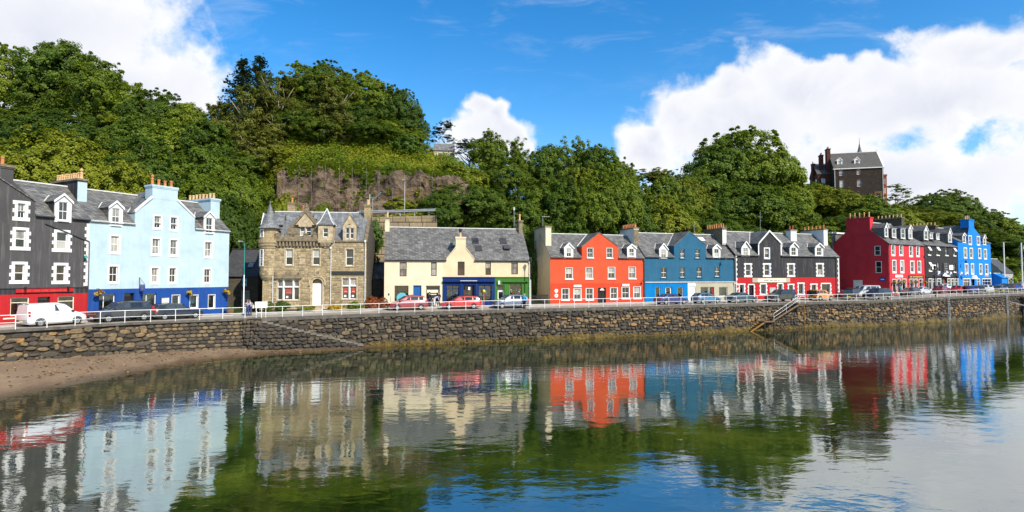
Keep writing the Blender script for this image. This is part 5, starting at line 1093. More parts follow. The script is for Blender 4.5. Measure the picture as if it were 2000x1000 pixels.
gable_roof(H_, g[0][0], g[0][1], g[1][0], g[1][1], g[2][0], g[2][1], D, 'slate', ez, rz, side='orange_red', ov=.06)
chimney(H_, 0.0, .82, 1.8, 6.4, 6.6, d['chL'][3], 'gable_cream', 0, skew=False, cope='stone_weathered', front='cream')
chimney(H_, L-.55, L+.2, 1.9, 6.0, 7.8, d['chR'][3], 'white_render', 9, 'y', 'clay_pot', skew=True, front='stone_weathered')
gutter(H_, 0, g[0][0], ez-.16); gutter(H_, g[2][0], L, ez-.16); pipe(H_, L-.1, 0, ez-.5, 'gutter_grey')
b = MB(); b.tube((.4, 4, d['chL'][3]), (.4, 4, d['chL'][3]+1.6), .025); b.tube((.3, 4, d['chL'][3]+1.5), (1.4, 4, d['chL'][3]+1.5), .015)
for k in range(5): b.tube((.5+.2*k, 3.8, d['chL'][3]+1.5), (.5+.2*k, 4.2, d['chL'][3]+1.5), .01, n=4)
b.build('aerial', 'galv', H_)
b = MB(); b.tube((L-.35, -.03, 3.2), (L-.35, -.35, 3.2), .02); b.tube((L-.35, -.35, 3.25), (L-.35, -.35, 2.95), .06, .15, 8); b.build('wall_lamp', 'iron_black', H_)
# ---------------------------------------------------------------- teal-blue house
d = DATA['TH']; L = d['L']; ez, rz = d['ez'], d['rz']; g = d['gab']; bd_ = d['band']; s1, s2 = d['s1'], d['s2']
H_ = house('gabled_house', 'dark teal blue house above bright blue and putty coloured shopfronts', d)
top = [(0, ez), (g[0][0], ez), g[0], g[1], g[2], (g[2][0], ez), (L, ez)]
P = facade(L, top, d['win']+d['dorm']+d['bw']+d['gw']+[d['bdoor'], d['wdoor'], d['gdoor']], [(0, s1, -2, bd_, 'blue_shopfront'), (s1, s2, -2, bd_, 'white_panel'), (s2, L, -2, bd_, 'putty_shopfront')])
for h in d['bw']+[d['bdoor']]: reveal(P['blue_shopfront'], h, .22)
for h in d['gw']+[d['gdoor']]: reveal(P['putty_shopfront'], h, .22)
zones_build(H_, P, {'wall': 'teal_blue', 'blue_shopfront': 'bright_blue', 'white_panel': 'white_paint', 'putty_shopfront': 'putty'})
for h in d['win']: window(H_, h, nx=2, sill=dict(m='teal_blue', e=.14, h=.14), gm='glass_dark', sur=dict(m='teal_blue', w=.06, bot=0, p=.02))
for h in d['dorm']: dormer(H_, h, d['dapex'], ez, rz, D, 'white_paint', ew=.28)
for h in d['bw']: shopwin(H_, h, 'white_gloss', goods=8)
for h in d['gw']: shopwin(H_, h, 'white_gloss', goods=14, inner='curtain_pale', deep=.8)
door(H_, d['bdoor'], 'white_gloss', glazed=True, lab='white glazed door in the bright blue shopfront'); door(H_, d['wdoor'], 'white_gloss', y=.1, lab='plain white double door between the shopfronts'); door(H_, d['gdoor'], 'sign_red', glazed=True)
MB().box(-.0, -.12, bd_-.03, L, -.002, bd_+.06).build('band_course', 'white_render', H_)
roof(H_, L, D, ez, rz, gaps=[(g[0][0], g[2][0])]+[(h[0]-0.28, h[2]+0.28) for h in d['dorm']]); sides(H_, L, D, ez, rz, 'grey_render')
gable_roof(H_, g[0][0], g[0][1], g[1][0], g[1][1], g[2][0], g[2][1], D, 'slate', ez, rz, side='teal_blue', ov=.05)
chimney(H_, L-.62, L+.1, 1.9, 6.2, 8.3, d['chR'][3], 'stone_weathered', 8, 'y', 'clay_pot', front='white_render')
x, z = d['skyl']; sl = (rz-ez)/(D/2); yc_ = (z-ez)/sl; up = np.array((0, 1, sl))/math.hypot(1, sl); nn = np.array((0, -sl, 1))/math.hypot(1, sl); b = MB(); p0 = np.array((x, yc_, z))
Q = [tuple(p0+np.array((a, 0, 0))+up*c+nn*e) for e in (.02, .16) for a, c in ((-.55, -.45), (.55, -.45), (.55, .45), (-.55, .45))]; o = b.add(Q, [(0, 1, 5, 4), (1, 2, 6, 5), (2, 3, 7, 6), (3, 0, 4, 7), (4, 5, 6, 7)]).build('rooflight', 'galv', H_)
MB().add([tuple(p0+np.array((a, 0, 0))+up*c+nn*.165) for a, c in ((-.47, -.37), (.47, -.37), (.47, .37), (-.47, .37))], [(0, 1, 2, 3)]).build('pane', 'sign_white', o)
gutter(H_, 0, g[0][0], ez-.16); gutter(H_, g[2][0], L, ez-.16); pipe(H_, L-.12, bd_, ez-.4, 'gutter_grey'); pipe(H_, L-.15, 0, bd_-.3, 'pipe_white')
b = MB(); b.tube((L-2.2, -.03, 6.2), (L-2.2, -.75, 6.2), .025); b.tube((L-2.2, -.75, 6.28), (L-2.2, -.75, 5.95), .08, .2, 8); b.build('wall_lamp', 'iron_black', H_)
b = MB(); b.tube((L-3.7, 4.5, rz), (L-3.7, 4.5, rz+1.9), .025); b.build('aerial', 'galv', H_)
# ---------------------------------------------------------------- charcoal house with red ground floor
d = DATA['KH']; L = d['L']; ez, rz = d['ez'], d['rz']; g = d['gab']; bd_ = d['band']
H_ = house('gabled_house', 'charcoal house with white quoins and white pointed gable above a red ground floor', d)
top = [(0, ez), (g[0][0], ez), g[0], g[1], g[2], (g[2][0], ez), (L, ez)]
P = facade(L, top, d['win']+d['gwin']+d['dorm']+d['g']+[d['door']], [(0, L, -2, bd_, 'lower_wall')]); reveal(P['lower_wall'], d['door'], .25)
zones_build(H_, P, {'wall': 'charcoal', 'lower_wall': 'signal_red'})
for h in d['win']: window(H_, h, nx=1, sur=IN_S, gm='glass_dark', y=.16)
for h in d['gwin']: window(H_, h, nx=1, sur=dict(m='white_paint', w=.16, bot=.2), gm='glass_dark', y=.16)
for h in d['g']: shopwin(H_, h, 'white_gloss', goods=8, y=.2, sur=dict(m='white_paint', kind='inout', w=.17, bot=.1, p=.03, d=.2))
surround(door(H_, d['door'], 'door_dark', y=.24), d['door'], m='white_paint', kind='inout', w=.17, bot=0, d=.24)
for h in d['dorm']: dormer(H_, h, d['dapex'], ez, rz, D, 'white_paint', ew=.34, ov=.16)
h = d['sign']; o = signboard(H_, (h[0]+.9, h[1], h[2]-.85, h[3]), 'sign_cream', th=.09, rows=1, lm='cloth_grey', lab='long cream shop sign above the red ground floor', fill=.55, hgt=.35)
for a, c in ((h[0], h[0]+.898), (h[2]-.848, h[2])): MB().bbox(a, -.07, h[1]-.02, c, -.002, h[3]+.03).build('sign_end', 'putty', H_)
signboard(H_, d['board'], 'sign_grey', rows=5, lm='cloth_white', th=.05, seed=9, lab='grey menu board on the red wall', hgt=.4)
quoins(H_, 0, 0, ez-.6, s=1, q=.36); quoins(H_, L, 0, ez-.3, s=-1, q=.36)
roof(H_, L, D, ez, rz, gaps=[(g[0][0], g[2][0])]+[(h[0]-0.34, h[2]+0.34) for h in d['dorm']]); sides(H_, L, D, ez, rz, 'charcoal')
gable_roof(H_, g[0][0], g[0][1], g[1][0], g[1][1], g[2][0], g[2][1], D, 'slate', ez, rz, side='charcoal', ov=.1, trim='white_gloss', tw=.2)
q = MB()
for x in (g[0][0], g[2][0]): q.box(x-.09, -.05, ez-.05, x+.09, -.002, g[0][1]-.02)
q.build('corner_board', 'white_gloss', H_)
c = d['chM']; chimney(H_, c[0], c[2], 2.6, 3.6, 8.9, c[3], 'white_render', 2, 'x', 'clay_dark'); c = d['chR']; chimney(H_, L-.95, L-.1, 1.9, 6.4, 8.2, c[3], 'white_render', 6, 'y', 'clay_pot')
gutter(H_, 0, g[0][0], ez-.16); gutter(H_, g[2][0], L, ez-.16); pipe(H_, L-.75, 0, ez-.4, 'gutter_grey'); pipe(H_, .06, 0, ez-.4, 'pipe_white')
b = MB(); b.tube((9.0, 4.4, rz), (9.0, 4.4, rz+3.4), .02); b.build('aerial', 'galv', H_)
# ---------------------------------------------------------------- crimson house: gable end towards the harbour mouth, front on the street
d = DATA['MR']; L = d['L']; D = 10.1; ez = d['ez']; rz = ez+(d['gsl'][1][1]-d['gsl'][0][1])/(d['gsl'][1][0]-d['gsl'][0][0])*D/2
H_ = house('guest_house', 'large crimson house with plain side gable and broad red chimney', d)
FR_S = dict(m='white_paint', w=.2, bot=.24, p=.03)
P = facade(L, [(0, ez), (L, ez)], d['win']+d['g'], []); zones_build(H_, P, {'wall': 'crimson'})
for h in d['win']: window(H_, (h[0]+.1, h[1]+.1, h[2]-.1, h[3]-.08), nx=1, sur=FR_S, fw=.09)
for h in d['g']: shopwin(H_, h, 'white_gloss', trans=.75, goods=8, sur=dict(m='white_paint', w=.1, bot=.1, p=.03), y=.14)
def gable_at(root, x, D_, ez_, rz_, m, holes, ctop=None, flip=True):
    """end wall at x with openings; built as a facade then turned through a right angle"""
    top = [(0, ez_), (D_/2, rz_), (D_, ez_)]
    if ctop: a, b_, zt = ctop; sl_ = (rz_-ez_)/(D_/2); top = [(0, ez_), (a, ez_+a*sl_), (a, zt), (b_, zt), (b_, ez_+(D_-b_)*sl_), (D_, ez_)]
    f_ = facade(D_, top, holes, []); mb = f_['wall']; mb.v = [(x+p[1], p[0], p[2]) for p in mb.v]; mb.f = [q[::-1] for q in mb.f]
    return mb
gwn = d['gwin']; gd_ = d['gdoor']
c0, c1 = d['gch'][0][0], d['gch'][1][0]; zt = d['gch'][0][1]
mb = gable_at(H_, 0, D, ez, rz, 'crimson', gwn+[gd_]); mb.build('gable_wall', 'crimson', H_)
def side_window(root, h, x=0.0, m='white_paint', openg='glass_dark', frame=True):
    y0, z0, y1, z1 = h; b = MB(); w = .1
    for a in ((y0-w, z0-w, y1+w, z0), (y0-w, z1, y1+w, z1+w), (y0-w, z0, y0, z1), (y1, z0, y1+w, z1)): b.box(x-.03, a[0], a[1], x+.12, a[2], a[3])
    b.box(x+.05, y0, (z0+z1)/2-.03, x+.1, y1, (z0+z1)/2+.03); o = b.build('window', m, root)
    for a, c in ((z0, (z0+z1)/2), ((z0+z1)/2, z1)): MB().poly((x+.08, y1, a), (x+.08, y0, a), (x+.08, y0, c), (x+.08, y1, c)).build('pane', openg, o)
    return o
for h in gwn: side_window(H_, h)
b = MB(); b.box(.06, gd_[0], gd_[1], .12, gd_[2], gd_[3]); b.box(-.05, gd_[0]-.15, gd_[1], .02, gd_[0], gd_[3]+.15); b.box(-.05, gd_[2], gd_[1], .02, gd_[2]+.15, gd_[3]+.15); b.box(-.05, gd_[0], gd_[3], .02, gd_[2], gd_[3]+.15); b.build('side_door', 'white_render', H_)
h = d['gsign']; o = MB().box(-.08, h[0], h[1], -.003, h[2], h[3]).build('sign_board', 'sign_blue', H_)
b = MB(); b.box(-.086, h[0]+.25, (h[1]+h[3])/2-.07, -.081, h[2]-.25, (h[1]+h[3])/2+.07); b.build('lettering', 'sign_white', o)
chimney(H_, -.01, 1.15, c0, c1, rz-2.4, zt, 'crimson', 5, 'y', 'clay_buff', cope='crimson', skew=False, ph=1.0, cm=.08)
for a, b_, lab, sm, lm in ((d['signs'][0], 1, 'white shop board above the ground floor of the crimson house', 'sign_white', 'sign_grey'), (d['signs'][1], 2, 'long dark gilt-lettered fascia board', 'sign_dark', 'ochre')):
    signboard(H_, (a[0], a[1], min(a[2], L-.5), a[3]), sm, rows=1, lm=lm, seed=b_+20, lab=lab, hgt=.45)
roof(H_, L, D, ez, rz); sides(H_, L, D, ez, rz, 'crimson', which='rb'); MB().poly((.01, -.2, ez-.15), (.01, D/2, rz+.04), (.01, D/2, rz+.09), (.01, -.2, ez-.1)).build('verge', 'crimson', H_)
def right_dormers(H_, d, ez, rz, D):
    for j, h in enumerate(d['dorm']):
        q = (h[0]+.12, max(h[1]+.1, ez+.75*(rz-ez)/(D/2)+.1), h[2]-.12, h[3]-.15)
        if j in (0, 3): dormer(H_, q, d['dapex'], ez, rz, D, 'white_paint', y=.7, ew=.22, nx=1)
        else: dormer(H_, q, 0, ez, rz, D, 'white_paint', y=.7, ew=.16, flat=True, nx=1)
right_dormers(H_, d, ez, rz, D)
gutter(H_, 0, L, ez-.15); pipe(H_, .1, 0, ez-.4, 'gutter_grey')
chimney(H_, L-1.2, L-.1, 3.2, 8, ez+1, rz+1.3, 'rubble_dark', 7, 'y', 'clay_buff')
# flat-roofed rear wing with a white edge
b = MB(); b.box(-.6, D-.5, 6.5, 4, D+4, 11.6); o = b.build('rear_wing', 'slate', H_); MB().box(-.75, D-.7, 11.601, 4.1, D+4.1, 11.9).build('wing_fascia', 'white_gloss', o)
b = MB(); b.tube((L-2.2, -.05, 7.2), (L-2.2, -1.0, 7.2), .03); b.tube((L-2.2, -1.0, 7.3), (L-2.2, -1.0, 6.8), .1, .28, 8); b.build('wall_lamp', 'iron_black', H_)
HB = []                                                            # baskets in front of the crimson shop
for k, x in enumerate((1.0, 2.9, 4.5, 7.3, 8.9, 12.6)): HB.append((x, 2.25, d, 'full hanging basket, %s along the ground floor of the crimson house' % ('first', 'second', 'third', 'fourth', 'fifth', 'last')[k]))
# ---------------------------------------------------------------- black pub
d = DATA['PB']; L = d['L']; D = 10.1; ez = d['ez']
H_ = house('pub', 'black painted house with white sills, flags and dark hanging board', d); rz = ez+2.7
P = facade(L, [(0, ez), (L, ez)], d['win']+d['g']+[d['door']], []); zones_build(H_, P, {'wall': 'pub_black'})
for j, h in enumerate(d['win']):
    q = (h[0]+.12, h[1]+.15, h[2]-.12, h[3]); window(H_, q, nx=1, sill=dict(m='white_paint', e=.18, h=.22, p=.14), sur=dict(m='pub_black', w=.05, bot=0, p=.02), gm='glass_dark')
    if j in (0, 1, 3, 4):                                             # top sash tilted outwards
        zm = (q[1]+q[3])/2; b = MB(); b.slab((q[0], -.42, zm+.02), (q[2], -.42, zm+.02), (q[2], -.02, q[3]), (q[0], -.02, q[3]), .05); b.build('open_sash', 'white_gloss', H_)
for h in d['g']: shopwin(H_, h, 'white_gloss', trans=.74, goods=4, sur=dict(m='white_paint', w=.12, bot=.1, p=.03))
door(H_, d['door'], 'sign_red', glazed=True)
for h in d['banners']: signboard(H_, (h[0]+.1, h[1]+.1, h[2]-.5, h[3]), 'sign_white', rows=2, lm='cloth_grey', th=.04, seed=31, fill=.5, hgt=.3, lab='white cloth banner on the black front')
h = d['sign']; signboard(H_, (h[0]+.3, h[1]+.1, h[2]-.3, h[3]), 'sign_dark', rows=4, lm='sign_grey', th=.12, seed=33, fill=.6, hgt=.35)
b = MB(); b.box(0, -.12, 2.55, L, -.002, 2.68); b.build('cornice', 'pub_black', H_)
roof(H_, L, D, ez, rz); sides(H_, L, D, ez, rz, 'pub_black', which='rb'); right_dormers(H_, d, ez, rz, D); gutter(H_, 0, L, ez-.15)
chimney(H_, L-1.4, L-.2, 3.2, 8.5, ez+1, rz+1.9, 'rubble_dark', 8, 'y', 'clay_buff')
PUBFLAGS = [(3.2, 3.0, d), (6.8, 3.1, d), (8.6, 3.0, d), (13.6, 3.0, d)]
b = MB(); b.add([(7.2, -.05, 2.72), (10.0, -.05, 2.72), (8.6, -1.0, 2.72), (8.6, -.05, 3.5)], [(0, 1, 2), (0, 2, 3), (1, 3, 2), (0, 3, 1)]); b.build('porch_canopy', 'sign_white', H_)
# ---------------------------------------------------------------- bright blue end house
d = DATA['BB']; L = d['L']; D = 10.1; ez, rz = d['ez'], 13.2; g = d['gab']; c0, c1 = d['gch'][0], d['gch'][2]
H_ = house('end_house', 'bright blue house with white windows and blue gable chimney at the row end', d)
top = [(0, ez), (g[0][0], ez), g[0], (c0+.7, 13.1), (c1-.7, 13.1), g[3], (g[3][0], ez), (L, ez)]
P = facade(L, top, d['win']+d['dorm']+d['g']+[d['door']], []); zones_build(H_, P, {'wall': 'sky_blue'})
for h in d['win']: window(H_, (h[0]+.12, h[1]+.12, h[2]-.12, h[3]-.1), nx=1, sur=dict(m='white_paint', w=.2, bot=.22, p=.03), fw=.09)
for h in d['g']: shopwin(H_, h, 'white_gloss', mull=(.33, .66) if h[2]-h[0] > 2 else (), trans=.72, goods=4, sur=dict(m='white_paint', w=.14, bot=.1, p=.03))
door(H_, d['door'], 'door_dark', y=.3); x0, z0, x1, z1 = d['door']; b = MB(); b.add([(x0-.25, y_, z1) for y_ in (-.6, 0)]+[(x1+.25, y_, z1) for y_ in (-.6, 0)]+[((x0+x1)/2, y_, z1+.8) for y_ in (-.6, 0)], [(0, 2, 4), (0, 4, 5, 1), (2, 3, 5, 4), (0, 1, 3, 2)]); b.build('door_hood', 'white_gloss', H_)
for h in d['dorm']: dormer(H_, (h[0]+.1, h[1], h[2]-.1, h[3]-.2), d['dapex'], ez, rz, D, 'white_paint', ew=.25, nx=1)
roof(H_, L, D, ez, rz, gaps=[(g[0][0], g[3][0])]+[(h[0]-.15, h[2]+.15) for h in d['dorm']]); sides(H_, L, D, ez, rz, 'sky_blue', which='lrb')
gable_roof(H_, g[0][0], g[0][1], (c0+c1)/2, 13.6, g[3][0], g[3][1], D, 'slate', ez, rz, side='sky_blue', valley=False, ov=.0)
chimney(H_, c0+.65, c1-.65, -.012, 1.5, 12.9, d['gch'][3], 'sky_blue', 3, 'x', 'clay_buff', skew=False, cope='sky_blue', ph=.8)
MB().bbox(L-3.4, -.05, 2.72, L-1.6, -.002, 2.98).build('sign_board', 'ochre', H_); MB().bbox(L-.9, -.05, 3.3, L-.3, -.002, 3.6).build('sign_board', 'sign_white', H_)
b = MB(); b.tube((1.2, -.03, 5.9), (1.2, -.9, 5.9), .03); b.tube((1.2, -.9, 6.0), (1.2, -.9, 5.5), .1, .28, 8); b.build('wall_lamp', 'iron_black', H_)
MB().box(-.02, -.04, 2.42, L+.02, -.002, 2.5).build('band_course', 'sky_blue', H_)
# ---------------------------------------------------------------- hotel on the hill
d = DATA['WH']; L = d['L']; D = 9.0; ez, rz = d['ez'], d['rz']
H_ = house('hill_hotel', 'dark stone building with steep grey roof on the hilltop', d); H_['category'] = 'hotel'; del H_['group']
aw = d['aw']; P = facade(L, [(0, ez), (L, ez)], d['win']+[aw], [], -5); zones_build(H_, P, {'wall': 'whinstone'})
rs = dict(m='red_stone_shaded', w=.14, bot=.14, p=.03)
for h in d['win']: window(H_, h, nx=1, sur=rs, gm='glass_curtain'); surround
window(H_, aw, nx=2, sur=dict(m='red_stone', w=.3, bot=.3, p=.06))
roof(H_, L, D, ez, rz, 'slate_brown', ov=.25); sides(H_, L, D, ez, rz, 'red_stone', -5, 'r'); sides(H_, L, D, ez, rz, 'whinstone', -5, 'lb')
for h in d['dorm']: dormer(H_, h, d['dapex'], ez, rz, D, 'white_paint', y=1.2, ew=.3, nx=1)
MB().box(-.2, -.28, ez-.3, L+.2, -.002, ez-.05).build('eaves_board', 'pale_flash', H_)
q = MB(); q.slab((L-.1, -.3, ez-.2), (L+.25, -.3, ez-.2), (L+.25, D/2, rz+.15), (L-.1, D/2, rz+.15), .2); q.slab((L-.1, D/2, rz+.15), (L+.25, D/2, rz+.15), (L+.25, D+.3, ez-.2), (L-.1, D+.3, ez-.2), .2); q.lathe((L+.08, D/2), [(.15, rz), (.05, rz+.7)], 6); q.build('verge', 'pale_flash', H_)
for x in (.2, L-.2): pipe(H_, x, -5, ez-.4, 'pipe_white', r=.07)
b = MB(); b.box(-3.2, 3.0, -5, -.003, 11.5, 5.6); o = b.build('west_wing', 'red_stone_shaded', H_)
b = MB(); b.slab((-3.4, 2.8, 5.5), (0, 2.8, 5.5), (0, 7.2, 9.2), (-3.4, 7.2, 9.2), .1); b.slab((0, 11.7, 5.5), (-3.4, 11.7, 5.5), (-3.4, 7.201, 9.2), (0, 7.201, 9.2), .1); b.build('wing_roof', 'slate_brown', o)
for z in (-1, 2.6):
    for y in (4.2, 6.5): MB().box(-3.26, y, z, -3.203, y+1, z+1.7).build('wing_window', 'white_gloss', o)
    window(H_, (-2.3, z, -1.4, z+1.6), y=2.95, nx=1)
chimney(H_, -.75, .15, 3.2, 5.0, 5, 12.6, 'red_stone_shaded', 2, 'y', 'clay_dark', skew=False, cope='red_stone_shaded'); chimney(H_, -2.2, -1.3, 4.5, 6.0, 5, 11.2, 'red_stone_shaded', 2, 'y', 'clay_dark', skew=False, cope='red_stone_shaded'); chimney(H_, -3.7, -3.0, 6.5, 8.0, 3, 9.2, 'red_stone_shaded', 1, 'y', 'clay_dark', skew=False, cope='red_stone_shaded')
b = MB(); b.lathe((8.5, 7), [(.75, 9), (.75, 11.2), (.85, 11.25), (.4, 12.6), (.08, 14.4), (.02, 16.0)], 10); b.build('spire', 'slate', H_)
b = MB(); b.box(L+.003, 2.2, -5, L+1.5, 5.4, 4.2); b.box(L, 2.1, 4.201, L+1.6, 5.5, 4.6); o = b.build('bay_window', 'red_stone', H_)
for z in (-3, -.6, 1.9): MB().box(L+.2, 2.14, z, L+1.2, 2.197, z+1.5).build('pane', 'glass_curtain', o)

# ---------------------------------------------------------------- lesser houses
def cottage(name, label, cat, x, y, z, rz_, L, D, h, rise, wm, rm, wins=(), base=-2.0, cap='pale_flash'):
    o = thing(name, label, cat, (x, y, z), rz_); P = facade(L, [(0, h), (L, h)], list(wins), [], base); zones_build(o, P, {'wall': wm})
    for q in wins: window(o, q, nx=2)
    roof(o, L, D, h, h+rise, rm, cap=cap); sides(o, L, D, h, h+rise, wm, base); return o
o = cottage('stone_cottage', 'grey slate-roofed stone outbuilding tucked behind the pale blue house', 'outbuilding', -35.0, 67.5, 3.2, .0, 4.6, 6, 4.2, 3.2, 'rubble_dark', 'slate_dark', [(2.6, .1, 3.6, 2.3)], cap='slate_dark')  # roof in darker slate: the neighbours' shade is put into its colour
signboard(o, (2.7, 2.8, 3.3, 3.8), 'aqua', rows=2, lm='sign_white', th=.05); b = MB(); b.slab((3.0, .72, 5.1), (3.6, .72, 5.1), (3.6, 1.15, 5.6), (3.0, 1.15, 5.6), -.12); b.build('rooflight', 'lead', o)
cottage('stone_shed', 'dark lean-to stone shed in shade left of the cream house', 'shed', -18.8, 69.0, 3.5, .2, 3.6, 5, 3.6, 1.9, 'rubble_dark', 'slate')
o = cottage('hill_house', 'small slate-roofed cream house on the hill beyond the cliff', 'house', -16.3, 116, 30.6, .12, 4.4, 5, 2.9, 1.9, 'gable_cream', 'slate_blue', [(3.3, .9, 3.9, 2.2), (1, .9, 1.7, 2.2)])
cottage('hillside_house', 'pale house half hidden by trees above the orange red house', 'house', 3.6, 104, 19.0, .15, 6.5, 6, 4.4, 2.2, 'white_render', 'slate', [(1, 2, 1.9, 3.5), (3, 2, 3.9, 3.5), (5, 2, 5.8, 3.5)])
cottage('hillside_house', 'rose tinted house half hidden by trees above the teal house', 'house', 11.6, 106, 19.5, .2, 7, 6, 5.6, 2.2, 'rose_white', 'slate', [(1, 3, 1.9, 4.5), (3, 3, 3.9, 4.5), (5, 3, 5.8, 4.5)])
o = cottage('chapel', 'white gabled building among treetops left of the hilltop hotel', 'chapel', 69.0, 150, 25.0, 1.2, 6, 5, 5.5, 3.6, 'white_render', 'slate'); MB().box(-.1, 2.3, 9, .4, 2.7, 10.4).build('finial', 'white_render', o)
o = cottage('waterside_house', 'low slate-roofed white cottage beyond the bright blue house', 'house', 114.0, 131, 4.4, .5, 5.5, 6, 3.8, 3.2, 'grey_render', 'slate_dark', [(1, 1, 2, 2.4), (4, 1, 5, 2.4)])
cottage('blue_kiosk', 'low blue shed at the foot of the bright blue house', 'shed', 106.0, 122.0, 4.4, .5, 3.0, 3, 2.6, .9, 'sky_blue', 'sky_blue')
# ---------------------------------------------------------------- ground, quay, sea
QP = [(-41, 30, 3.45), (-35.4, 38.9, 3.45), (-33.7, 42.4, 3.40), (-32.2, 46.9, 3.32), (-29.5, 50, 3.25), (-24.5, 54, 3.20), (-19.5, 56.2, 3.27), (-13.4, 58.8, 3.35), (-9, 60.2, 3.40), (0, 63.4, 3.48), (5, 65, 3.50), (15.5, 68.4, 3.55), (26, 72.8, 3.56), (35, 77, 3.56), (52.8, 83, 3.60), (60, 86.0, 3.72), (69.5, 90, 3.93), (93.6, 103, 4.02), (112, 115, 4.05), (130, 128, 4.1), (170, 160, 4.1)]
PP = [(-45.8, 31.5, 3.47), (-41.96, 39.04, 3.47), (-39.4, 44.0, 3.47), (-36.85, 49, 3.47), (-33.5, 55.5, 3.32), (-30.7, 61.0, 3.17), (-27.4, 60.2, 3.35), (-16.2, 61.7, 3.6), (-14.96, 66, 3.73), (2.2, 69.5, 3.67), (5.07, 74.5, 3.52), (18.4, 78.5, 3.64), (32.9, 83, 3.74), (52.3, 90, 3.93), (62.0, 97.5, 3.85), (66.9, 100, 3.85), (78.5, 107, 4.46), (91.1, 115, 4.48), (104.6, 123, 4.6), (135, 138, 4.6), (178, 172, 4.6)]
QA, PA_ = np.array(QP), np.array(PP)
def dense(A, n=12):
    out = []
    for a, b in zip(A, A[1:]):
        for k in range(n): out.append(a+(b-a)*k/n)
    out.append(A[-1]); return np.array(out)
def smooth(A, it=14):
    B = A.copy()
    for _ in range(it): B[1:-1] = B[1:-1]*.5+(B[:-2]+B[2:])*.25
    return B
QD = smooth(dense(QA)); PD = dense(PA_)
qs = np.concatenate([[0], np.cumsum(np.linalg.norm(np.diff(QD[:, :2], axis=0), axis=1))])
def quay(s):
    """point, unit tangent and seaward normal of the quay edge at arc length s"""
    p = np.array([np.interp(s, qs, QD[:, k]) for k in range(3)]); a = np.array([np.interp(s-.4, qs, QD[:, k]) for k in range(2)]); b = np.array([np.interp(s+.4, qs, QD[:, k]) for k in range(2)])
    t_ = b-a; t_ /= np.linalg.norm(t_)+1e-9; return p, t_, np.array((t_[1], -t_[0]))
def quay_s(x): return float(np.interp(x, QD[:, 0], qs))
def strip(name, f0, f1, dz0, dz1, m, steps=3, rng_=None, **props):
    vs, fs = [], []; n = len(QD)
    for i in range(n):
        for k in range(steps+1):
            f = f0+(f1-f0)*k/steps; p = QD[i]*(1-f)+PD[i]*f; vs.append((p[0], p[1], p[2]+dz0+(dz1-dz0)*k/steps))
    w = steps+1
    for i in range(n-1):
        for k in range(steps): fs.append((i*w+k, (i+1)*w+k, (i+1)*w+k+1, i*w+k+1))
    b = MB(); b.add(vs, fs); return b.build(name, m, None, kind='structure', **props)
strip('road', .0, .80, -.02, -.12, 'asphalt', 6); strip('pavement', .80, 1.06, .0, .0, 'paving', 2)
kb = MB(); n = len(QD)
for i in range(n-1):
    a, b = QD[i]*.2+PD[i]*.8, QD[i+1]*.2+PD[i+1]*.8; u = (QD[i]-PD[i])[:2]; u /= np.linalg.norm(u); u *= .14
    kb.add([(a[0], a[1], a[2]+.004), (b[0], b[1], b[2]+.004), (b[0]+u[0], b[1]+u[1], b[2]+.002), (a[0]+u[0], a[1]+u[1], a[2]+.002), (a[0]+u[0], a[1]+u[1], a[2]-.2), (b[0]+u[0], b[1]+u[1], b[2]-.2)], [(0, 1, 2, 3), (3, 2, 5, 4)])
kb.build('kerb', 'kerb_stone', None, kind='structure')
# sea and beach
MB().add([(-900, -400, 0), (1500, -400, 0), (1500, 1500, 0), (-900, 1500, 0)], [(0, 1, 2, 3)]).build('sea', 'sea_water', None, kind='structure')
WB = [(-42, 28, 1.9), (-35.4, 38.9, 1.36), (-33.7, 42.4, 1.12), (-32.2, 46.9, .82), (-29.5, 50, .62), (-24.5, 54, .45), (-19.5, 56.2, .38), (-13.5, 58.7, .10)]
SH = [(-36, 20), (-30.0, 33.3), (-29.0, 38.6), (-27.7, 43.5), (-26.0, 47.6), (-21.6, 51.8), (-16.4, 54.4), (-11.5, 57.6)]
wb, sh = smooth(dense(np.array(WB)), 10), smooth(dense(np.array([(a, b, 0.0) for a, b in SH])), 10)
vs, fs = [], []; K = 14
for i in range(len(wb)):
    for k in range(K+1):
        f = -.12+k*2.1/K; x, y = wb[i][:2]+(sh[i][:2]-wb[i][:2])*f
        z = wb[i][2]*(1-f)**1.0 if f < 1 else -(f-1)*max(.5, wb[i][2])
        z += .005*sin(1.7*x+2.3*y)+.005*sin(4.1*x-1.3*y)
        vs.append((x, y, z))
for i in range(len(wb)-1):
    for k in range(K): a = i*(K+1)+k; fs.append((a, a+1, a+K+2, a+K+1))
MB().add(vs, fs).build('beach', 'sand', None, smooth=True, kind='structure')
# ---- quay wall: dark core, 300 separate stones (those largest in the photograph), the rest joined
QW = tag(MB().build('quay_wall', 'mortar_dark'), 'long rough stone quay wall between the street and the water', 'wall')
core = MB(); S0, S1 = quay_s(-40.5), qs[-1]-30; prev = None
ss = np.arange(S0, S1, .8)
def wall_bottom(x): return float(np.interp(x, [a[0] for a in WB], [a[2] for a in WB]))-.45 if x < -15.2 else -.6
for s in ss:
    p, t_, nn = quay(s); zb = wall_bottom(p[0]); o_ = -.06
    cur = [(p[0]-nn[0]*.7, p[1]-nn[1]*.7, p[2]-.03), (p[0]+nn[0]*o_, p[1]+nn[1]*o_, p[2]-.03), (p[0]+nn[0]*(o_+.12), p[1]+nn[1]*(o_+.12), zb)]
    if prev: core.add(prev+cur, [(0, 3, 4, 1), (1, 4, 5, 2)])
    prev = cur
core.build('wall_core', 'mortar_dark', QW)
def dressed(x): return -31 < x < -24.6
rs_ = random.Random(11); stones = []
s = S0
rows = {}
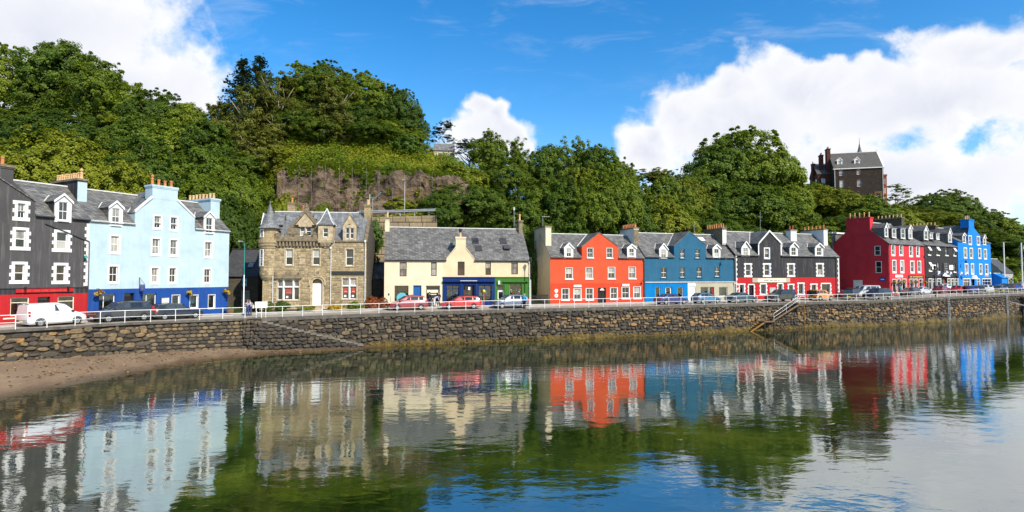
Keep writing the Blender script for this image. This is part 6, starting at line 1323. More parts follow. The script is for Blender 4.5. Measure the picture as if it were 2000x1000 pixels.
def stone_at(sc, zc, w, h, r, lift=.0, sq=False):
    p, t_, nn = quay(sc); pr = r.uniform(.05, .14) if not sq else r.uniform(.03, .07); n = 9 if not sq else 8
    ang = [2*pi*(k+.5)/n+r.uniform(-.22, .22)*(0 if sq else 1) for k in range(n)]
    e = r.choice((2.3, 2.8, 3.6, 5)) if not sq else 6; V = []; rot_ = 0 if sq else r.uniform(-.28, .28)
    for ring, (sc_, dd) in enumerate(((1.0, -.05), (.93, pr*.55), (.66, pr))):
        for a in ang:
            c_, s_ = cos(a), sin(a); q = (abs(c_)**e+abs(s_)**e)**(-1/e); jit = 1+(r.uniform(-.16, .12) if ring == 0 and not sq else 0)
            V.append((c_*q*w*.5*sc_*jit, (s_*q+rot_*c_)*h*.5*sc_*jit, dd))
    P3 = []; bat = .12*(1-(zc)/3.5)
    for x, z, dd in V: P3.append((p[0]+t_[0]*x+nn[0]*(dd+bat), p[1]+t_[1]*x+nn[1]*(dd+bat), zc+z))
    F = [(k, (k+1) % n, n+(k+1) % n, n+k) for k in range(n)]+[(n+k, n+(k+1) % n, 2*n+(k+1) % n, 2*n+k) for k in range(n)]+[tuple(range(2*n, 3*n))]
    return P3, F
z = None
zone = S0
for row in range(14):
    s = S0+rs_.uniform(0, .5)
    while s < S1:
        p, t_, nn = quay(s); x = p[0]; zb = max(wall_bottom(x)+.3, -.25); H__ = p[2]-.22-zb
        sq = dressed(x); nr = max(4, int(round(H__/(.33 if sq else .37)))); hh = H__/nr
        w = rs_.uniform(.42, .8) if sq else rs_.choice((.3, .45, .6, .75, .95))*rs_.uniform(.8, 1.2)*(1.1 if x < -30 else .95)
        if row < nr:
            jz = 0 if sq else rs_.uniform(-.12, .12); zc = zb+hh*(row+.5)+jz
            gap = .035; skip = -25 < x < -15 and zc < np.interp(x, [-24.2, -15.6], [3.0, .0])-.05
            if not skip: stones.append((s+w/2, zc, w-gap, hh*(rs_.uniform(.92, 1.0) if sq else rs_.choice((.6, .85, 1.0, 1.2, 1.35)))-gap, sq, math.hypot(x, p[1])))
        s += w
stones_k = sorted(range(len(stones)), key=lambda k: -(stones[k][2]*stones[k][3]/stones[k][5]**2 if 1000+1100*quay(stones[k][0])[0][0]/quay(stones[k][0])[0][1] > -10 else 0))
big = set(stones_k[:298]); rest = MB()
def stone_tone(zc, x, r):
    t_ = r.random()
    if x < -24: t_ = t_*.62+.30*min(1, max(0, (zc-1.2)/1.6))*r.random()+.08          # browner towards the top on the left
    elif zc < .9: t_ = t_*.45+.1
    elif 1.0 < zc < 2.5 and x > 4 and r.random() < .42: t_ = r.uniform(.66, .96)       # the rust-orange courses
    else: t_ = t_*.66
    return t_
for k, (sc, zc, w, h, sq, _) in enumerate(stones):
    V, F = stone_at(sc, zc, w, h, rs_, sq=sq); tn = stone_tone(zc, V[0][0], rs_)
    if k in big: MB().add(V, F, 0, tn).build('stone', 'quay_stone_joined', QW)
    else: rest.add(V, F, 0, tn)
rest.build('small_stones', 'quay_stone_joined', QW, kind='stuff')
cp = MB(); prev = None
for s in np.arange(S0, S1, .6):
    p, t_, nn = quay(s); j = rs_.uniform(-.03, .03) if p[0] < -24 else rs_.uniform(-.008, .008); th = .14 if p[0] < -24 else .3
    cur = [(p[0]-nn[0]*.45, p[1]-nn[1]*.45, p[2]+.03+j), (p[0]+nn[0]*.12, p[1]+nn[1]*.12, p[2]+.03+j), (p[0]+nn[0]*(.14+j), p[1]+nn[1]*(.14+j), p[2]-th), (p[0]-nn[0]*.05, p[1]-nn[1]*.05, p[2]-th)]
    if prev: cp.add(prev+cur, [(0, 4, 5, 1), (1, 5, 6, 2), (2, 6, 7, 3)])
    prev = cur
cp.build('coping', 'coping_stone', QW)
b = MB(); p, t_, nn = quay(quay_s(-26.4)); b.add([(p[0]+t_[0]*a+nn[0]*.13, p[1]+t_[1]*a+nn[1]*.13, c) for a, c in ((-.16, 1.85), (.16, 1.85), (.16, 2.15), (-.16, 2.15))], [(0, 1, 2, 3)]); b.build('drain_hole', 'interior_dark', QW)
# ---- bladder-wrack fringe along the foot of the wall
b = MB(); r = random.Random(5); nS = 0; prev = None; cols = 9
for s in np.arange(quay_s(-21.5), S1, .22):
    p, t_, nn = quay(s); f0 = min(1, max(0, (s-quay_s(-21.5))/4)); top_ = (.42+.22*sin(s*.31)+.18*sin(s*1.7)+r.uniform(-.22, .22))*(1 if p[0] < 40 else 1.25); cur = []
    for k in range(cols):
        f = k/(cols-1); out = .1+f*(.6+.25*sin(s*.23)); zz = top_*(1-f)**1.35-.12*f+r.uniform(-.1, .1)*(1-f*.6)
        cur.append((p[0]+nn[0]*out*f0, p[1]+nn[1]*out*f0, zz))
    if prev: o_ = len(b.v); b.v += prev+cur; b.f += [(o_+k, o_+cols+k, o_+cols+k+1, o_+k+1) for k in range(cols-1)]; b.mi += [0]*(cols-1)
    prev = cur
# fronds hanging over it
for _ in range(3600):
    s = r.uniform(quay_s(-21), S1); p, t_, nn = quay(s); out = r.uniform(.12, .7); z0 = max(.03, (.48-.6*out)+r.uniform(-.2, .1)); w = r.uniform(.03, .09); l = r.uniform(.06, .2); x = r.uniform(-.1, .1)
    b.add([(p[0]+nn[0]*out-t_[0]*w, p[1]+nn[1]*out-t_[1]*w, z0), (p[0]+nn[0]*out+t_[0]*w, p[1]+nn[1]*out+t_[1]*w, z0), (p[0]+nn[0]*(out+.16)+t_[0]*x, p[1]+nn[1]*(out+.16)+t_[1]*x, max(-.02, z0-l))], [(0, 1, 2)])
b.build('seaweed', 'seaweed', None, kind='stuff')
b = MB()
for _ in range(240):
    s = r.uniform(quay_s(-5), quay_s(85)); p, t_, nn = quay(s); o_ = abs(r.gauss(0, 1))*4+1.4; L_ = r.uniform(.3, 2.2); W_ = r.uniform(.05, .16); n = 10; cx, cy = p[0]+nn[0]*o_, p[1]+nn[1]*o_
    b.add([(cx+t_[0]*L_*.5*cos(2*pi*k/n)+nn[0]*W_*sin(2*pi*k/n)*r.uniform(.6, 1.3), cy+t_[1]*L_*.5*cos(2*pi*k/n)+nn[1]*W_*sin(2*pi*k/n)*r.uniform(.6, 1.3), .006+.002*r.random()) for k in range(n)], [tuple(range(n))])
b.build('floating_seaweed', 'seaweed', None, kind='stuff')
# pebbles and weed scraps on the beach
b = MB()
for _ in range(1500):
    i = r.randrange(12, len(wb)-8); f = r.random()**1.6*.9; q = wb[i]+(np.array((sh[i][0], sh[i][1], 0))-wb[i])*f; a = r.choice((.02, .03, .05, .09))*r.uniform(.7, 1.3); n = 5; an = r.random()*6
    b.add([(q[0]+a*cos(an+2*pi*k/n), q[1]+a*sin(an+2*pi*k/n), q[2]-.01) for k in range(n)]+[(q[0], q[1], q[2]+a*.55)], [(k, (k+1) % n, n) for k in range(n)], 0, r.random())
b.build('pebbles', 'quay_stone_joined', None, kind='stuff')
b = MB()
for _ in range(160):                                      # strand lines of cast weed
    i = r.randrange(12, len(wb)-8); f = r.choice((.25, .3, .55, .62, .86))+r.gauss(0, .04); q = wb[i]+(np.array((sh[i][0], sh[i][1], 0))-wb[i])*f; n = 6; an = r.random()*6; L_, W_ = r.uniform(.06, .3), r.uniform(.03, .08)
    b.add([(q[0]+L_*cos(2*pi*k/n)*cos(an)-W_*sin(2*pi*k/n)*sin(an), q[1]+L_*cos(2*pi*k/n)*sin(an)+W_*sin(2*pi*k/n)*cos(an), q[2]+.012) for k in range(n)]+[(q[0], q[1], q[2]+.05)], [(k, (k+1) % n, n) for k in range(n)])
b.build('cast_seaweed', 'seaweed', None, kind='stuff')
# ---- stone steps down to the beach
sa, sb = quay_s(-24.1), quay_s(-15.4); ST = thing('stone_steps', 'worn stone steps built against the quay wall down to the beach', 'steps', (0, 0, 0))
N_ = 17; pw = 1.25; mass = MB()
for k in range(N_):
    s0_, s1_ = sa+(sb-sa)*k/N_, sa+(sb-sa)*(k+1)/N_; p0, t_, nn = quay(s0_); p1, t1_, n1 = quay(s1_); zt = 3.05-(k+.5)*(2.75/N_)
    q = [(p0[0]+nn[0]*.1, p0[1]+nn[1]*.1), (p1[0]+n1[0]*.1, p1[1]+n1[1]*.1), (p1[0]+n1[0]*pw, p1[1]+n1[1]*pw), (p0[0]+nn[0]*pw, p0[1]+nn[1]*pw)]
    MB().add([(x, y, z_) for z_ in (zt-.13, zt) for x, y in q], [(0, 1, 2, 3), (4, 5, 6, 7), (0, 4, 5, 1), (1, 5, 6, 2), (2, 6, 7, 3), (3, 7, 4, 0)]).build('step', 'stone_step', ST)
    f = [q[0], q[1], tuple(np.array(q[2])-n1*.08), tuple(np.array(q[3])-nn*.08)]
    mass.add([(x, y, z_) for z_ in (-.5, zt-.132) for x, y in f], [(0, 1, 2, 3), (4, 5, 6, 7), (0, 4, 5, 1), (1, 5, 6, 2), (2, 6, 7, 3), (3, 7, 4, 0)])
mass.build('flight', 'mortar_dark', ST)
n_ = 0
for row in range(9):
    s = sa+r.uniform(-.3, 0)
    while s < sb-.1:
        p, t_, nn = quay(s+.3); w = r.uniform(.35, .8); zc = .15+row*.34+r.uniform(-.05, .05)
        if zc < 3.05-(s+w*.8-sa)/(sb-sa)*2.75-.12 and s > sa-.3:
            V, F = stone_at(s+w/2, zc, w-.04, .31, r); off = pw-.08
            V = [(x+nn[0]*off, y+nn[1]*off, z_) for x, y, z_ in V]; MB().add(V, F, 0, stone_tone(zc, -20, r)*.7).build('stone', 'quay_stone_joined', ST); n_ += 1
        s += w
# the wall end of the flight
p, t_, nn = quay(sa); b = MB(); b.add([(p[0]+nn[0]*o_, p[1]+nn[1]*o_, z_) for z_ in (-.5, 3.2) for o_ in (-.1, pw-.22)]+[(p[0]+nn[0]*o_-t_[0]*1.5, p[1]+nn[1]*o_-t_[1]*1.5, z_) for z_ in (-.5, 3.2) for o_ in (-.1, -.05)], [(0, 1, 3, 2), (1, 5, 7, 3), (2, 3, 7, 6)]); b.build('flight_end', 'mortar_dark', ST)
for row in range(9):
    for c in range(5):
        V, F = stone_at(sa-.10-.30*c+r.uniform(-.14, .14), .25+row*.33+r.uniform(-.05, .05), r.uniform(.36, .62), .36, r); off = (pw-.14)*(1-(c+.15)/5.2); V = [(x+nn[0]*off, y+nn[1]*off, z_) for x, y, z_ in V]; MB().add(V, F, 0, .1+.4*r.random()).build('stone', 'quay_stone_joined', ST)
# ---- railings
def railing(label, s0, s1, sp=1.85, inset=.12, loop=None, grp='white railings along the quay'):
    o = thing('railing', label, 'railing', (0, 0, 0), 0, grp); n = max(1, int(round((s1-s0)/sp))); pts = []
    for k in range(n+1):
        s = s0+(s1-s0)*k/n; p, t_, nn = quay(s); x, y = p[0]-nn[0]*inset, p[1]-nn[1]*inset; pts.append((x, y, p[2]))
        b = MB(); b.tube((x, y, p[2]-.3), (x, y, p[2]+1.06), .028, n=6); b.build('post', 'white_metal', o)
    fine_ = []
    for k in range(n*2+1):
        s = s0+(s1-s0)*k/(n*2); p, t_, nn = quay(s); fine_.append((p[0]-nn[0]*inset, p[1]-nn[1]*inset, p[2]))
    for h, rr in ((1.05, .029), (.52, .021)):
        b = MB(); b.path([(x, y, z_+h) for x, y, z_ in fine_], rr, 6); b.build('rail', 'white_metal', o)
    for e, sg in ((0, -1), (1, 1)):
        if loop and e in loop:
            p, t_, nn = quay((s0, s1)[e]); x, y = p[0]-nn[0]*inset, p[1]-nn[1]*inset
            b = MB(); b.path([(x+t_[0]*a*sg, y+t_[1]*a*sg, p[2]+c) for a, c in ((0, 1.05), (.3, 1.05), (.45, .95), (.48, .78), (.45, .62), (.3, .52), (0, .52))], .03); b.build('end_loop', 'white_metal', o)
    return o
railing('white railing from the left edge to the top of the stone steps', quay_s(-39.9), quay_s(-25.2))
railing('long white railing between the stone steps and the steel stair', quay_s(-24.0), quay_s(36.6), loop=(0,))
railing('white railing from the steel stair to the far right', quay_s(39.9), quay_s(128), loop=(0,))
# ---- steel stair down to the water
SS = thing('steel_stair', 'weed-stained boat stair with white handrails down the quay wall', 'stair', (0, 0, 0)); s_top, s_mid, s_end = quay_s(39.0), quay_s(34.3), quay_s(31.2)
def QW_(s, out, z_): p, t_, nn = quay(s); return (p[0]+nn[0]*out, p[1]+nn[1]*out, z_)
zt, zm_ = 3.5, 1.25
for out, m_ in ((.25, 'timber_dark'), (1.15, 'timber')):
    b = MB(); a, c = QW_(s_top, out, zt-.1), QW_(s_mid, out, zm_-.1); b.tube(a, c, .13, n=4); b.build('stringer', m_, SS)
    b = MB(); b.tube(QW_(s_mid-1.2, out, zm_-.1), QW_(s_end-1.1, out, -.35), .13, n=4); b.build('stringer', 'weed_pole', SS)
for k in range(12):
    f = (k+.5)/12; s = s_top+(s_mid-s_top)*f; z_ = zt+(zm_-zt)*f; b = MB(); q = [QW_(s-.13, .2, z_), QW_(s+.13, .2, z_), QW_(s+.13, 1.2, z_), QW_(s-.13, 1.2, z_)]; b.add(q+[(x, y, c-.05) for x, y, c in q], [(0, 1, 2, 3), (4, 5, 6, 7), (0, 4, 5, 1), (1, 5, 6, 2), (2, 6, 7, 3), (3, 7, 4, 0)]); b.build('tread', 'timber_dark', SS)
for k in range(8):
    f = (k+.5)/8; s = s_mid-1.2+(s_end-1.1-s_mid+1.2)*f; z_ = zm_-(zm_+.3)*f; b = MB(); q = [QW_(s-.13, .2, z_), QW_(s+.13, .2, z_), QW_(s+.13, 1.2, z_), QW_(s-.13, 1.2, z_)]; b.add(q+[(x, y, c-.06) for x, y, c in q], [(0, 1, 2, 3), (4, 5, 6, 7), (0, 4, 5, 1), (1, 5, 6, 2), (2, 6, 7, 3), (3, 7, 4, 0)]); b.build('tread', 'weed_pole', SS)
q = [QW_(s_mid-1.5, .1, zm_), QW_(s_mid+.4, .1, zm_), QW_(s_mid+.4, 1.3, zm_), QW_(s_mid-1.5, 1.3, zm_)]; b = MB(); b.add(q+[(x, y, c-.14) for x, y, c in q], [(0, 1, 2, 3), (4, 5, 6, 7), (0, 4, 5, 1), (1, 5, 6, 2), (2, 6, 7, 3), (3, 7, 4, 0)]); b.build('landing', 'timber', SS)
for s in (s_mid-1.4, s_mid+.3):
    for out in (.2, 1.2): MB().tube(QW_(s, out, zm_-.1), QW_(s, out, -.7), .09, n=6).build('pile', 'timber_dark', SS)
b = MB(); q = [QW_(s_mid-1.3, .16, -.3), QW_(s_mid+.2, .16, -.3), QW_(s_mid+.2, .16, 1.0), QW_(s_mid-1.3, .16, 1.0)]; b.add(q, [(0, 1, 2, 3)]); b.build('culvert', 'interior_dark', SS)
q = [QW_(s_top-.1, .0, zt+.02), QW_(s_top+1.0, .0, zt+.02), QW_(s_top+1.0, 1.25, zt+.02), QW_(s_top-.1, 1.25, zt+.02)]; b = MB(); b.add(q+[(x, y, c-.12) for x, y, c in q], [(0, 1, 2, 3), (4, 5, 6, 7), (0, 4, 5, 1), (1, 5, 6, 2), (2, 6, 7, 3), (3, 7, 4, 0)]); b.build('top_landing', 'rust', SS)
for out in (1.2,):
    b = MB(); A_ = [QW_(s_top-.2, out, zt+1.0), QW_(s_mid+.3, out, zm_+1.0)]; b.tube(A_[0], A_[1], .02, n=6); b.tube(QW_(s_top-.2, out, zt+.5), QW_(s_mid+.3, out, zm_+.5), .016, n=6)
    for f in (0, .5, 1): s = s_top-.2+(s_mid+.3-s_top+.2)*f; z_ = zt+(zm_-zt)*f; b.tube(QW_(s, out, z_), QW_(s, out, z_+1.0), .02, n=6)
    b.build('handrail', 'white_metal', SS)
b = MB(); b.path([QW_(s_top+.9, 1.2, zt), QW_(s_top+.9, 1.2, zt+1.0), QW_(s_top+.1, 1.2, zt+1.0), QW_(s_top-.05, 1.2, zt+.8), QW_(s_top-.05, 1.2, zt)], .03); b.path([QW_(s_top+.9, 1.2, zt+1), QW_(s_top+.9, -.1, zt+1)], .03); b.build('handrail', 'white_metal', SS)
b = MB(); b.tube(QW_(s_top+.55, 1.35, -1.2), QW_(s_top+.55, 1.35, 3.3), .09, .08, 8); tag(b.build('mooring_post', 'weed_pole'), 'tall slender weed-brown mooring post beside the boat stair', 'post')
def ladder(label, x):
    s = quay_s(x); o = thing('quay_ladder', label, 'ladder', (0, 0, 0), 0, 'ladders on the quay wall')
    for e in (-.22, .22): MB().tube(QW_(s+e, .38, -.5), QW_(s+e, .26, 4.3), .035, n=6).build('rail', 'galv', o)
    for k in range(14): MB().tube(QW_(s-.22, .37-.008*k, -.2+.31*k), QW_(s+.22, .37-.008*k, -.2+.31*k), .022, n=5).build('rung', 'galv', o)
ladder('steel ladder on the quay wall below the black pub', 69.4); ladder('steel ladder on the quay wall below the far right cars', 86.8)
b_ = thing('timber_jetty', 'dark timber jetty frame at the far right of the quay', 'jetty', (0, 0, 0)); s = quay_s(92)
for k in range(4):
    for out in (.4, 2.6): MB().tube(QW_(s+2.2*k, out, -1), QW_(s+2.2*k, out, 3.3), .16, n=7).build('pile', 'timber_dark', b_)
for out in (.4, 2.6): MB().tube(QW_(s-.5, out, 3.35), QW_(s+8, out, 3.35), .17, n=4).build('beam', 'timber_dark', b_)
for k in range(20): q = [QW_(s-.4+.42*k, .2, 3.5), QW_(s-.03+.42*k, .2, 3.5), QW_(s-.03+.42*k, 2.9, 3.5), QW_(s-.4+.42*k, 2.9, 3.5)]; bb = MB(); bb.add(q+[(x, y, c-.07) for x, y, c in q], [(0, 1, 2, 3), (4, 5, 6, 7), (0, 4, 5, 1), (1, 5, 6, 2), (2, 6, 7, 3), (3, 7, 4, 0)]); bb.build('plank', 'timber', b_)
for k in range(3):
    b = MB(); a, c = np.array(QW_(quay_s(87)+k*1.5, .3, 2.9-.3*k)), np.array(QW_(quay_s(100)+k*2, 9, .05)); b.path([tuple(a+(c-a)*f+np.array((0, 0, -.5*sin(pi*f)))) for f in np.linspace(0, 1, 9)], .025, 4); tag(b.build('mooring_rope', 'galv'), ('upper', 'middle', 'lower')[k]+' mooring rope slanting from the far right quay', 'rope', 'mooring ropes')
# ---------------------------------------------------------------- hill
YG = np.array([40, 46, 52, 56, 60, 64, 68, 72, 74, 76, 78, 79.4, 79.9, 80.4, 82, 84, 86, 87, 88, 89, 90, 92, 94, 96, 98, 100, 103, 106, 110, 115, 120, 126, 132, 138, 144, 150, 160, 175, 200, 240, 300], float)
PROF = {-900: [(30, 3.3), (60, 9), (75, 17), (105, 37), (150, 46), (300, 40)], -300: [(40, 3.3), (60, 7), (75, 15), (105, 36), (150, 46), (300, 40)],
 0: [(49, 3.3), (62, 6), (72, 14), (88, 26), (105, 36), (150, 44), (300, 40)], 250: [(58, 3.2), (68, 6), (74, 12), (88, 22), (104, 31), (150, 36), (300, 34)],
 430: [(66, 3.0), (72, 5), (80, 12), (90, 21), (103, 30), (150, 34), (300, 30)], 520: [(65, 3.2), (72, 5), (80, 11), (88, 19), (98, 28), (106, 33), (150, 35), (300, 30)],
 560: [(65, 3.3), (73, 5), (80, 8), (86, 13), (88.5, 22), (90, 25), (98, 31), (106, 34.5), (150, 36), (300, 30)],
 700: [(66, 3.4), (74, 5), (79.4, 5.5), (79.9, 15.3), (86, 15.6), (88.6, 22.5), (90, 24.3), (98, 30), (106, 33.5), (150, 34), (300, 28)],
 845: [(68, 3.5), (76, 5), (79.4, 6), (79.9, 15.6), (86, 16.2), (88.6, 21.5), (90, 22.8), (100, 28), (110, 31), (150, 32), (300, 26)],
 860: [(68, 3.5), (76, 5), (80, 9), (86, 15.0), (88.6, 21), (90, 22.5), (100, 28), (110, 30.5), (150, 31), (300, 26)],
 930: [(70, 3.5), (78, 5), (84, 9), (88, 17), (92, 20), (100, 24.5), (110, 27), (150, 27), (300, 24)],
 1000: [(72, 3.5), (80, 5), (88, 10), (96, 17), (104, 20.5), (112, 22), (150, 23), (300, 22)], 1100: [(80, 3.4), (86, 5), (94, 10), (100, 15), (106, 19), (115, 20), (150, 21), (300, 20)],
 1250: [(86, 3.5), (90, 5), (98, 9), (106, 14), (115, 16), (150, 18), (300, 18)], 1400: [(92, 3.6), (98, 6), (108, 12), (120, 17), (130, 19), (150, 21), (300, 18)],
 1550: [(98, 3.7), (106, 6), (115, 12), (125, 18), (140, 25), (152, 27.5), (190, 28), (300, 20)], 1680: [(112, 3.7), (118, 7), (124, 13), (132, 20), (142, 25.5), (150, 27.2), (190, 27), (300, 20)],
 1800: [(122, 4.2), (128, 8), (134, 14), (144, 20), (155, 22), (190, 22), (300, 18)], 1900: [(131, 4.3), (136, 8), (142, 12), (152, 15.5), (190, 17), (300, 15)],
 2000: [(136, 4.4), (142, 7), (150, 10.5), (160, 11), (190, 12), (300, 12)], 2300: [(146, 4.4), (155, 6), (170, 8), (300, 10)], 2700: [(160, 4.4), (180, 6), (300, 9)]}
BU = np.array(sorted(PROF)); BA = (BU-1000)/1100.0
ZT = np.array([np.interp(YG, *zip(*PROF[u])) for u in BU])
def ground(x, y):
    a = x/y; col = np.array([np.interp(y, YG, ZT[k]) for k in range(len(BU))]) if np.isscalar(y) else None
    return float(np.interp(a, BA, col))
AG = np.linspace(BA[0], BA[-1], 190); vs, fs = [], []; nY = len(YG)
pr_ = PD[:, 0]/PD[:, 1]
for i, a in enumerate(AG):
    col = np.array([np.interp(a, BA, ZT[:, k]) for k in range(len(YG))]); yp = float(np.interp(a, pr_, PD[:, 1]))*1.05
    for k, y0 in enumerate(YG):
        y = max(y0, yp+.01*k); c_ = float(np.interp(y, YG, col)); rough = min(1, max(0, (c_-5)/8)); z = c_+rough*(.35*sin(a*90+y*.4)+.3*sin(a*37-y*.9)+.25*sin(a*160+y*1.7)); vs.append((a*y, y, z-.1))
for i in range(len(AG)-1):
    for k in range(nY-1):
        if vs[i*nY+k+1][1]-vs[i*nY+k][1] > .02 or vs[(i+1)*nY+k+1][1]-vs[(i+1)*nY+k][1] > .02: fs.append((i*nY+k, (i+1)*nY+k, (i+1)*nY+k+1, i*nY+k+1))
MB().add(vs, fs).build('hill', 'earth', None, smooth=True, kind='structure')
gb = MB()
for a, b in zip(PD, PD[1:]): gb.add([(a[0], a[1], a[2]-.06), (b[0], b[1], b[2]-.06), (b[0]*1.22, b[1]*1.22, b[2]-.1), (a[0]*1.22, a[1]*1.22, a[2]-.1)], [(0, 1, 2, 3)])
gb.build('ground', 'earth', None, kind='structure')
# yard between the charcoal and crimson houses
MB().add([(48, 88, 3.84), (68, 99, 3.84), (78, 112, 3.9), (60, 116, 3.9), (44, 98, 3.84)], [(0, 1, 2, 3, 4)]).build('yard', 'paving', None, kind='structure')
# cliff face behind netting
ctop = [(-.43, 20.5), (-.405, 24.3), (-.336, 24.4), (-.277, 23.9), (-.218, 23.4), (-.169, 23.6), (-.087, 22.2), (-.06, 20.6)]
cbot = [(-.43, 17), (-.40, 13), (-.26, 14.6), (-.15, 15.6), (-.10, 18), (-.06, 20)]
from mathutils import noise as mn, Vector
NA, NZ = 190, 44; vs, fs = [], []
for i in range(NA):
    a = -.43+.37*i/(NA-1); zt = np.interp(a, *zip(*ctop))+1.1*mn.noise(Vector((a*38, 2.2, 0)))+.5*mn.noise(Vector((a*120, 5.2, 0))); zb = np.interp(a, *zip(*cbot))-.6
    for k in range(NZ):
        f = k/(NZ-1); z = zb+(zt-zb)*f; y0 = 86.0+2.4*f**1.4; x0 = a*y0
        n = mn.fractal(Vector((x0*.22, z*.16, 3.1)), 1.0, 2.0, 6)*1.5+mn.ridged_multi_fractal(Vector((x0*.5, z*.35, 7.7)), 1.0, 2.0, 4, 1.0, 2.0)*.42
        edge = min(1, i/8, (NA-1-i)/8); y = y0-.5*edge-n*.75*edge+(1-edge)*1.6
        vs.append((x0, y, z))
for i in range(NA-1):
    for k in range(NZ-1): fs.append((i*NZ+k, (i+1)*NZ+k, (i+1)*NZ+k+1, i*NZ+k+1))
MB().add(vs, fs).build('cliff', 'rock', None, kind='structure')
NET = thing('rock_netting', 'vertical steel cables of the rockfall netting hanging down the brown cliff', 'netting', (0, 0, 0))
for k in range(14):
    a = -.405+.024*k+random.uniform(-.002, .002); zt = np.interp(a, *zip(*ctop)); zb = np.interp(a, *zip(*cbot)); b = MB()
    b.path([(a*(85.0+2.4*f**1.4), 84.85+2.4*f**1.4, zb+(zt+.3-zb)*f) for f in np.linspace(0, 1, 5)], .012, 4); b.build('cable', 'cable_grey', NET)
# retaining wall of big blocks, guard rail, lane poles
RW = tag(MB().build('retaining_wall', 'concrete_block'), 'tan block retaining wall under the lane guard rail', 'wall')
x0, x1 = -27.0, -10.6; y_ = 79.3
def rw_top(x): return 15.55+(x+22)*.03
MB().add([(x0, y_+.25, 3), (x1, y_+.25, 3), (x1, y_+.25, rw_top(x1)), (x0, y_+.25, rw_top(x0)), (x0, y_+.9, rw_top(x0)), (x1, y_+.9, rw_top(x1))], [(0, 1, 2, 3), (3, 2, 5, 4)]).build('wall_core', 'mortar_dark', RW)
rr_ = random.Random(3); z = 8.0; row = 0; nblk = 0
while z < 15.2:
    x = x0+(row % 2)*-.9
    while x < x1-.2:
        w = min(rr_.uniform(1.6, 2.3), x1-x); h_ = 1.12 if z+1.12 < rw_top(x)-.2 else max(.3, rw_top(x)-z-.02)
        if x+w > -21.5 or z > 12.5:
            MB().bbox(x+.03, y_-.02*rr_.random(), z+.03, x+w-.02, y_+.3, z+h_-.02, .05).build('block', 'concrete_block', RW); nblk += 1
        x += w
    z += 1.14; row += 1
GR = thing('guard_rail', 'galvanised crash barrier along the lane above the cream house', 'guard rail', (0, 0, 0)); b = MB()
pts = [(x, 79.75, rw_top(x)+.75) for x in np.linspace(-22.0, -10.8, 12)]
for dz in (-.1, .1): b.path([(x, y, z_+dz) for x, y, z_ in pts], .1, 5)
b.build('rail', 'galv', GR)
for x, y, z_ in pts[::2]: MB().box(x-.06, y+.1, z_-.95, x+.06, y+.22, z_+.1).build('post', 'galv', GR)
def pole(label, x, y, z0, h, m='galv', r=.06, arm=None, name='utility_pole', cat='pole', m2=None, split=.5):
    o = thing(name, label, cat, (x, y, z0)); b = MB(); hs_ = h*split if m2 else h
    b.tube((0, 0, -.3), (0, 0, hs_), r*1.3, r, 8); b.build('shaft', m, o)
    if m2: b = MB(); b.tube((0, 0, hs_), (0, 0, h), r, r*.8, 8); b.build('upper_shaft', m2, o)
    if arm == 'lamp':
        b = MB(); b.tube((0, 0, h), (0, -.7, h+.15), r*.7, n=6); b.build('arm', m2 or m, o); b = MB(); b.box(-.12, -1.2, h+.08, .12, -.6, h+.2); b.build('lamp_head', 'galv', o)
    if arm == 'lantern':
        b = MB(); b.tube((0, 0, h), (0, 0, h+.15), .1, n=8); b.tube((0, 0, h+.15), (0, 0, h+.5), .13, .2, 6); b.tube((0, 0, h+.5), (0, 0, h+.75), .24, .05, 6); b.build('lantern', 'iron_black', o)
    if arm == 'cross': b = MB(); b.tube((-.5, 0, h-.4), (.5, 0, h-.4), .05, n=5); b.box(-.15, -.15, h-2.2, .15, .15, h-1.5); b.build('crossarm', m, o)
    return o
pole('tall slim lamp post with white lower half and teal top beside the stone outbuilding', -28.9, 60.8, 3.2, 7.6, 'white_metal', .055, 'lamp', 'lamp_post', 'lamp post', 'teal_pole', .55)
pole('lamp post with pale lower shaft at the right end of the green shopfront', 2.25, 68.6, 3.6, 5.2, 'pipe_white', .06, 'lantern', 'lamp_post', 'lamp post', 'iron_black', .62)
pole('black lamp post beside the flower baskets of the crimson house', 69.2, 92.2, 3.95, 4.3, 'iron_black', .07, 'lantern', 'lamp_post', 'lamp post')
pole('grey telegraph pole with transformer at the left end of the retaining wall', -19.8, 78, 6, 12.6, 'galv', .07, 'cross')
pole('slim lamp pole on the lane at the cliff foot', -15.8, 82.5, 15.5, 5.6, 'galv', .05, 'lamp', 'lamp_post', 'lamp post')
pole('slim mast in the gap between cream and orange red houses', 3.4, 80, 4, 8.3, 'timber', .09, None, 'mast', 'mast')
pole('white mast rising by the far white cottage', 107.5, 123, 4.2, 10.5, 'pipe_white', .12, None, 'mast', 'mast'); pole('pale mast at the right picture edge', 110.0, 121.5, 4.2, 10.3, 'pipe_white', .12, None, 'mast', 'mast')
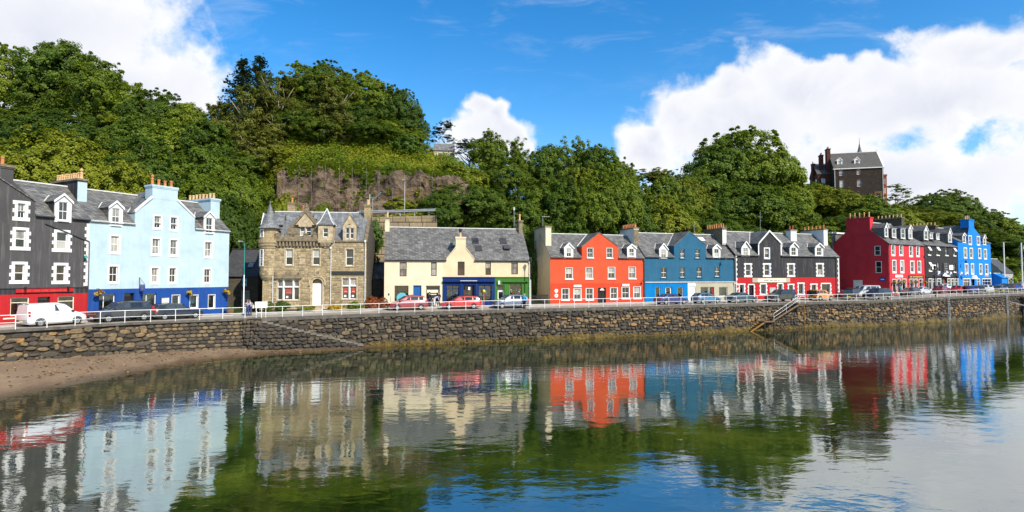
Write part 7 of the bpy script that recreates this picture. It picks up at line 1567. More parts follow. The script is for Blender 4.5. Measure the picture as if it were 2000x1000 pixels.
# flags: pub bunting and the flag on the cottage
def flag(label, x, y, z, rz_, cols, L_=1.1, up=.35, ph=1.3):
    o = thing('flag', label, 'flag', (x, y, z), rz_, 'small flags on the harbour fronts'); MB().tube((0, 0, 0), (0, -L_*.8, L_*up+.4), .025, n=5).build('flag_pole', 'white_gloss', o)
    b = MB(); n = 8; P0 = np.array((0, -L_*.78, L_*up+.38))
    for k in range(n):
        f0, f1 = k/n, (k+1)/n; w0, w1 = .08*sin(5*f0*ph), .08*sin(5*f1*ph)
        for j in range(2): b.add([(f0*1.0, P0[1]+w0, P0[2]-.35*j-.25*f0), (f1*1.0, P0[1]+w1, P0[2]-.35*j-.25*f1), (f1*1.0, P0[1]+w1, P0[2]-.35*(j+1)-.25*f1), (f0*1.0, P0[1]+w0, P0[2]-.35*(j+1)-.25*f0)], [(0, 1, 2, 3)], (k//3+j) % 2)
    b.build('cloth', cols, o)
for k, (x, z, dd) in enumerate(PUBFLAGS):
    c_, s_ = cos(dd['rot']), sin(dd['rot']); flag(('first', 'second', 'third', 'fourth')[k]+' blue and white flag from the left on the black pub', dd['O'][0]+x*c_, dd['O'][1]+x*s_, dd['O'][2]+z, dd['rot'], ['sign_blue', 'sign_white'])
flag('red and white flag above the far white cottage', 116, 129, 12.2, .4, ['sign_red', 'sign_white'], 1.4, 1.2); 
dd = DATA['BB']; flag('blue and white flag on the left end of the bright blue house', dd['O'][0]+.8, dd['O'][1]+.4, dd['O'][2]+3.0, dd['rot'], ['sign_blue', 'sign_white'])

# ---------------------------------------------------------------- foliage
def leaf_mesh(name, cen, nrm, size, tone, mats):
    """rhombic leaves as one mesh, straight from arrays"""
    n = len(cen); up = rng.normal(size=(n, 3)); u = np.cross(nrm, up); u /= np.linalg.norm(u, axis=1)[:, None]+1e-9; w = np.cross(nrm, u)
    s_ = size[:, None]; asp = rng.uniform(.5, .8, n)[:, None]
    V = np.stack([cen-u*s_, cen+w*s_*asp+nrm*s_*.18, cen+u*s_, cen-w*s_*asp+nrm*s_*.18], 1).reshape(-1, 3)
    me = bpy.data.meshes.new(name); me.vertices.add(4*n); me.vertices.foreach_set('co', V.astype('f').ravel()); me.loops.add(4*n); me.loops.foreach_set('vertex_index', np.arange(4*n, dtype='i'))
    me.polygons.add(n); me.polygons.foreach_set('loop_start', np.arange(0, 4*n, 4, dtype='i')); me.polygons.foreach_set('loop_total', np.full(n, 4, 'i'))
    a = me.attributes.new('tone', 'FLOAT', 'POINT'); a.data.foreach_set('value', np.repeat(np.clip(tone, 0, 1), 4).astype('f'))
    me.update(); me.validate()
    for m_ in mats: me.materials.append(MATS[m_])
    return me
def unit(v): return v/(np.linalg.norm(v, axis=1)[:, None]+1e-9)
def clump_leaves(C, rad, per, size, outward=(0, 0, 0), upb=.35, flat=1.0):
    cen, nr, sz, tn = [], [], [], []
    for c, r_ in zip(C, rad):
        k = max(4, int(per*rng.uniform(.7, 1.3))); d = unit(rng.normal(size=(k, 3)))
        o_ = np.array(c)-np.array(outward); o_ = o_/(np.linalg.norm(o_)+1e-6); d = unit(d+o_*.55+np.array((0, 0, upb)))
        p = c+d*r_*rng.uniform(.35, 1.05, (k, 1))*np.array((1, 1, flat)); cen.append(p); nr.append(unit(d*.75+o_*.6+rng.normal(size=(k, 3))*.38+np.array((0, 0, .2)))); sz.append(size*rng.uniform(.6, 1.4, k)); tn.append(np.full(k, rng.uniform(.1, .9))+rng.normal(size=k)*.13)
    return np.concatenate(cen), np.concatenate(nr), np.concatenate(sz), np.concatenate(tn)
def leaves_obj(name, m, parent, clumps, per, size):
    C = np.array([c[:3] for c in clumps]); L_ = clump_leaves(C, [c[3] for c in clumps], per, size)
    return link(name, leaf_mesh(name, *L_, [m]), parent)
def crown_proto(kind, seed):
    """crown in a unit box: x, y in +-0.5, z 0..1"""
    global rng
    rng = np.random.default_rng(seed); C, rad = [], []
    if kind == 'broad':
        lob = [(rng.uniform(-.22, .22), rng.uniform(-.22, .22), rng.uniform(.35, .72), rng.uniform(.2, .32)) for _ in range(7)]+[(0, 0, .55, .36), (0, 0, .78, .2), (.1, -.05, .3, .3)]
        for lx, ly, lz, lr in lob:
            for _ in range(30):
                d = unit(rng.normal(size=(1, 3)))[0]; d[2] = d[2]*.9+.12; p = np.array((lx, ly, lz))+d*lr*rng.uniform(.72, 1.05); p[2] = max(.03, p[2])
                if abs(p[0]) < .53 and abs(p[1]) < .53 and p[2] < 1.02: C.append(p); rad.append(rng.uniform(.045, .085))
        for _ in range(60): C.append(np.array((rng.uniform(-.3, .3), rng.uniform(-.3, .3), rng.uniform(.1, .7)))); rad.append(.1)
        for _ in range(110):                                  # stray sprays break the outline
            lx, ly, lz, lr = lob[rng.integers(len(lob))]; d = unit(rng.normal(size=(1, 3)))[0]; d[2] = d[2]*.8+.3; C.append(np.array((lx, ly, lz))+d*lr*rng.uniform(1.02, 1.22)); rad.append(rng.uniform(.018, .036))
        L_ = clump_leaves(np.array(C), rad, 112, .0122, (0, 0, .45))
    elif kind == 'dome':
        for _ in range(330):
            d = unit(rng.normal(size=(1, 3)))[0]; d[2] = abs(d[2]) if rng.random() < .78 else d[2]*.6; k = 1+.16*sin(3*math.atan2(d[1], d[0])+seed)+.1*sin(7*d[2]+seed)
            p = np.array((d[0]*.47*k, d[1]*.47*k, .34+d[2]*.62*min(1, k)))*1.0; p[2] = max(.02, p[2]); C.append(p); rad.append(rng.uniform(.04, .085))
        for _ in range(110):
            d = unit(rng.normal(size=(1, 3)))[0]; d[2] = abs(d[2]); k = rng.uniform(1.0, 1.14); C.append(np.array((d[0]*.5*k, d[1]*.5*k, .36+d[2]*.64*k))); rad.append(rng.uniform(.018, .036))
        for _ in range(70): C.append(np.array((rng.uniform(-.32, .32), rng.uniform(-.32, .32), rng.uniform(.08, .7)))); rad.append(.1)
        L_ = clump_leaves(np.array(C), rad, 104, .012, (0, 0, .35))
    elif kind == 'sparse':
        for b_ in range(15):
            an, el = rng.uniform(0, 6.28), rng.uniform(.35, 1.45); d = np.array((cos(an)*cos(el)*.9, sin(an)*cos(el)*.9, sin(el)))
            for q in range(16):
                f = rng.uniform(.35, 1.0); C.append(np.array((0, 0, .1))+d*f*np.array((.5, .5, .9))+rng.normal(size=3)*.045); rad.append(rng.uniform(.03, .06))
        for _ in range(90): C.append(np.array((rng.normal()*.18, rng.normal()*.18, rng.uniform(.05, .6)))); rad.append(.06)
        L_ = clump_leaves(np.array(C), rad, 84, .0108, (0, 0, .4), .2)
    elif kind == 'spruce':
        cen, nr, sz, tn = [], [], [], []
        for k in range(26):
            z = .06+.92*(k/25)**.92; R_ = .50*(1-z)**.7*(1 if k % 2 else .8)+.02
            for j in range(max(4, int(9*(1-z)+4))):
                an = rng.uniform(0, 6.28); L2 = R_*rng.uniform(.72, 1.08)
                for s_ in range(9):
                    f = (s_+.5)/9; p = np.array((cos(an)*L2*f, sin(an)*L2*f, z-.10*f*L2/.4+.05*f*f)); 
                    for _ in range(3): cen.append(p+rng.normal(size=3)*.016); nr.append(np.array((rng.normal()*.5, rng.normal()*.5, 1))); sz.append(.019); tn.append(.25+.5*f+rng.normal()*.1)
        L_ = (np.array(cen), unit(np.array(nr)), np.array(sz), np.array(tn))
    elif kind == 'flat':                       # pine / cedar plates
        for _ in range(17):
            a_ = rng.uniform(0, 6.28); rr2 = rng.uniform(.05, .36); z = rng.choice([.35, .5, .62, .75, .86, .95])-rr2*.2; x, y = cos(a_)*rr2, sin(a_)*rr2; pr = rng.uniform(.1, .2)
            for _ in range(18): C.append(np.array((x+rng.normal()*pr*.55, y+rng.normal()*pr*.55, z+rng.normal()*.025))); rad.append(.055)
        L_ = clump_leaves(np.array(C), rad, 64, .0105, (0, 0, .2), .6, .5)
    elif kind == 'shrub':
        for _ in range(120):
            d = unit(rng.normal(size=(1, 3)))[0]; C.append(np.array((d[0]*.42, d[1]*.42, .45+d[2]*.46))+rng.normal(size=3)*.04); rad.append(rng.uniform(.07, .13))
        for _ in range(20): C.append(np.array((rng.uniform(-.25, .25), rng.uniform(-.25, .25), rng.uniform(.05, .7)))); rad.append(.18)
        L_ = clump_leaves(np.array(C), rad, 46, .03, (0, 0, .4))
    return leaf_mesh('crown', *L_, ['leaf_mid'])
def trunk_proto(seed, kind):
    r = random.Random(seed); b = MB(); top_ = .62 if kind not in ('spruce',) else .97
    n = 6; pts = [(0, 0, -.06)]+[(r.uniform(-.02, .02)*k, r.uniform(-.02, .02)*k, top_*k/n) for k in range(1, n+1)]
    b.path(pts, [.034*(1-.75*k/n) for k in range(n+1)], 7)
    if kind != 'spruce':
        for k in range(9):
            z0 = r.uniform(.18, .58); j = min(n-1, int(z0/top_*n)); p = np.array(pts[j]); an = r.uniform(0, 6.28); L_ = r.uniform(.22, .42); up_ = r.uniform(.5, 1.3)
            if kind == 'flat': up_ = r.uniform(.5, .8); z0 += .1
            q1 = p+np.array((cos(an)*L_*.45, sin(an)*L_*.45, L_*.42*up_)); q2 = q1+np.array((cos(an+.3)*L_*.5, sin(an+.3)*L_*.5, L_*.5*up_)); b.path([tuple(p), tuple(q1), tuple(q2)], [.016, .011, .004], 5)
            q3 = q1+np.array((cos(an-.8)*L_*.4, sin(an-.8)*L_*.4, L_*.35)); b.path([tuple(q1), tuple(q3)], [.008, .003], 4)
    return b
PROTO = {k: [crown_proto(kk, s_) for s_ in ss_] for k, kk, ss_ in (('broad', 'broad', (1, 2, 3, 4)), ('dome', 'dome', (5, 6, 7)), ('sparse', 'sparse', (8, 9)), ('spruce', 'spruce', (10, 16)), ('flat', 'flat', (11, 12, 13)), ('shrub', 'shrub', (14, 15)))}
TRKM = {}
for i, k in enumerate(('broad', 'dome', 'sparse', 'spruce', 'flat')):
    o = trunk_proto(20+i, k).build('trunk', 'bark', None, smooth=True); TRKM[k] = o.data; bpy.data.objects.remove(o)
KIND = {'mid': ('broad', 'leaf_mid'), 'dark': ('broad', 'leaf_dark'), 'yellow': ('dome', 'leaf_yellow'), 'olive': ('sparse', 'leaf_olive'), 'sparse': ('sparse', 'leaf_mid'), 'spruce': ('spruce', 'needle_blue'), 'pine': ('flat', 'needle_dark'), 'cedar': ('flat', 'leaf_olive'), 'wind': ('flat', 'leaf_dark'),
        'ivy': ('shrub', 'ivy'), 'gorse': ('shrub', 'leaf_gorse'), 'russet': ('shrub', 'leaf_russet'), 'flower': ('shrub', 'flower_mix')}
rt = random.Random(4)
def plant_part(name, me, parent, loc, sc, rz_, m):
    o = bpy.data.objects.new(name, me); COL.objects.link(o); o.parent = parent; o.location = loc; o.scale = sc; o.rotation_euler = (0, 0, rz_)
    o.material_slots[0].link = 'OBJECT'; o.material_slots[0].material = MATS[m]; return o
GRP = 'trees on the wooded hillside'
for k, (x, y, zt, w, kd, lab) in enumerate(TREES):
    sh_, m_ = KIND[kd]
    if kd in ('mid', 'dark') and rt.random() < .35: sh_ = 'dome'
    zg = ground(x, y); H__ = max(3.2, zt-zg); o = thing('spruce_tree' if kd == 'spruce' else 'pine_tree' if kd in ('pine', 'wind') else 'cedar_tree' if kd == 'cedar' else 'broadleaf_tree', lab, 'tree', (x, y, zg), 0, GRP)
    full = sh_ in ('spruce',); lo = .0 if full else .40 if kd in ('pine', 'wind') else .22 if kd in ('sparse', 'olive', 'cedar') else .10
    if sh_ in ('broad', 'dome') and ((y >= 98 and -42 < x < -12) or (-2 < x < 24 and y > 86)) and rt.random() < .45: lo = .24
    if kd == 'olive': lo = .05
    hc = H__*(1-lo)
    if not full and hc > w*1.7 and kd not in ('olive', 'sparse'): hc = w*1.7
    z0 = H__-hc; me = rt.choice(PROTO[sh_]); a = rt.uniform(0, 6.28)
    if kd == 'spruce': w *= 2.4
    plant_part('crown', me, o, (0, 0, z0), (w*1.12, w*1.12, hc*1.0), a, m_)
    t_ = plant_part('trunk', TRKM[sh_], o, (0, 0, 0), (min(w, 9)*1.0, min(w, 9)*1.0, H__), a, 'bark_pale' if kd in ('olive', 'sparse', 'wind') else 'bark')
for (x, y, zb, zt, w, kd, lab) in SHRUBS:
    m_ = KIND[kd][1]; o = thing('shrub', lab, 'shrub', (x, y, zb), 0, 'shrubs about the houses and bank'); plant_part('foliage', rt.choice(PROTO['shrub']), o, (0, 0, -.15), (w*1.1, min(w, 2.4)*1.1 if y < 90 else w, zt-zb+.2), rt.uniform(0, 6.28) if w < 2.5 or y > 90 else 0, m_)
    b = MB(); [b.tube((0, 0, -.2), (.1*sin(2.1*j)*w, .1*cos(2.1*j)*w, (zt-zb)*.6), .03, .012, 5) for j in range(4)]; b.build('stem', 'bark', o)
# climbing ivy on the two trunks before the grove, and undergrowth over the slopes
def scatter(name, n, region, m, size, hmax, clump=7, spread=.6, keep=None, above=True):
    global rng
    rng = np.random.default_rng(sum(map(ord, name))); cen, nr, sz, tn = [], [], [], []
    a = rng.uniform(region[0], region[1], n); y = rng.uniform(region[2], region[3], n)
    for aa, yy in zip(a, y):
        z = ground(aa*yy, yy)
        if z < 5.4: continue
        pn = mn.fractal(Vector((aa*yy*.16, yy*.2, 1.7)), 1.0, 2.0, 4); t0 = min(.98, max(.02, .5+pn*.55+rng.normal()*.14)); hh = hmax*max(.2, .65+pn*.7)*rng.uniform(.5, 1.2)
        if keep is not None and (pn > keep) != above: continue
        for _ in range(clump):
            d = rng.normal(size=3)*(spread, spread, .3); cen.append((aa*yy+d[0], yy+d[1], z+abs(d[2])*hh+.1+hh*rng.random()*.7)); nr.append((rng.normal()*.6, rng.normal()*.6-.35, .8)); sz.append(size*rng.uniform(.6, 1.4)); tn.append(t0+rng.normal()*.1)
    link(name, leaf_mesh(name, np.array(cen), unit(np.array(nr)), np.array(sz), np.array(tn), [m]), None, kind='stuff')
scatter('undergrowth', 5200, (-1.0, -.42, 62, 108), 'leaf_mid', .28, 1.6, 8, .8)
scatter('bank_ferns', 7600, (-.44, -.07, 88.8, 103), 'leaf_gorse', .13, 1.0, 11, .45)
scatter('bank_brambles', 2600, (-.44, -.07, 88.6, 101), 'leaf_mid', .17, 2.3, 22, .55, .12, True)
scatter('woodland_undergrowth', 5200, (-.08, .40, 78, 112), 'leaf_dark', .30, 1.6, 8, .8)
scatter('hillside_scrub', 4600, (.40, 1.02, 100, 156), 'leaf_mid', .42, 2.2, 8, 1.2)
scatter('cliff_tufts', 260, (-.25, -.12, 80.6, 86.4), 'leaf_gorse', .14, .8, 9, .35)
# greenery hanging over the lip of the cliff and in its clefts
rng = np.random.default_rng(77); CL = []
for _ in range(330):
    a = rng.uniform(-.42, -.07); zt = np.interp(a, *zip(*ctop)); d_ = abs(rng.normal())*1.0*(.4+1.5*max(0, mn.noise(Vector((a*60, 1, 1)))+.25)); z = zt+.5-d_; y = 88.2-.55*d_-.3; CL.append((a*y, y, z, rng.uniform(.25, .6)))
for _ in range(70):
    a = rng.uniform(-.40, -.10); f = rng.uniform(.1, .8); zb, zt = np.interp(a, *zip(*cbot)), np.interp(a, *zip(*ctop)); y = 85.2+2.4*f**1.4; CL.append((a*y, y, zb+(zt-zb)*f, rng.uniform(.15, .4)))
leaves_obj('cliff_greenery', 'leaf_mid', None, CL, 46, .13)['kind'] = 'stuff'
for b_ in BASKETS+HB: basket(*b_)
# ---------------------------------------------------------------- vehicles
def road_at(a, f):
    """point of the street on bearing a = x / y, a fraction f of the way from the quay edge to the house fronts"""
    Lf = QD*(1-f)+PD*f; r_ = Lf[:, 0]/np.maximum(Lf[:, 1], 1); i = int(np.clip(np.searchsorted(r_, a), 1, len(r_)-1)); t_ = (a-r_[i-1])/(r_[i]-r_[i-1]+1e-9)
    p = Lf[i-1]+(Lf[i]-Lf[i-1])*t_; j0, j1 = max(0, i-6), min(len(Lf)-1, i+6); d_ = Lf[j1]-Lf[j0]
    z = p[2]+(-.02-.10*f/.8 if f < .8 else .0); return p[0], p[1], z, math.atan2(d_[1], d_[0])
# station: x from nose 0 to tail 1, underside, shoulder, roof, half-width factor
CT = {
 'hatch': (1.46, 1.70, [(0, .32, .60, .62, .80), (.03, .22, .70, .72, .93), (.20, .19, .86, .88, 1), (.27, .18, .92, .95, 1), (.44, .18, .95, 1.42, 1), (.62, .18, .97, 1.46, 1), (.84, .18, .99, 1.40, 1), (.965, .24, .98, 1.02, .95), (1, .34, .80, .84, .86)], (.27, .44, .84, .965)),
 'mpv': (1.60, 1.74, [(0, .32, .64, .66, .80), (.03, .22, .76, .78, .93), (.16, .19, .94, .96, 1), (.21, .18, .98, 1.02, 1), (.42, .18, 1.0, 1.55, 1), (.62, .18, 1.02, 1.60, 1), (.88, .18, 1.04, 1.54, 1), (.975, .24, 1.04, 1.10, .95), (1, .34, .84, .88, .88)], (.21, .42, .88, .975)),
 'estate': (1.48, 1.74, [(0, .32, .58, .60, .80), (.03, .22, .68, .70, .93), (.22, .19, .85, .87, 1), (.28, .18, .90, .93, 1), (.43, .18, .93, 1.42, 1), (.62, .18, .95, 1.48, 1), (.90, .18, .98, 1.42, 1), (.975, .24, .96, 1.0, .95), (1, .34, .78, .82, .88)], (.28, .43, .90, .975)),
 'saloon': (1.42, 1.74, [(0, .32, .56, .58, .80), (.03, .22, .66, .68, .93), (.23, .19, .83, .85, 1), (.29, .18, .88, .91, 1), (.44, .18, .91, 1.38, 1), (.58, .18, .93, 1.42, 1), (.70, .18, .95, 1.36, 1), (.84, .2, .97, 1.0, 1), (.97, .24, .95, .97, .95), (1, .34, .78, .82, .86)], (.29, .44, .70, .84)),
 'suv': (1.74, 1.84, [(0, .42, .80, .82, .84), (.025, .34, .92, .94, .95), (.20, .30, 1.04, 1.06, 1), (.25, .29, 1.08, 1.12, 1), (.40, .29, 1.10, 1.68, 1), (.60, .29, 1.12, 1.74, 1), (.92, .29, 1.14, 1.68, 1), (.98, .34, 1.12, 1.18, .96), (1, .42, .92, .96, .92)], (.25, .40, .92, .98)),
 'smallsuv': (1.62, 1.70, [(0, .40, .76, .78, .84), (.03, .32, .88, .90, .95), (.20, .28, 1.0, 1.02, 1), (.26, .27, 1.03, 1.06, 1), (.38, .27, 1.05, 1.56, 1), (.56, .27, 1.06, 1.62, 1), (.93, .27, 1.07, 1.58, 1), (.975, .32, 1.06, 1.12, .96), (1, .40, .9, .94, .92)], (.26, .38, .93, .975)),
 'van': (1.82, 1.74, [(0, .32, .62, .64, .82), (.03, .22, .78, .80, .94), (.17, .19, 1.0, 1.02, 1), (.22, .18, 1.04, 1.10, 1), (.37, .18, 1.06, 1.68, 1), (.5, .18, 1.07, 1.80, 1), (.955, .18, 1.08, 1.78, 1), (.985, .22, 1.08, 1.66, .97), (1, .34, .9, 1.0, .95)], (.22, .37, .955, .985)),
 'camper': (2.1, 1.86, [(0, .36, .78, .80, .84), (.03, .26, .96, .98, .95), (.11, .22, 1.12, 1.16, 1), (.14, .22, 1.14, 1.22, 1), (.27, .22, 1.16, 2.0, 1), (.5, .22, 1.18, 2.1, 1), (.95, .22, 1.18, 2.06, 1), (.985, .26, 1.18, 1.9, .97), (1, .36, 1.0, 1.1, .95)], (.14, .27, .95, .985)),
}
def make_car(name, label, x, y, z, ty, paint, rz_, ln):
    """local frame: nose towards +x"""
    H__, Wd, ST_, gl = CT[ty]; hw = Wd/2; t_ = thing(name, label, 'van' if name == 'van' else 'car', (x, y, z), rz_, 'vehicles along the harbour street')
    rings = []; xs_ = []
    for f, zb, zs, zr, k in ST_:
        X = ln*(.5-f); w = hw*k; wr = w*(.80 if zr-zs > .2 else .90); zm = zb+(zs-zb)*.45
        rings.append([(X, -w*.88, zb), (X, -w, zb+.12), (X, -w*1.0, zm), (X, -w*.97, zs-.04), (X, -w*.93, zs), (X, -wr, zr-.07 if zr-zs > .2 else zr-.01), (X, -wr*.8, zr), (X, 0, zr+.015), (X, wr*.8, zr), (X, wr, zr-.07 if zr-zs > .2 else zr-.01), (X, w*.93, zs), (X, w*.97, zs-.04), (X, w, zm), (X, w, zb+.12), (X, w*.88, zb)]); xs_.append(X)
    n = len(rings[0]); b = MB(); vs = [p for r_ in rings for p in r_]; fs = []
    for i in range(len(rings)-1):
        for k in range(n): fs.append((i*n+k, i*n+(k+1) % n, (i+1)*n+(k+1) % n, (i+1)*n+k))
    fs += [tuple(range(n-1, -1, -1)), tuple(range((len(rings)-1)*n, len(rings)*n))]
    bo = b.add(vs, fs).build('body', paint, t_, smooth=True)
    try: bo.data.set_sharp_from_angle(angle=R(38))
    except Exception: pass
    def prof(f):
        F_ = [q[0] for q in ST_]; return [float(np.interp(f, F_, [q[j] for q in ST_])) for j in (1, 2, 3, 4)]
    def sidept(f, u, s_, out=.006):                       # u 0 shoulder .. 1 roof edge
        zb, zs, zr, k = prof(f); w = hw*k; wr = w*(.80 if zr-zs > .2 else .90); wl = w*.93
        return (ln*(.5-f), s_*(wl+(wr-wl)*u+out), zs+(zr-.07-zs)*u)
    g0, g1, g2, g3 = gl; panel = ty == 'van'
    cuts = [(g0+.045, g0+(g2-g0)*.46, 'f')] + ([] if panel else [(g0+(g2-g0)*.49, g0+(g2-g0)*.78, 'r'), (g0+(g2-g0)*.81, g2+.01, 'q')])
    if ty == 'saloon': cuts[-1] = (g0+(g2-g0)*.81, g2+.03, 'q')
    for s_ in (-1, 1):
        for a, c, q in cuts:
            P = []; m = 5
            for k in range(m+1): f = a+(c-a)*k/m; P.append(sidept(f, .14, s_))
            for k in range(m, -1, -1):
                f = a+(c-a)*k/m; zb, zs, zr, kk = prof(f); u = .90 if zr-zs > .22 else .2
                P.append(sidept(f, max(.15, u), s_))
            MB().poly(*(P if s_ < 0 else P[::-1])).build('side_window', 'glass_car', t_)
    for (a, c), nm in (((g0+.012, g1-.012), 'windscreen'), ((g2+.01, g3-.006), 'rear_window')):
        pa, pc = prof(a), prof(c); wa, wc = hw*pa[3]*.78, hw*pc[3]*.72
        MB().poly((ln*(.5-a), -wa, pa[2]+.012), (ln*(.5-a), wa, pa[2]+.012), (ln*(.5-c), wc, pc[2]+.012), (ln*(.5-c), -wc, pc[2]+.012)).build(nm, 'glass_car', t_)
    rad = .33 if ty in ('suv', 'smallsuv', 'camper') else .30; wx = (.5-.185, .5-.80)
    for fx in wx:
        for s_ in (-1, 1):
            X, Y = ln*fx, s_*(hw-.10); b = MB(); N2 = 20
            pr = [(.56, .0), (.95, 0), (1, .04), (1, .16), (.95, .2)]
            V = [(X+rad*r_*cos(2*pi*k/N2), Y+s_*(.125-d_), rad+rad*r_*sin(2*pi*k/N2)) for r_, d_ in pr for k in range(N2)]
            F_ = [(j*N2+k, j*N2+(k+1) % N2, (j+1)*N2+(k+1) % N2, (j+1)*N2+k) for j in range(len(pr)-1) for k in range(N2)]
            wh = b.add(V, F_).build('wheel', 'tyre', t_, smooth=False)
            b = MB(); V = [(X+rad*.6*cos(2*pi*k/N2), Y+s_*.118, rad+rad*.6*sin(2*pi*k/N2)) for k in range(N2)]; b.add(V+[(X, Y+s_*.10, rad)], [(k, (k+1) % N2, N2) for k in range(N2)], 1)
            for k in range(6):
                an = 2*pi*k/6; c_, q_ = cos(an), sin(an); w_ = .035
                b.add([(X+c_*rad*.12-q_*w_, Y+s_*.135, rad+q_*rad*.12+c_*w_), (X+c_*rad*.12+q_*w_, Y+s_*.135, rad+q_*rad*.12-c_*w_), (X+c_*rad*.58+q_*w_*.8, Y+s_*.128, rad+q_*rad*.58-c_*w_*.8), (X+c_*rad*.58-q_*w_*.8, Y+s_*.128, rad+q_*rad*.58+c_*w_*.8)], [(0, 1, 2, 3)])
            b.add([(X+rad*r_*cos(2*pi*k/N2), Y+s_*.13, rad+rad*r_*sin(2*pi*k/N2)) for r_ in (.48, .6) for k in range(N2)], [(k, (k+1) % N2, (k+1) % N2+N2, k+N2) for k in range(N2)]); b.build('rim', ['alloy', 'plastic'], wh)
            A_ = MB(); zb, zs, zr, kk = prof(.5-fx); V = []
            for r_ in (rad*1.02, rad*1.24):
                for k in range(13): an = pi*k/12; V.append((X+r_*cos(an), s_*(hw*kk+.006), rad*1.02+r_*sin(an)))
            A_.add(V, [(k, k+1, k+14, k+13) for k in range(12)]); A_.build('wheel_arch', 'plastic', t_)
    zf = ST_[1][2]; 
    for s_ in (-1, 1):
        f0, w0 = ST_[1][0], hw*ST_[1][4]
        MB().add([(ln*(.5-.012), s_*w0*.55, zf-.16), (ln*(.5-.03)+.012, s_*w0*.97, zf-.14), (ln*(.5-.075), s_*w0*1.03, zf-.02), (ln*(.5-.032)+.004, s_*w0*.6, zf-.02)], [(0, 1, 2, 3)]).build('headlight', 'lamp_clear', t_)
        zt_ = ST_[-2][2]; wt = hw*ST_[-2][4]; hi = .42 if ty in ('van', 'camper', 'estate', 'mpv', 'suv', 'smallsuv') else .2
        MB().box(ln*(-.5+.012), min(s_*wt*.80, s_*(wt+.012)), zt_-.30, ln*(-.5+.045), max(s_*wt*.80, s_*(wt+.012)), zt_-.30+hi).build('tail_light', 'lamp_red', t_)
        f = g0+.04; p = sidept(f, .2, s_); MB().bbox(p[0]-.1, min(p[1], p[1]+s_*.2), p[2]-.02, p[0]+.05, max(p[1], p[1]+s_*.2), p[2]+.12, .02).build('mirror', paint if ty != 'van' else 'plastic', t_)
    for X, s_ in ((ln*.5, 1), (-ln*.5, -1)):
        w = hw*.86; MB().bbox(min(X-.16*s_, X+.03*s_), -w, .34, max(X-.16*s_, X+.03*s_), w, .52, .03).build('bumper', 'plastic' if ty in ('van', 'smallsuv', 'suv') else paint, t_)
        MB().box(min(X+.031*s_, X+.045*s_), -.26, .40, max(X+.031*s_, X+.045*s_), .26, .50).build('number_plate', 'sign_white' if s_ > 0 else 'plate_yellow', t_)
    b = MB(); b.box(ln*.5-.02, -hw*.45, zf-.14, ln*.5+.005, hw*.45, zf-.06); b.build('grille', 'plastic', t_)
    b = MB()
    for s_ in (-1, 1):
        for f in ((g0+(g2-g0)*.475,) if panel else (g0+(g2-g0)*.475, g0+(g2-g0)*.83)):
            zb, zs, zr, k = prof(f); b.box(ln*(.5-f)-.008, s_*hw*k-.004 if s_ > 0 else s_*hw*k-.006, zb+.16, ln*(.5-f)+.008, s_*hw*k+.006 if s_ > 0 else s_*hw*k+.004, zs-.05)
        f = g0+(g2-g0)*.42; b.box(ln*(.5-f)-.1, s_*hw*.985-.012, .74*H__/1.46, ln*(.5-f)+.05, s_*hw*.985+.012, .77*H__/1.46)
    b.build('door_seam', 'plastic', t_)
    if ty == 'smallsuv': b = MB(); b.lathe((0, 0), [(.3, -.1), (.33, -.06), (.33, .06), (.3, .1)], 16); o = b.build('spare_wheel', 'tyre', t_); o.location = (-ln*.5-.08, 0, .95); o.rotation_euler = (0, R(90), 0); MB().box(-ln*.5+.02, -hw*.96, .62, -ln*.5+.42, hw*.96, 1.42).build('soft_rear', 'plastic', t_)
    if ty in ('estate', 'suv', 'mpv'):
        for s_ in (-1, 1): zz = prof(.62)[2]; b = MB(); b.path([(ln*(.5-g1-.05), s_*hw*.72, prof(g1+.05)[2]), (ln*(.5-.62), s_*hw*.72, zz+.05), (ln*(.5-g2+.02), s_*hw*.72, prof(g2)[2]+.01)], .022, 5); b.build('roof_rail', 'plastic', t_)
    return t_
for n_, lab, a, f, ty, pt, fc, ln in CARS_A:
    x, y, z, h = road_at(a, f); make_car(n_, lab, x, y, z, ty, pt, h if fc > 0 else h+pi, ln)
for n_, lab, a, f, ty, pt, hd, ln in CARS_B:
    x, y, z, h = road_at(a, f); make_car(n_, lab, x, y, z, ty, pt, R(hd), ln)
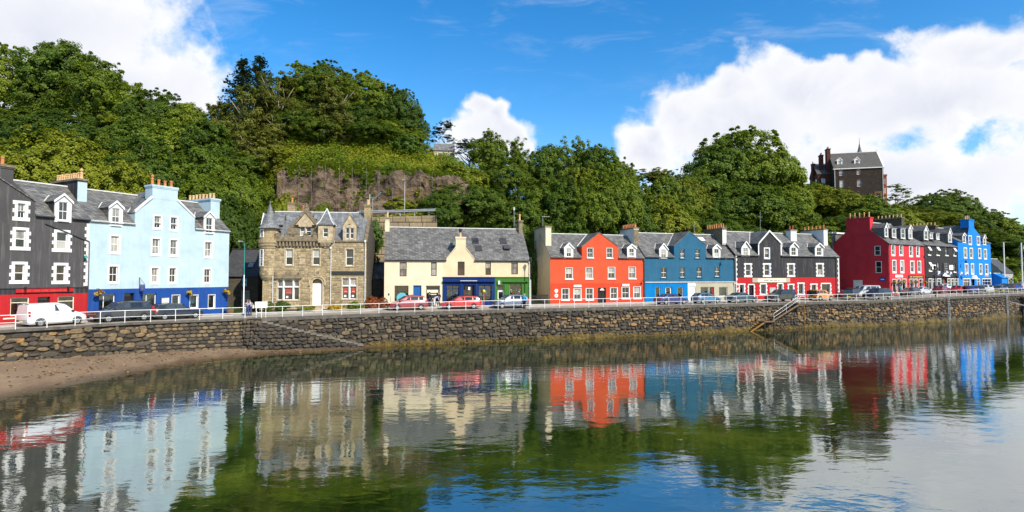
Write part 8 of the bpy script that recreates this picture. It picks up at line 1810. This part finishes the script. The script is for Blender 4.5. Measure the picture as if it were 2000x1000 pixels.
# ---------------------------------------------------------------- people
def skin_mesh(verts, edges, radii, root=0, sub=1):
    me = bpy.data.meshes.new('sk'); me.from_pydata(verts, edges, []); o = bpy.data.objects.new('sk', me); COL.objects.link(o)
    m_ = o.modifiers.new('Skin', 'SKIN'); m_.use_smooth_shade = True; s_ = o.modifiers.new('Sub', 'SUBSURF'); s_.levels = s_.render_levels = sub
    for v_, r_ in zip(me.skin_vertices[0].data, radii): v_.radius = (r_, r_) if not isinstance(r_, tuple) else r_; v_.use_root = False
    me.skin_vertices[0].data[root].use_root = True
    return o
PEND = []
def person(label, x, y, z, pose, hd, cl, h):
    """faces -y locally; joints in units of stature"""
    k = h; t_ = thing('person', label, 'person', (x, y, z), R(hd))
    J = {'pel': (0, 0, .52), 'wai': (0, 0, .60), 'che': (0, -.005, .72), 'nec': (0, 0, .82), 'nk2': (0, -.005, .865), 'hd1': (0, -.012, .90), 'hd2': (0, -.01, .965)}
    fw = {'bend': 1.0, 'lean': .22}.get(pose, .03)
    def bendp(p, a): dz = p[2]-.52; return (p[0], p[1]*cos(a)-dz*sin(a), .52+dz*cos(a)+p[1]*sin(a))
    for q in ('wai', 'che', 'nec', 'nk2', 'hd1', 'hd2'): J[q] = bendp(J[q], fw*(.6 if q == 'wai' else 1))
    st = .14 if pose == 'walk' else .03
    for s_, n in ((-1, 'R'), (1, 'L')):
        d = st*s_
        J['hip'+n] = (.052*s_, 0, .50); J['kne'+n] = (.058*s_, -d*.5-.015, .275); J['ank'+n] = (.058*s_, d*(-.6), .045); J['toe'+n] = (.065*s_, J['ank'+n][1]-.075, .018)
        J['sho'+n] = bendp((.105*s_, 0, .805), fw); a0 = J['sho'+n]
        if pose == 'fold': J['elb'+n] = (a0[0]+.03*s_, a0[1]-.03, a0[2]-.165); J['wri'+n] = (-.02*s_, a0[1]-.13, a0[2]-.15); hdv = (-1*s_, -.1, .02)
        elif pose == 'bend': J['elb'+n] = (a0[0]+.01*s_, a0[1]-.04, a0[2]-.16); J['wri'+n] = (a0[0]-.01*s_, a0[1]-.12, a0[2]-.28); hdv = (0, -.4, -.9)
        elif pose == 'lean': J['elb'+n] = (a0[0]+.03*s_, a0[1]-.10, a0[2]-.12); J['wri'+n] = (a0[0]-.03*s_, a0[1]-.22, a0[2]-.06); hdv = (-.3*s_, -1, 0)
        else: J['elb'+n] = (a0[0]+.028*s_, a0[1]+.02+(d*.4), a0[2]-.175); J['wri'+n] = (a0[0]+.022*s_, a0[1]-.03+(d*.9), a0[2]-.32); hdv = (0, -.2, -1)
        J['hv'+n] = hdv
    names = ['pel', 'wai', 'che', 'nec', 'nk2', 'hd1', 'hd2', 'hipR', 'kneR', 'ankR', 'toeR', 'hipL', 'kneL', 'ankL', 'toeL', 'shoR', 'elbR', 'wriR', 'shoL', 'elbL', 'wriL']
    rad = dict(pel=.072, wai=.062, che=.078, nec=.036, nk2=.032, hd1=.052, hd2=.046, sho=.038, elb=.025, wri=.018, hip=.052, kne=.034, ank=.022, toe=.02)
    E = [('pel', 'wai'), ('wai', 'che'), ('che', 'nec'), ('nec', 'nk2'), ('nk2', 'hd1'), ('hd1', 'hd2')]
    for n in 'RL': E += [('pel', 'hip'+n), ('hip'+n, 'kne'+n), ('kne'+n, 'ank'+n), ('ank'+n, 'toe'+n), ('che', 'sho'+n), ('sho'+n, 'elb'+n), ('elb'+n, 'wri'+n)]
    V = [tuple(c*k for c in J[q]) for q in names]; ed = [(names.index(a), names.index(b)) for a, b in E]; rd = [rad[q.rstrip('RL')]*k for q in names]
    for n in 'RL':                                      # hands: palm, four unequal fingers, thumb off the side of the palm
        w = np.array(J['wri'+n])*k; d = np.array(J['hv'+n], float); d /= np.linalg.norm(d); sd = np.cross(d, (0, 0, 1.0)) if abs(d[2]) < .9 else np.array((0, 1.0, 0)); sd /= np.linalg.norm(sd)
        i0 = len(V); V.append(tuple(w+d*.075)); rd.append(.026); ed.append((names.index('wri'+n), i0))
        for q, (o_, l_) in enumerate(((-.03, .055), (-.01, .065), (.01, .062), (.03, .048))):
            j = len(V); V.append(tuple(w+d*.09+sd*o_)); V.append(tuple(w+d*(.09+l_*.9)+sd*o_*1.15+np.array((0, -.012, 0)))); rd += [.0095, .0075]; ed += [(i0, j), (j, j+1)]
        j = len(V); V.append(tuple(w+d*.05+sd*-.045)); rd.append(.0095); ed.append((i0, j))
    PEND.append((skin_mesh(V, ed, rd), 'body', 'skin', t_))
    def cloth(nm, sel, extra, m):
        sub = [q for q in sel]; vv = [tuple(c*k for c in J[q]) for q in sub]; ee = [(sub.index(a), sub.index(b)) for a, b in E if a in sub and b in sub]; PEND.append((skin_mesh(vv, ee, [(rad[q.rstrip('RL')]+extra)*k for q in sub]), nm, m, t_))
    cloth('jacket', ['che', 'wai', 'pel', 'nec', 'shoR', 'elbR', 'wriR', 'shoL', 'elbL', 'wriL'], .012, cl[0]); cloth('trousers', ['pel', 'hipR', 'kneR', 'ankR', 'hipL', 'kneL', 'ankL'], .013, cl[1])
    hd_ = np.array(J['hd2'])*k; hq = np.array(J['hd1'])*k; b = MB()
    for la in range(5):
        for lo in range(12):
            pass
    ringv = []
    for la in range(6):
        th = la/5*1.75
        for lo in range(12):
            an = 2*pi*lo/12; cut = 1.0 if sin(an) > -.25 else .62; tt = th*cut; ringv.append((hd_[0]+.066*k*sin(tt)*cos(an), hd_[1]+.004+.072*k*sin(tt)*sin(an), hd_[2]-.012*k+.062*k*cos(tt)))
    b.add(ringv, [(la*12+lo, la*12+(lo+1) % 12, (la+1)*12+(lo+1) % 12, (la+1)*12+lo) for la in range(5) for lo in range(12)]); b.build('hair', cl[2], t_, smooth=True)
    f = MB(); fy = hq[1]-.052*k
    for s_ in (-1, 1): f.box(hq[0]+s_*.02*k-.007, fy-.008, hq[2]+.025*k, hq[0]+s_*.02*k+.007, fy+.004, hq[2]+.033*k)
    f.box(hq[0]-.016*k, fy-.004, hq[2]-.018*k, hq[0]+.016*k, fy+.006, hq[2]-.012*k); f.build('face_features', 'hair_brown', t_)
    b = MB(); b.add([(hq[0], fy-.018, hq[2]+.004*k), (hq[0]-.008*k, fy+.006, hq[2]+.0*k), (hq[0]+.008*k, fy+.006, hq[2]), (hq[0], fy+.004, hq[2]+.026*k)], [(0, 1, 3), (0, 3, 2), (0, 2, 1)])
    for s_ in (-1, 1): b.box(hq[0]+s_*.053*k-.004, hq[1]-.006, hq[2]-.004*k, hq[0]+s_*.053*k+.004, hq[1]+.014, hq[2]+.03*k)
    b.build('nose_and_ears', 'skin', t_)
    b = MB()
    for n in 'RL': a = np.array(J['ank'+n])*k; b.bbox(a[0]-.045, a[1]-.19, -.005, a[0]+.045, a[1]+.07, .075, .025)
    b.build('shoes', 'cloth_black', t_)
    if 'bag' in label: b = MB(); b.bbox(.16, .02, .75, .36, .2, 1.08, .04); b.path([(.2, .1, 1.07), (.1, .05, 1.35), (.3, .15, 1.07)], .012); b.build('bag', 'cloth_red' if 'red' in label else 'cloth_cream', t_)
    return t_
for lab, a, f, pose, hd, cl, h in PEOPLE:
    x, y, z, _ = road_at(a, f); person(lab, x, y, z, pose, hd, cl, h)
bpy.context.view_layer.update(); dg = bpy.context.evaluated_depsgraph_get()
for o, nm, m_, par in PEND:
    me = bpy.data.meshes.new_from_object(o.evaluated_get(dg)); me.name = nm; me.materials.clear(); me.materials.append(MATS[m_]); me.polygons.foreach_set('use_smooth', [True]*len(me.polygons)); link(nm, me, par)
for o, *_ in PEND: me = o.data; bpy.data.objects.remove(o); bpy.data.meshes.remove(me)
# ---------------------------------------------------------------- street furniture
p, t_, nn = quay(quay_s(-24.0)); o = thing('information_board', 'small white information board by the railing gap above the stone steps', 'sign', (p[0]-nn[0]*.5, p[1]-nn[1]*.5, p[2]), .45)
b = MB(); [b.tube((s_*.42, 0, -.1), (s_*.42, 0, 1.25), .035, n=6) for s_ in (-1, 1)]; b.build('post', 'white_metal', o); q = MB().bbox(-.55, -.08, .95, .55, -.036, 1.55, .012).build('panel', 'sign_white', o); marks(q, (-.5, 1.0, .5, 1.5), -.08, 3, 'cloth_grey', .7, 41, .35)
o = thing('iron_fence', 'black iron railings closing the gap left of the orange red house', 'fence', (2.45, 70.2, 3.6), math.atan2(3.9, 2.3)); N_ = 26
for k in range(N_+1): MB().tube((4.5*k/N_, 0, -.2), (4.5*k/N_, 0, 1.25), .022, n=5).build('bar', 'iron_black', o)
for z in (.15, 1.1): MB().tube((0, 0, z), (4.5, 0, z), .025, n=5).build('rail', 'iron_black', o)
o = thing('flower_tub', 'wooden half-barrel tub of plants by the stone outbuilding', 'planter', (-30.1, 60.3, 3.2)); MB().lathe((0, 0), [(.3, 0), (.38, .3), (.36, .55)], 14).build('tub', 'timber', o); leaves_obj('plants', 'ivy', o, [(random.gauss(0, .18), random.gauss(0, .18), .65+random.random()*.2, .14) for _ in range(10)], 18, .06)
o = thing('garden_wall', 'low stone kerb wall round the garden of the stone house', 'wall', (-27.0, 60.35, 3.35), math.atan2(1.25, 10.9)); b = MB(); b.box(0, 0, -.4, 4.5, .28, .32); b.box(6.6, 0, -.4, 10.9, .28, .32); b.build('masonry', 'rubble_dark', o); c = MB(); c.bbox(-.03, -.04, .321, 4.53, .32, .4, .02); c.bbox(6.57, -.04, .321, 10.93, .32, .4, .02); c.build('coping', 'dressed_stone', o)
o = thing('garden_bed', 'leafy planted bed in front of the stone house', 'flower bed', (-27.0, 60.7, 3.4), math.atan2(1.25, 10.9)); MB().box(0, 0, -.5, 4.5, .8, .15).build('soil', 'earth', o); MB().box(6.6, 0, -.5, 10.9, .8, .15).build('soil', 'earth', o)
leaves_obj('plants', 'leaf_yellow', o, [((random.uniform(.2, 4.4) if random.random() < .5 else random.uniform(6.7, 10.8)), random.uniform(.1, .7), random.uniform(.15, .5), .2) for _ in range(46)], 18, .085); leaves_obj('blooms', 'flower_mix', o, [((random.uniform(.2, 4.4) if random.random() < .4 else random.uniform(6.7, 10.8)), random.uniform(.1, .7), random.uniform(.3, .55), .12) for _ in range(16)], 12, .05)
o = thing('book_stand', 'post card rack with yellow balloon by the navy shopfront', 'rack', (-3.4, 68.2, 3.7), .2); MB().tube((0, 0, 0), (0, 0, 1.5), .04).build('stand', 'orange', o); MB().lathe((0, 0), [(.02, 1.5), (.16, 1.6), (.2, 1.72), (.16, 1.85), (.02, 1.92)], 12).build('balloon', 'yellow', o)
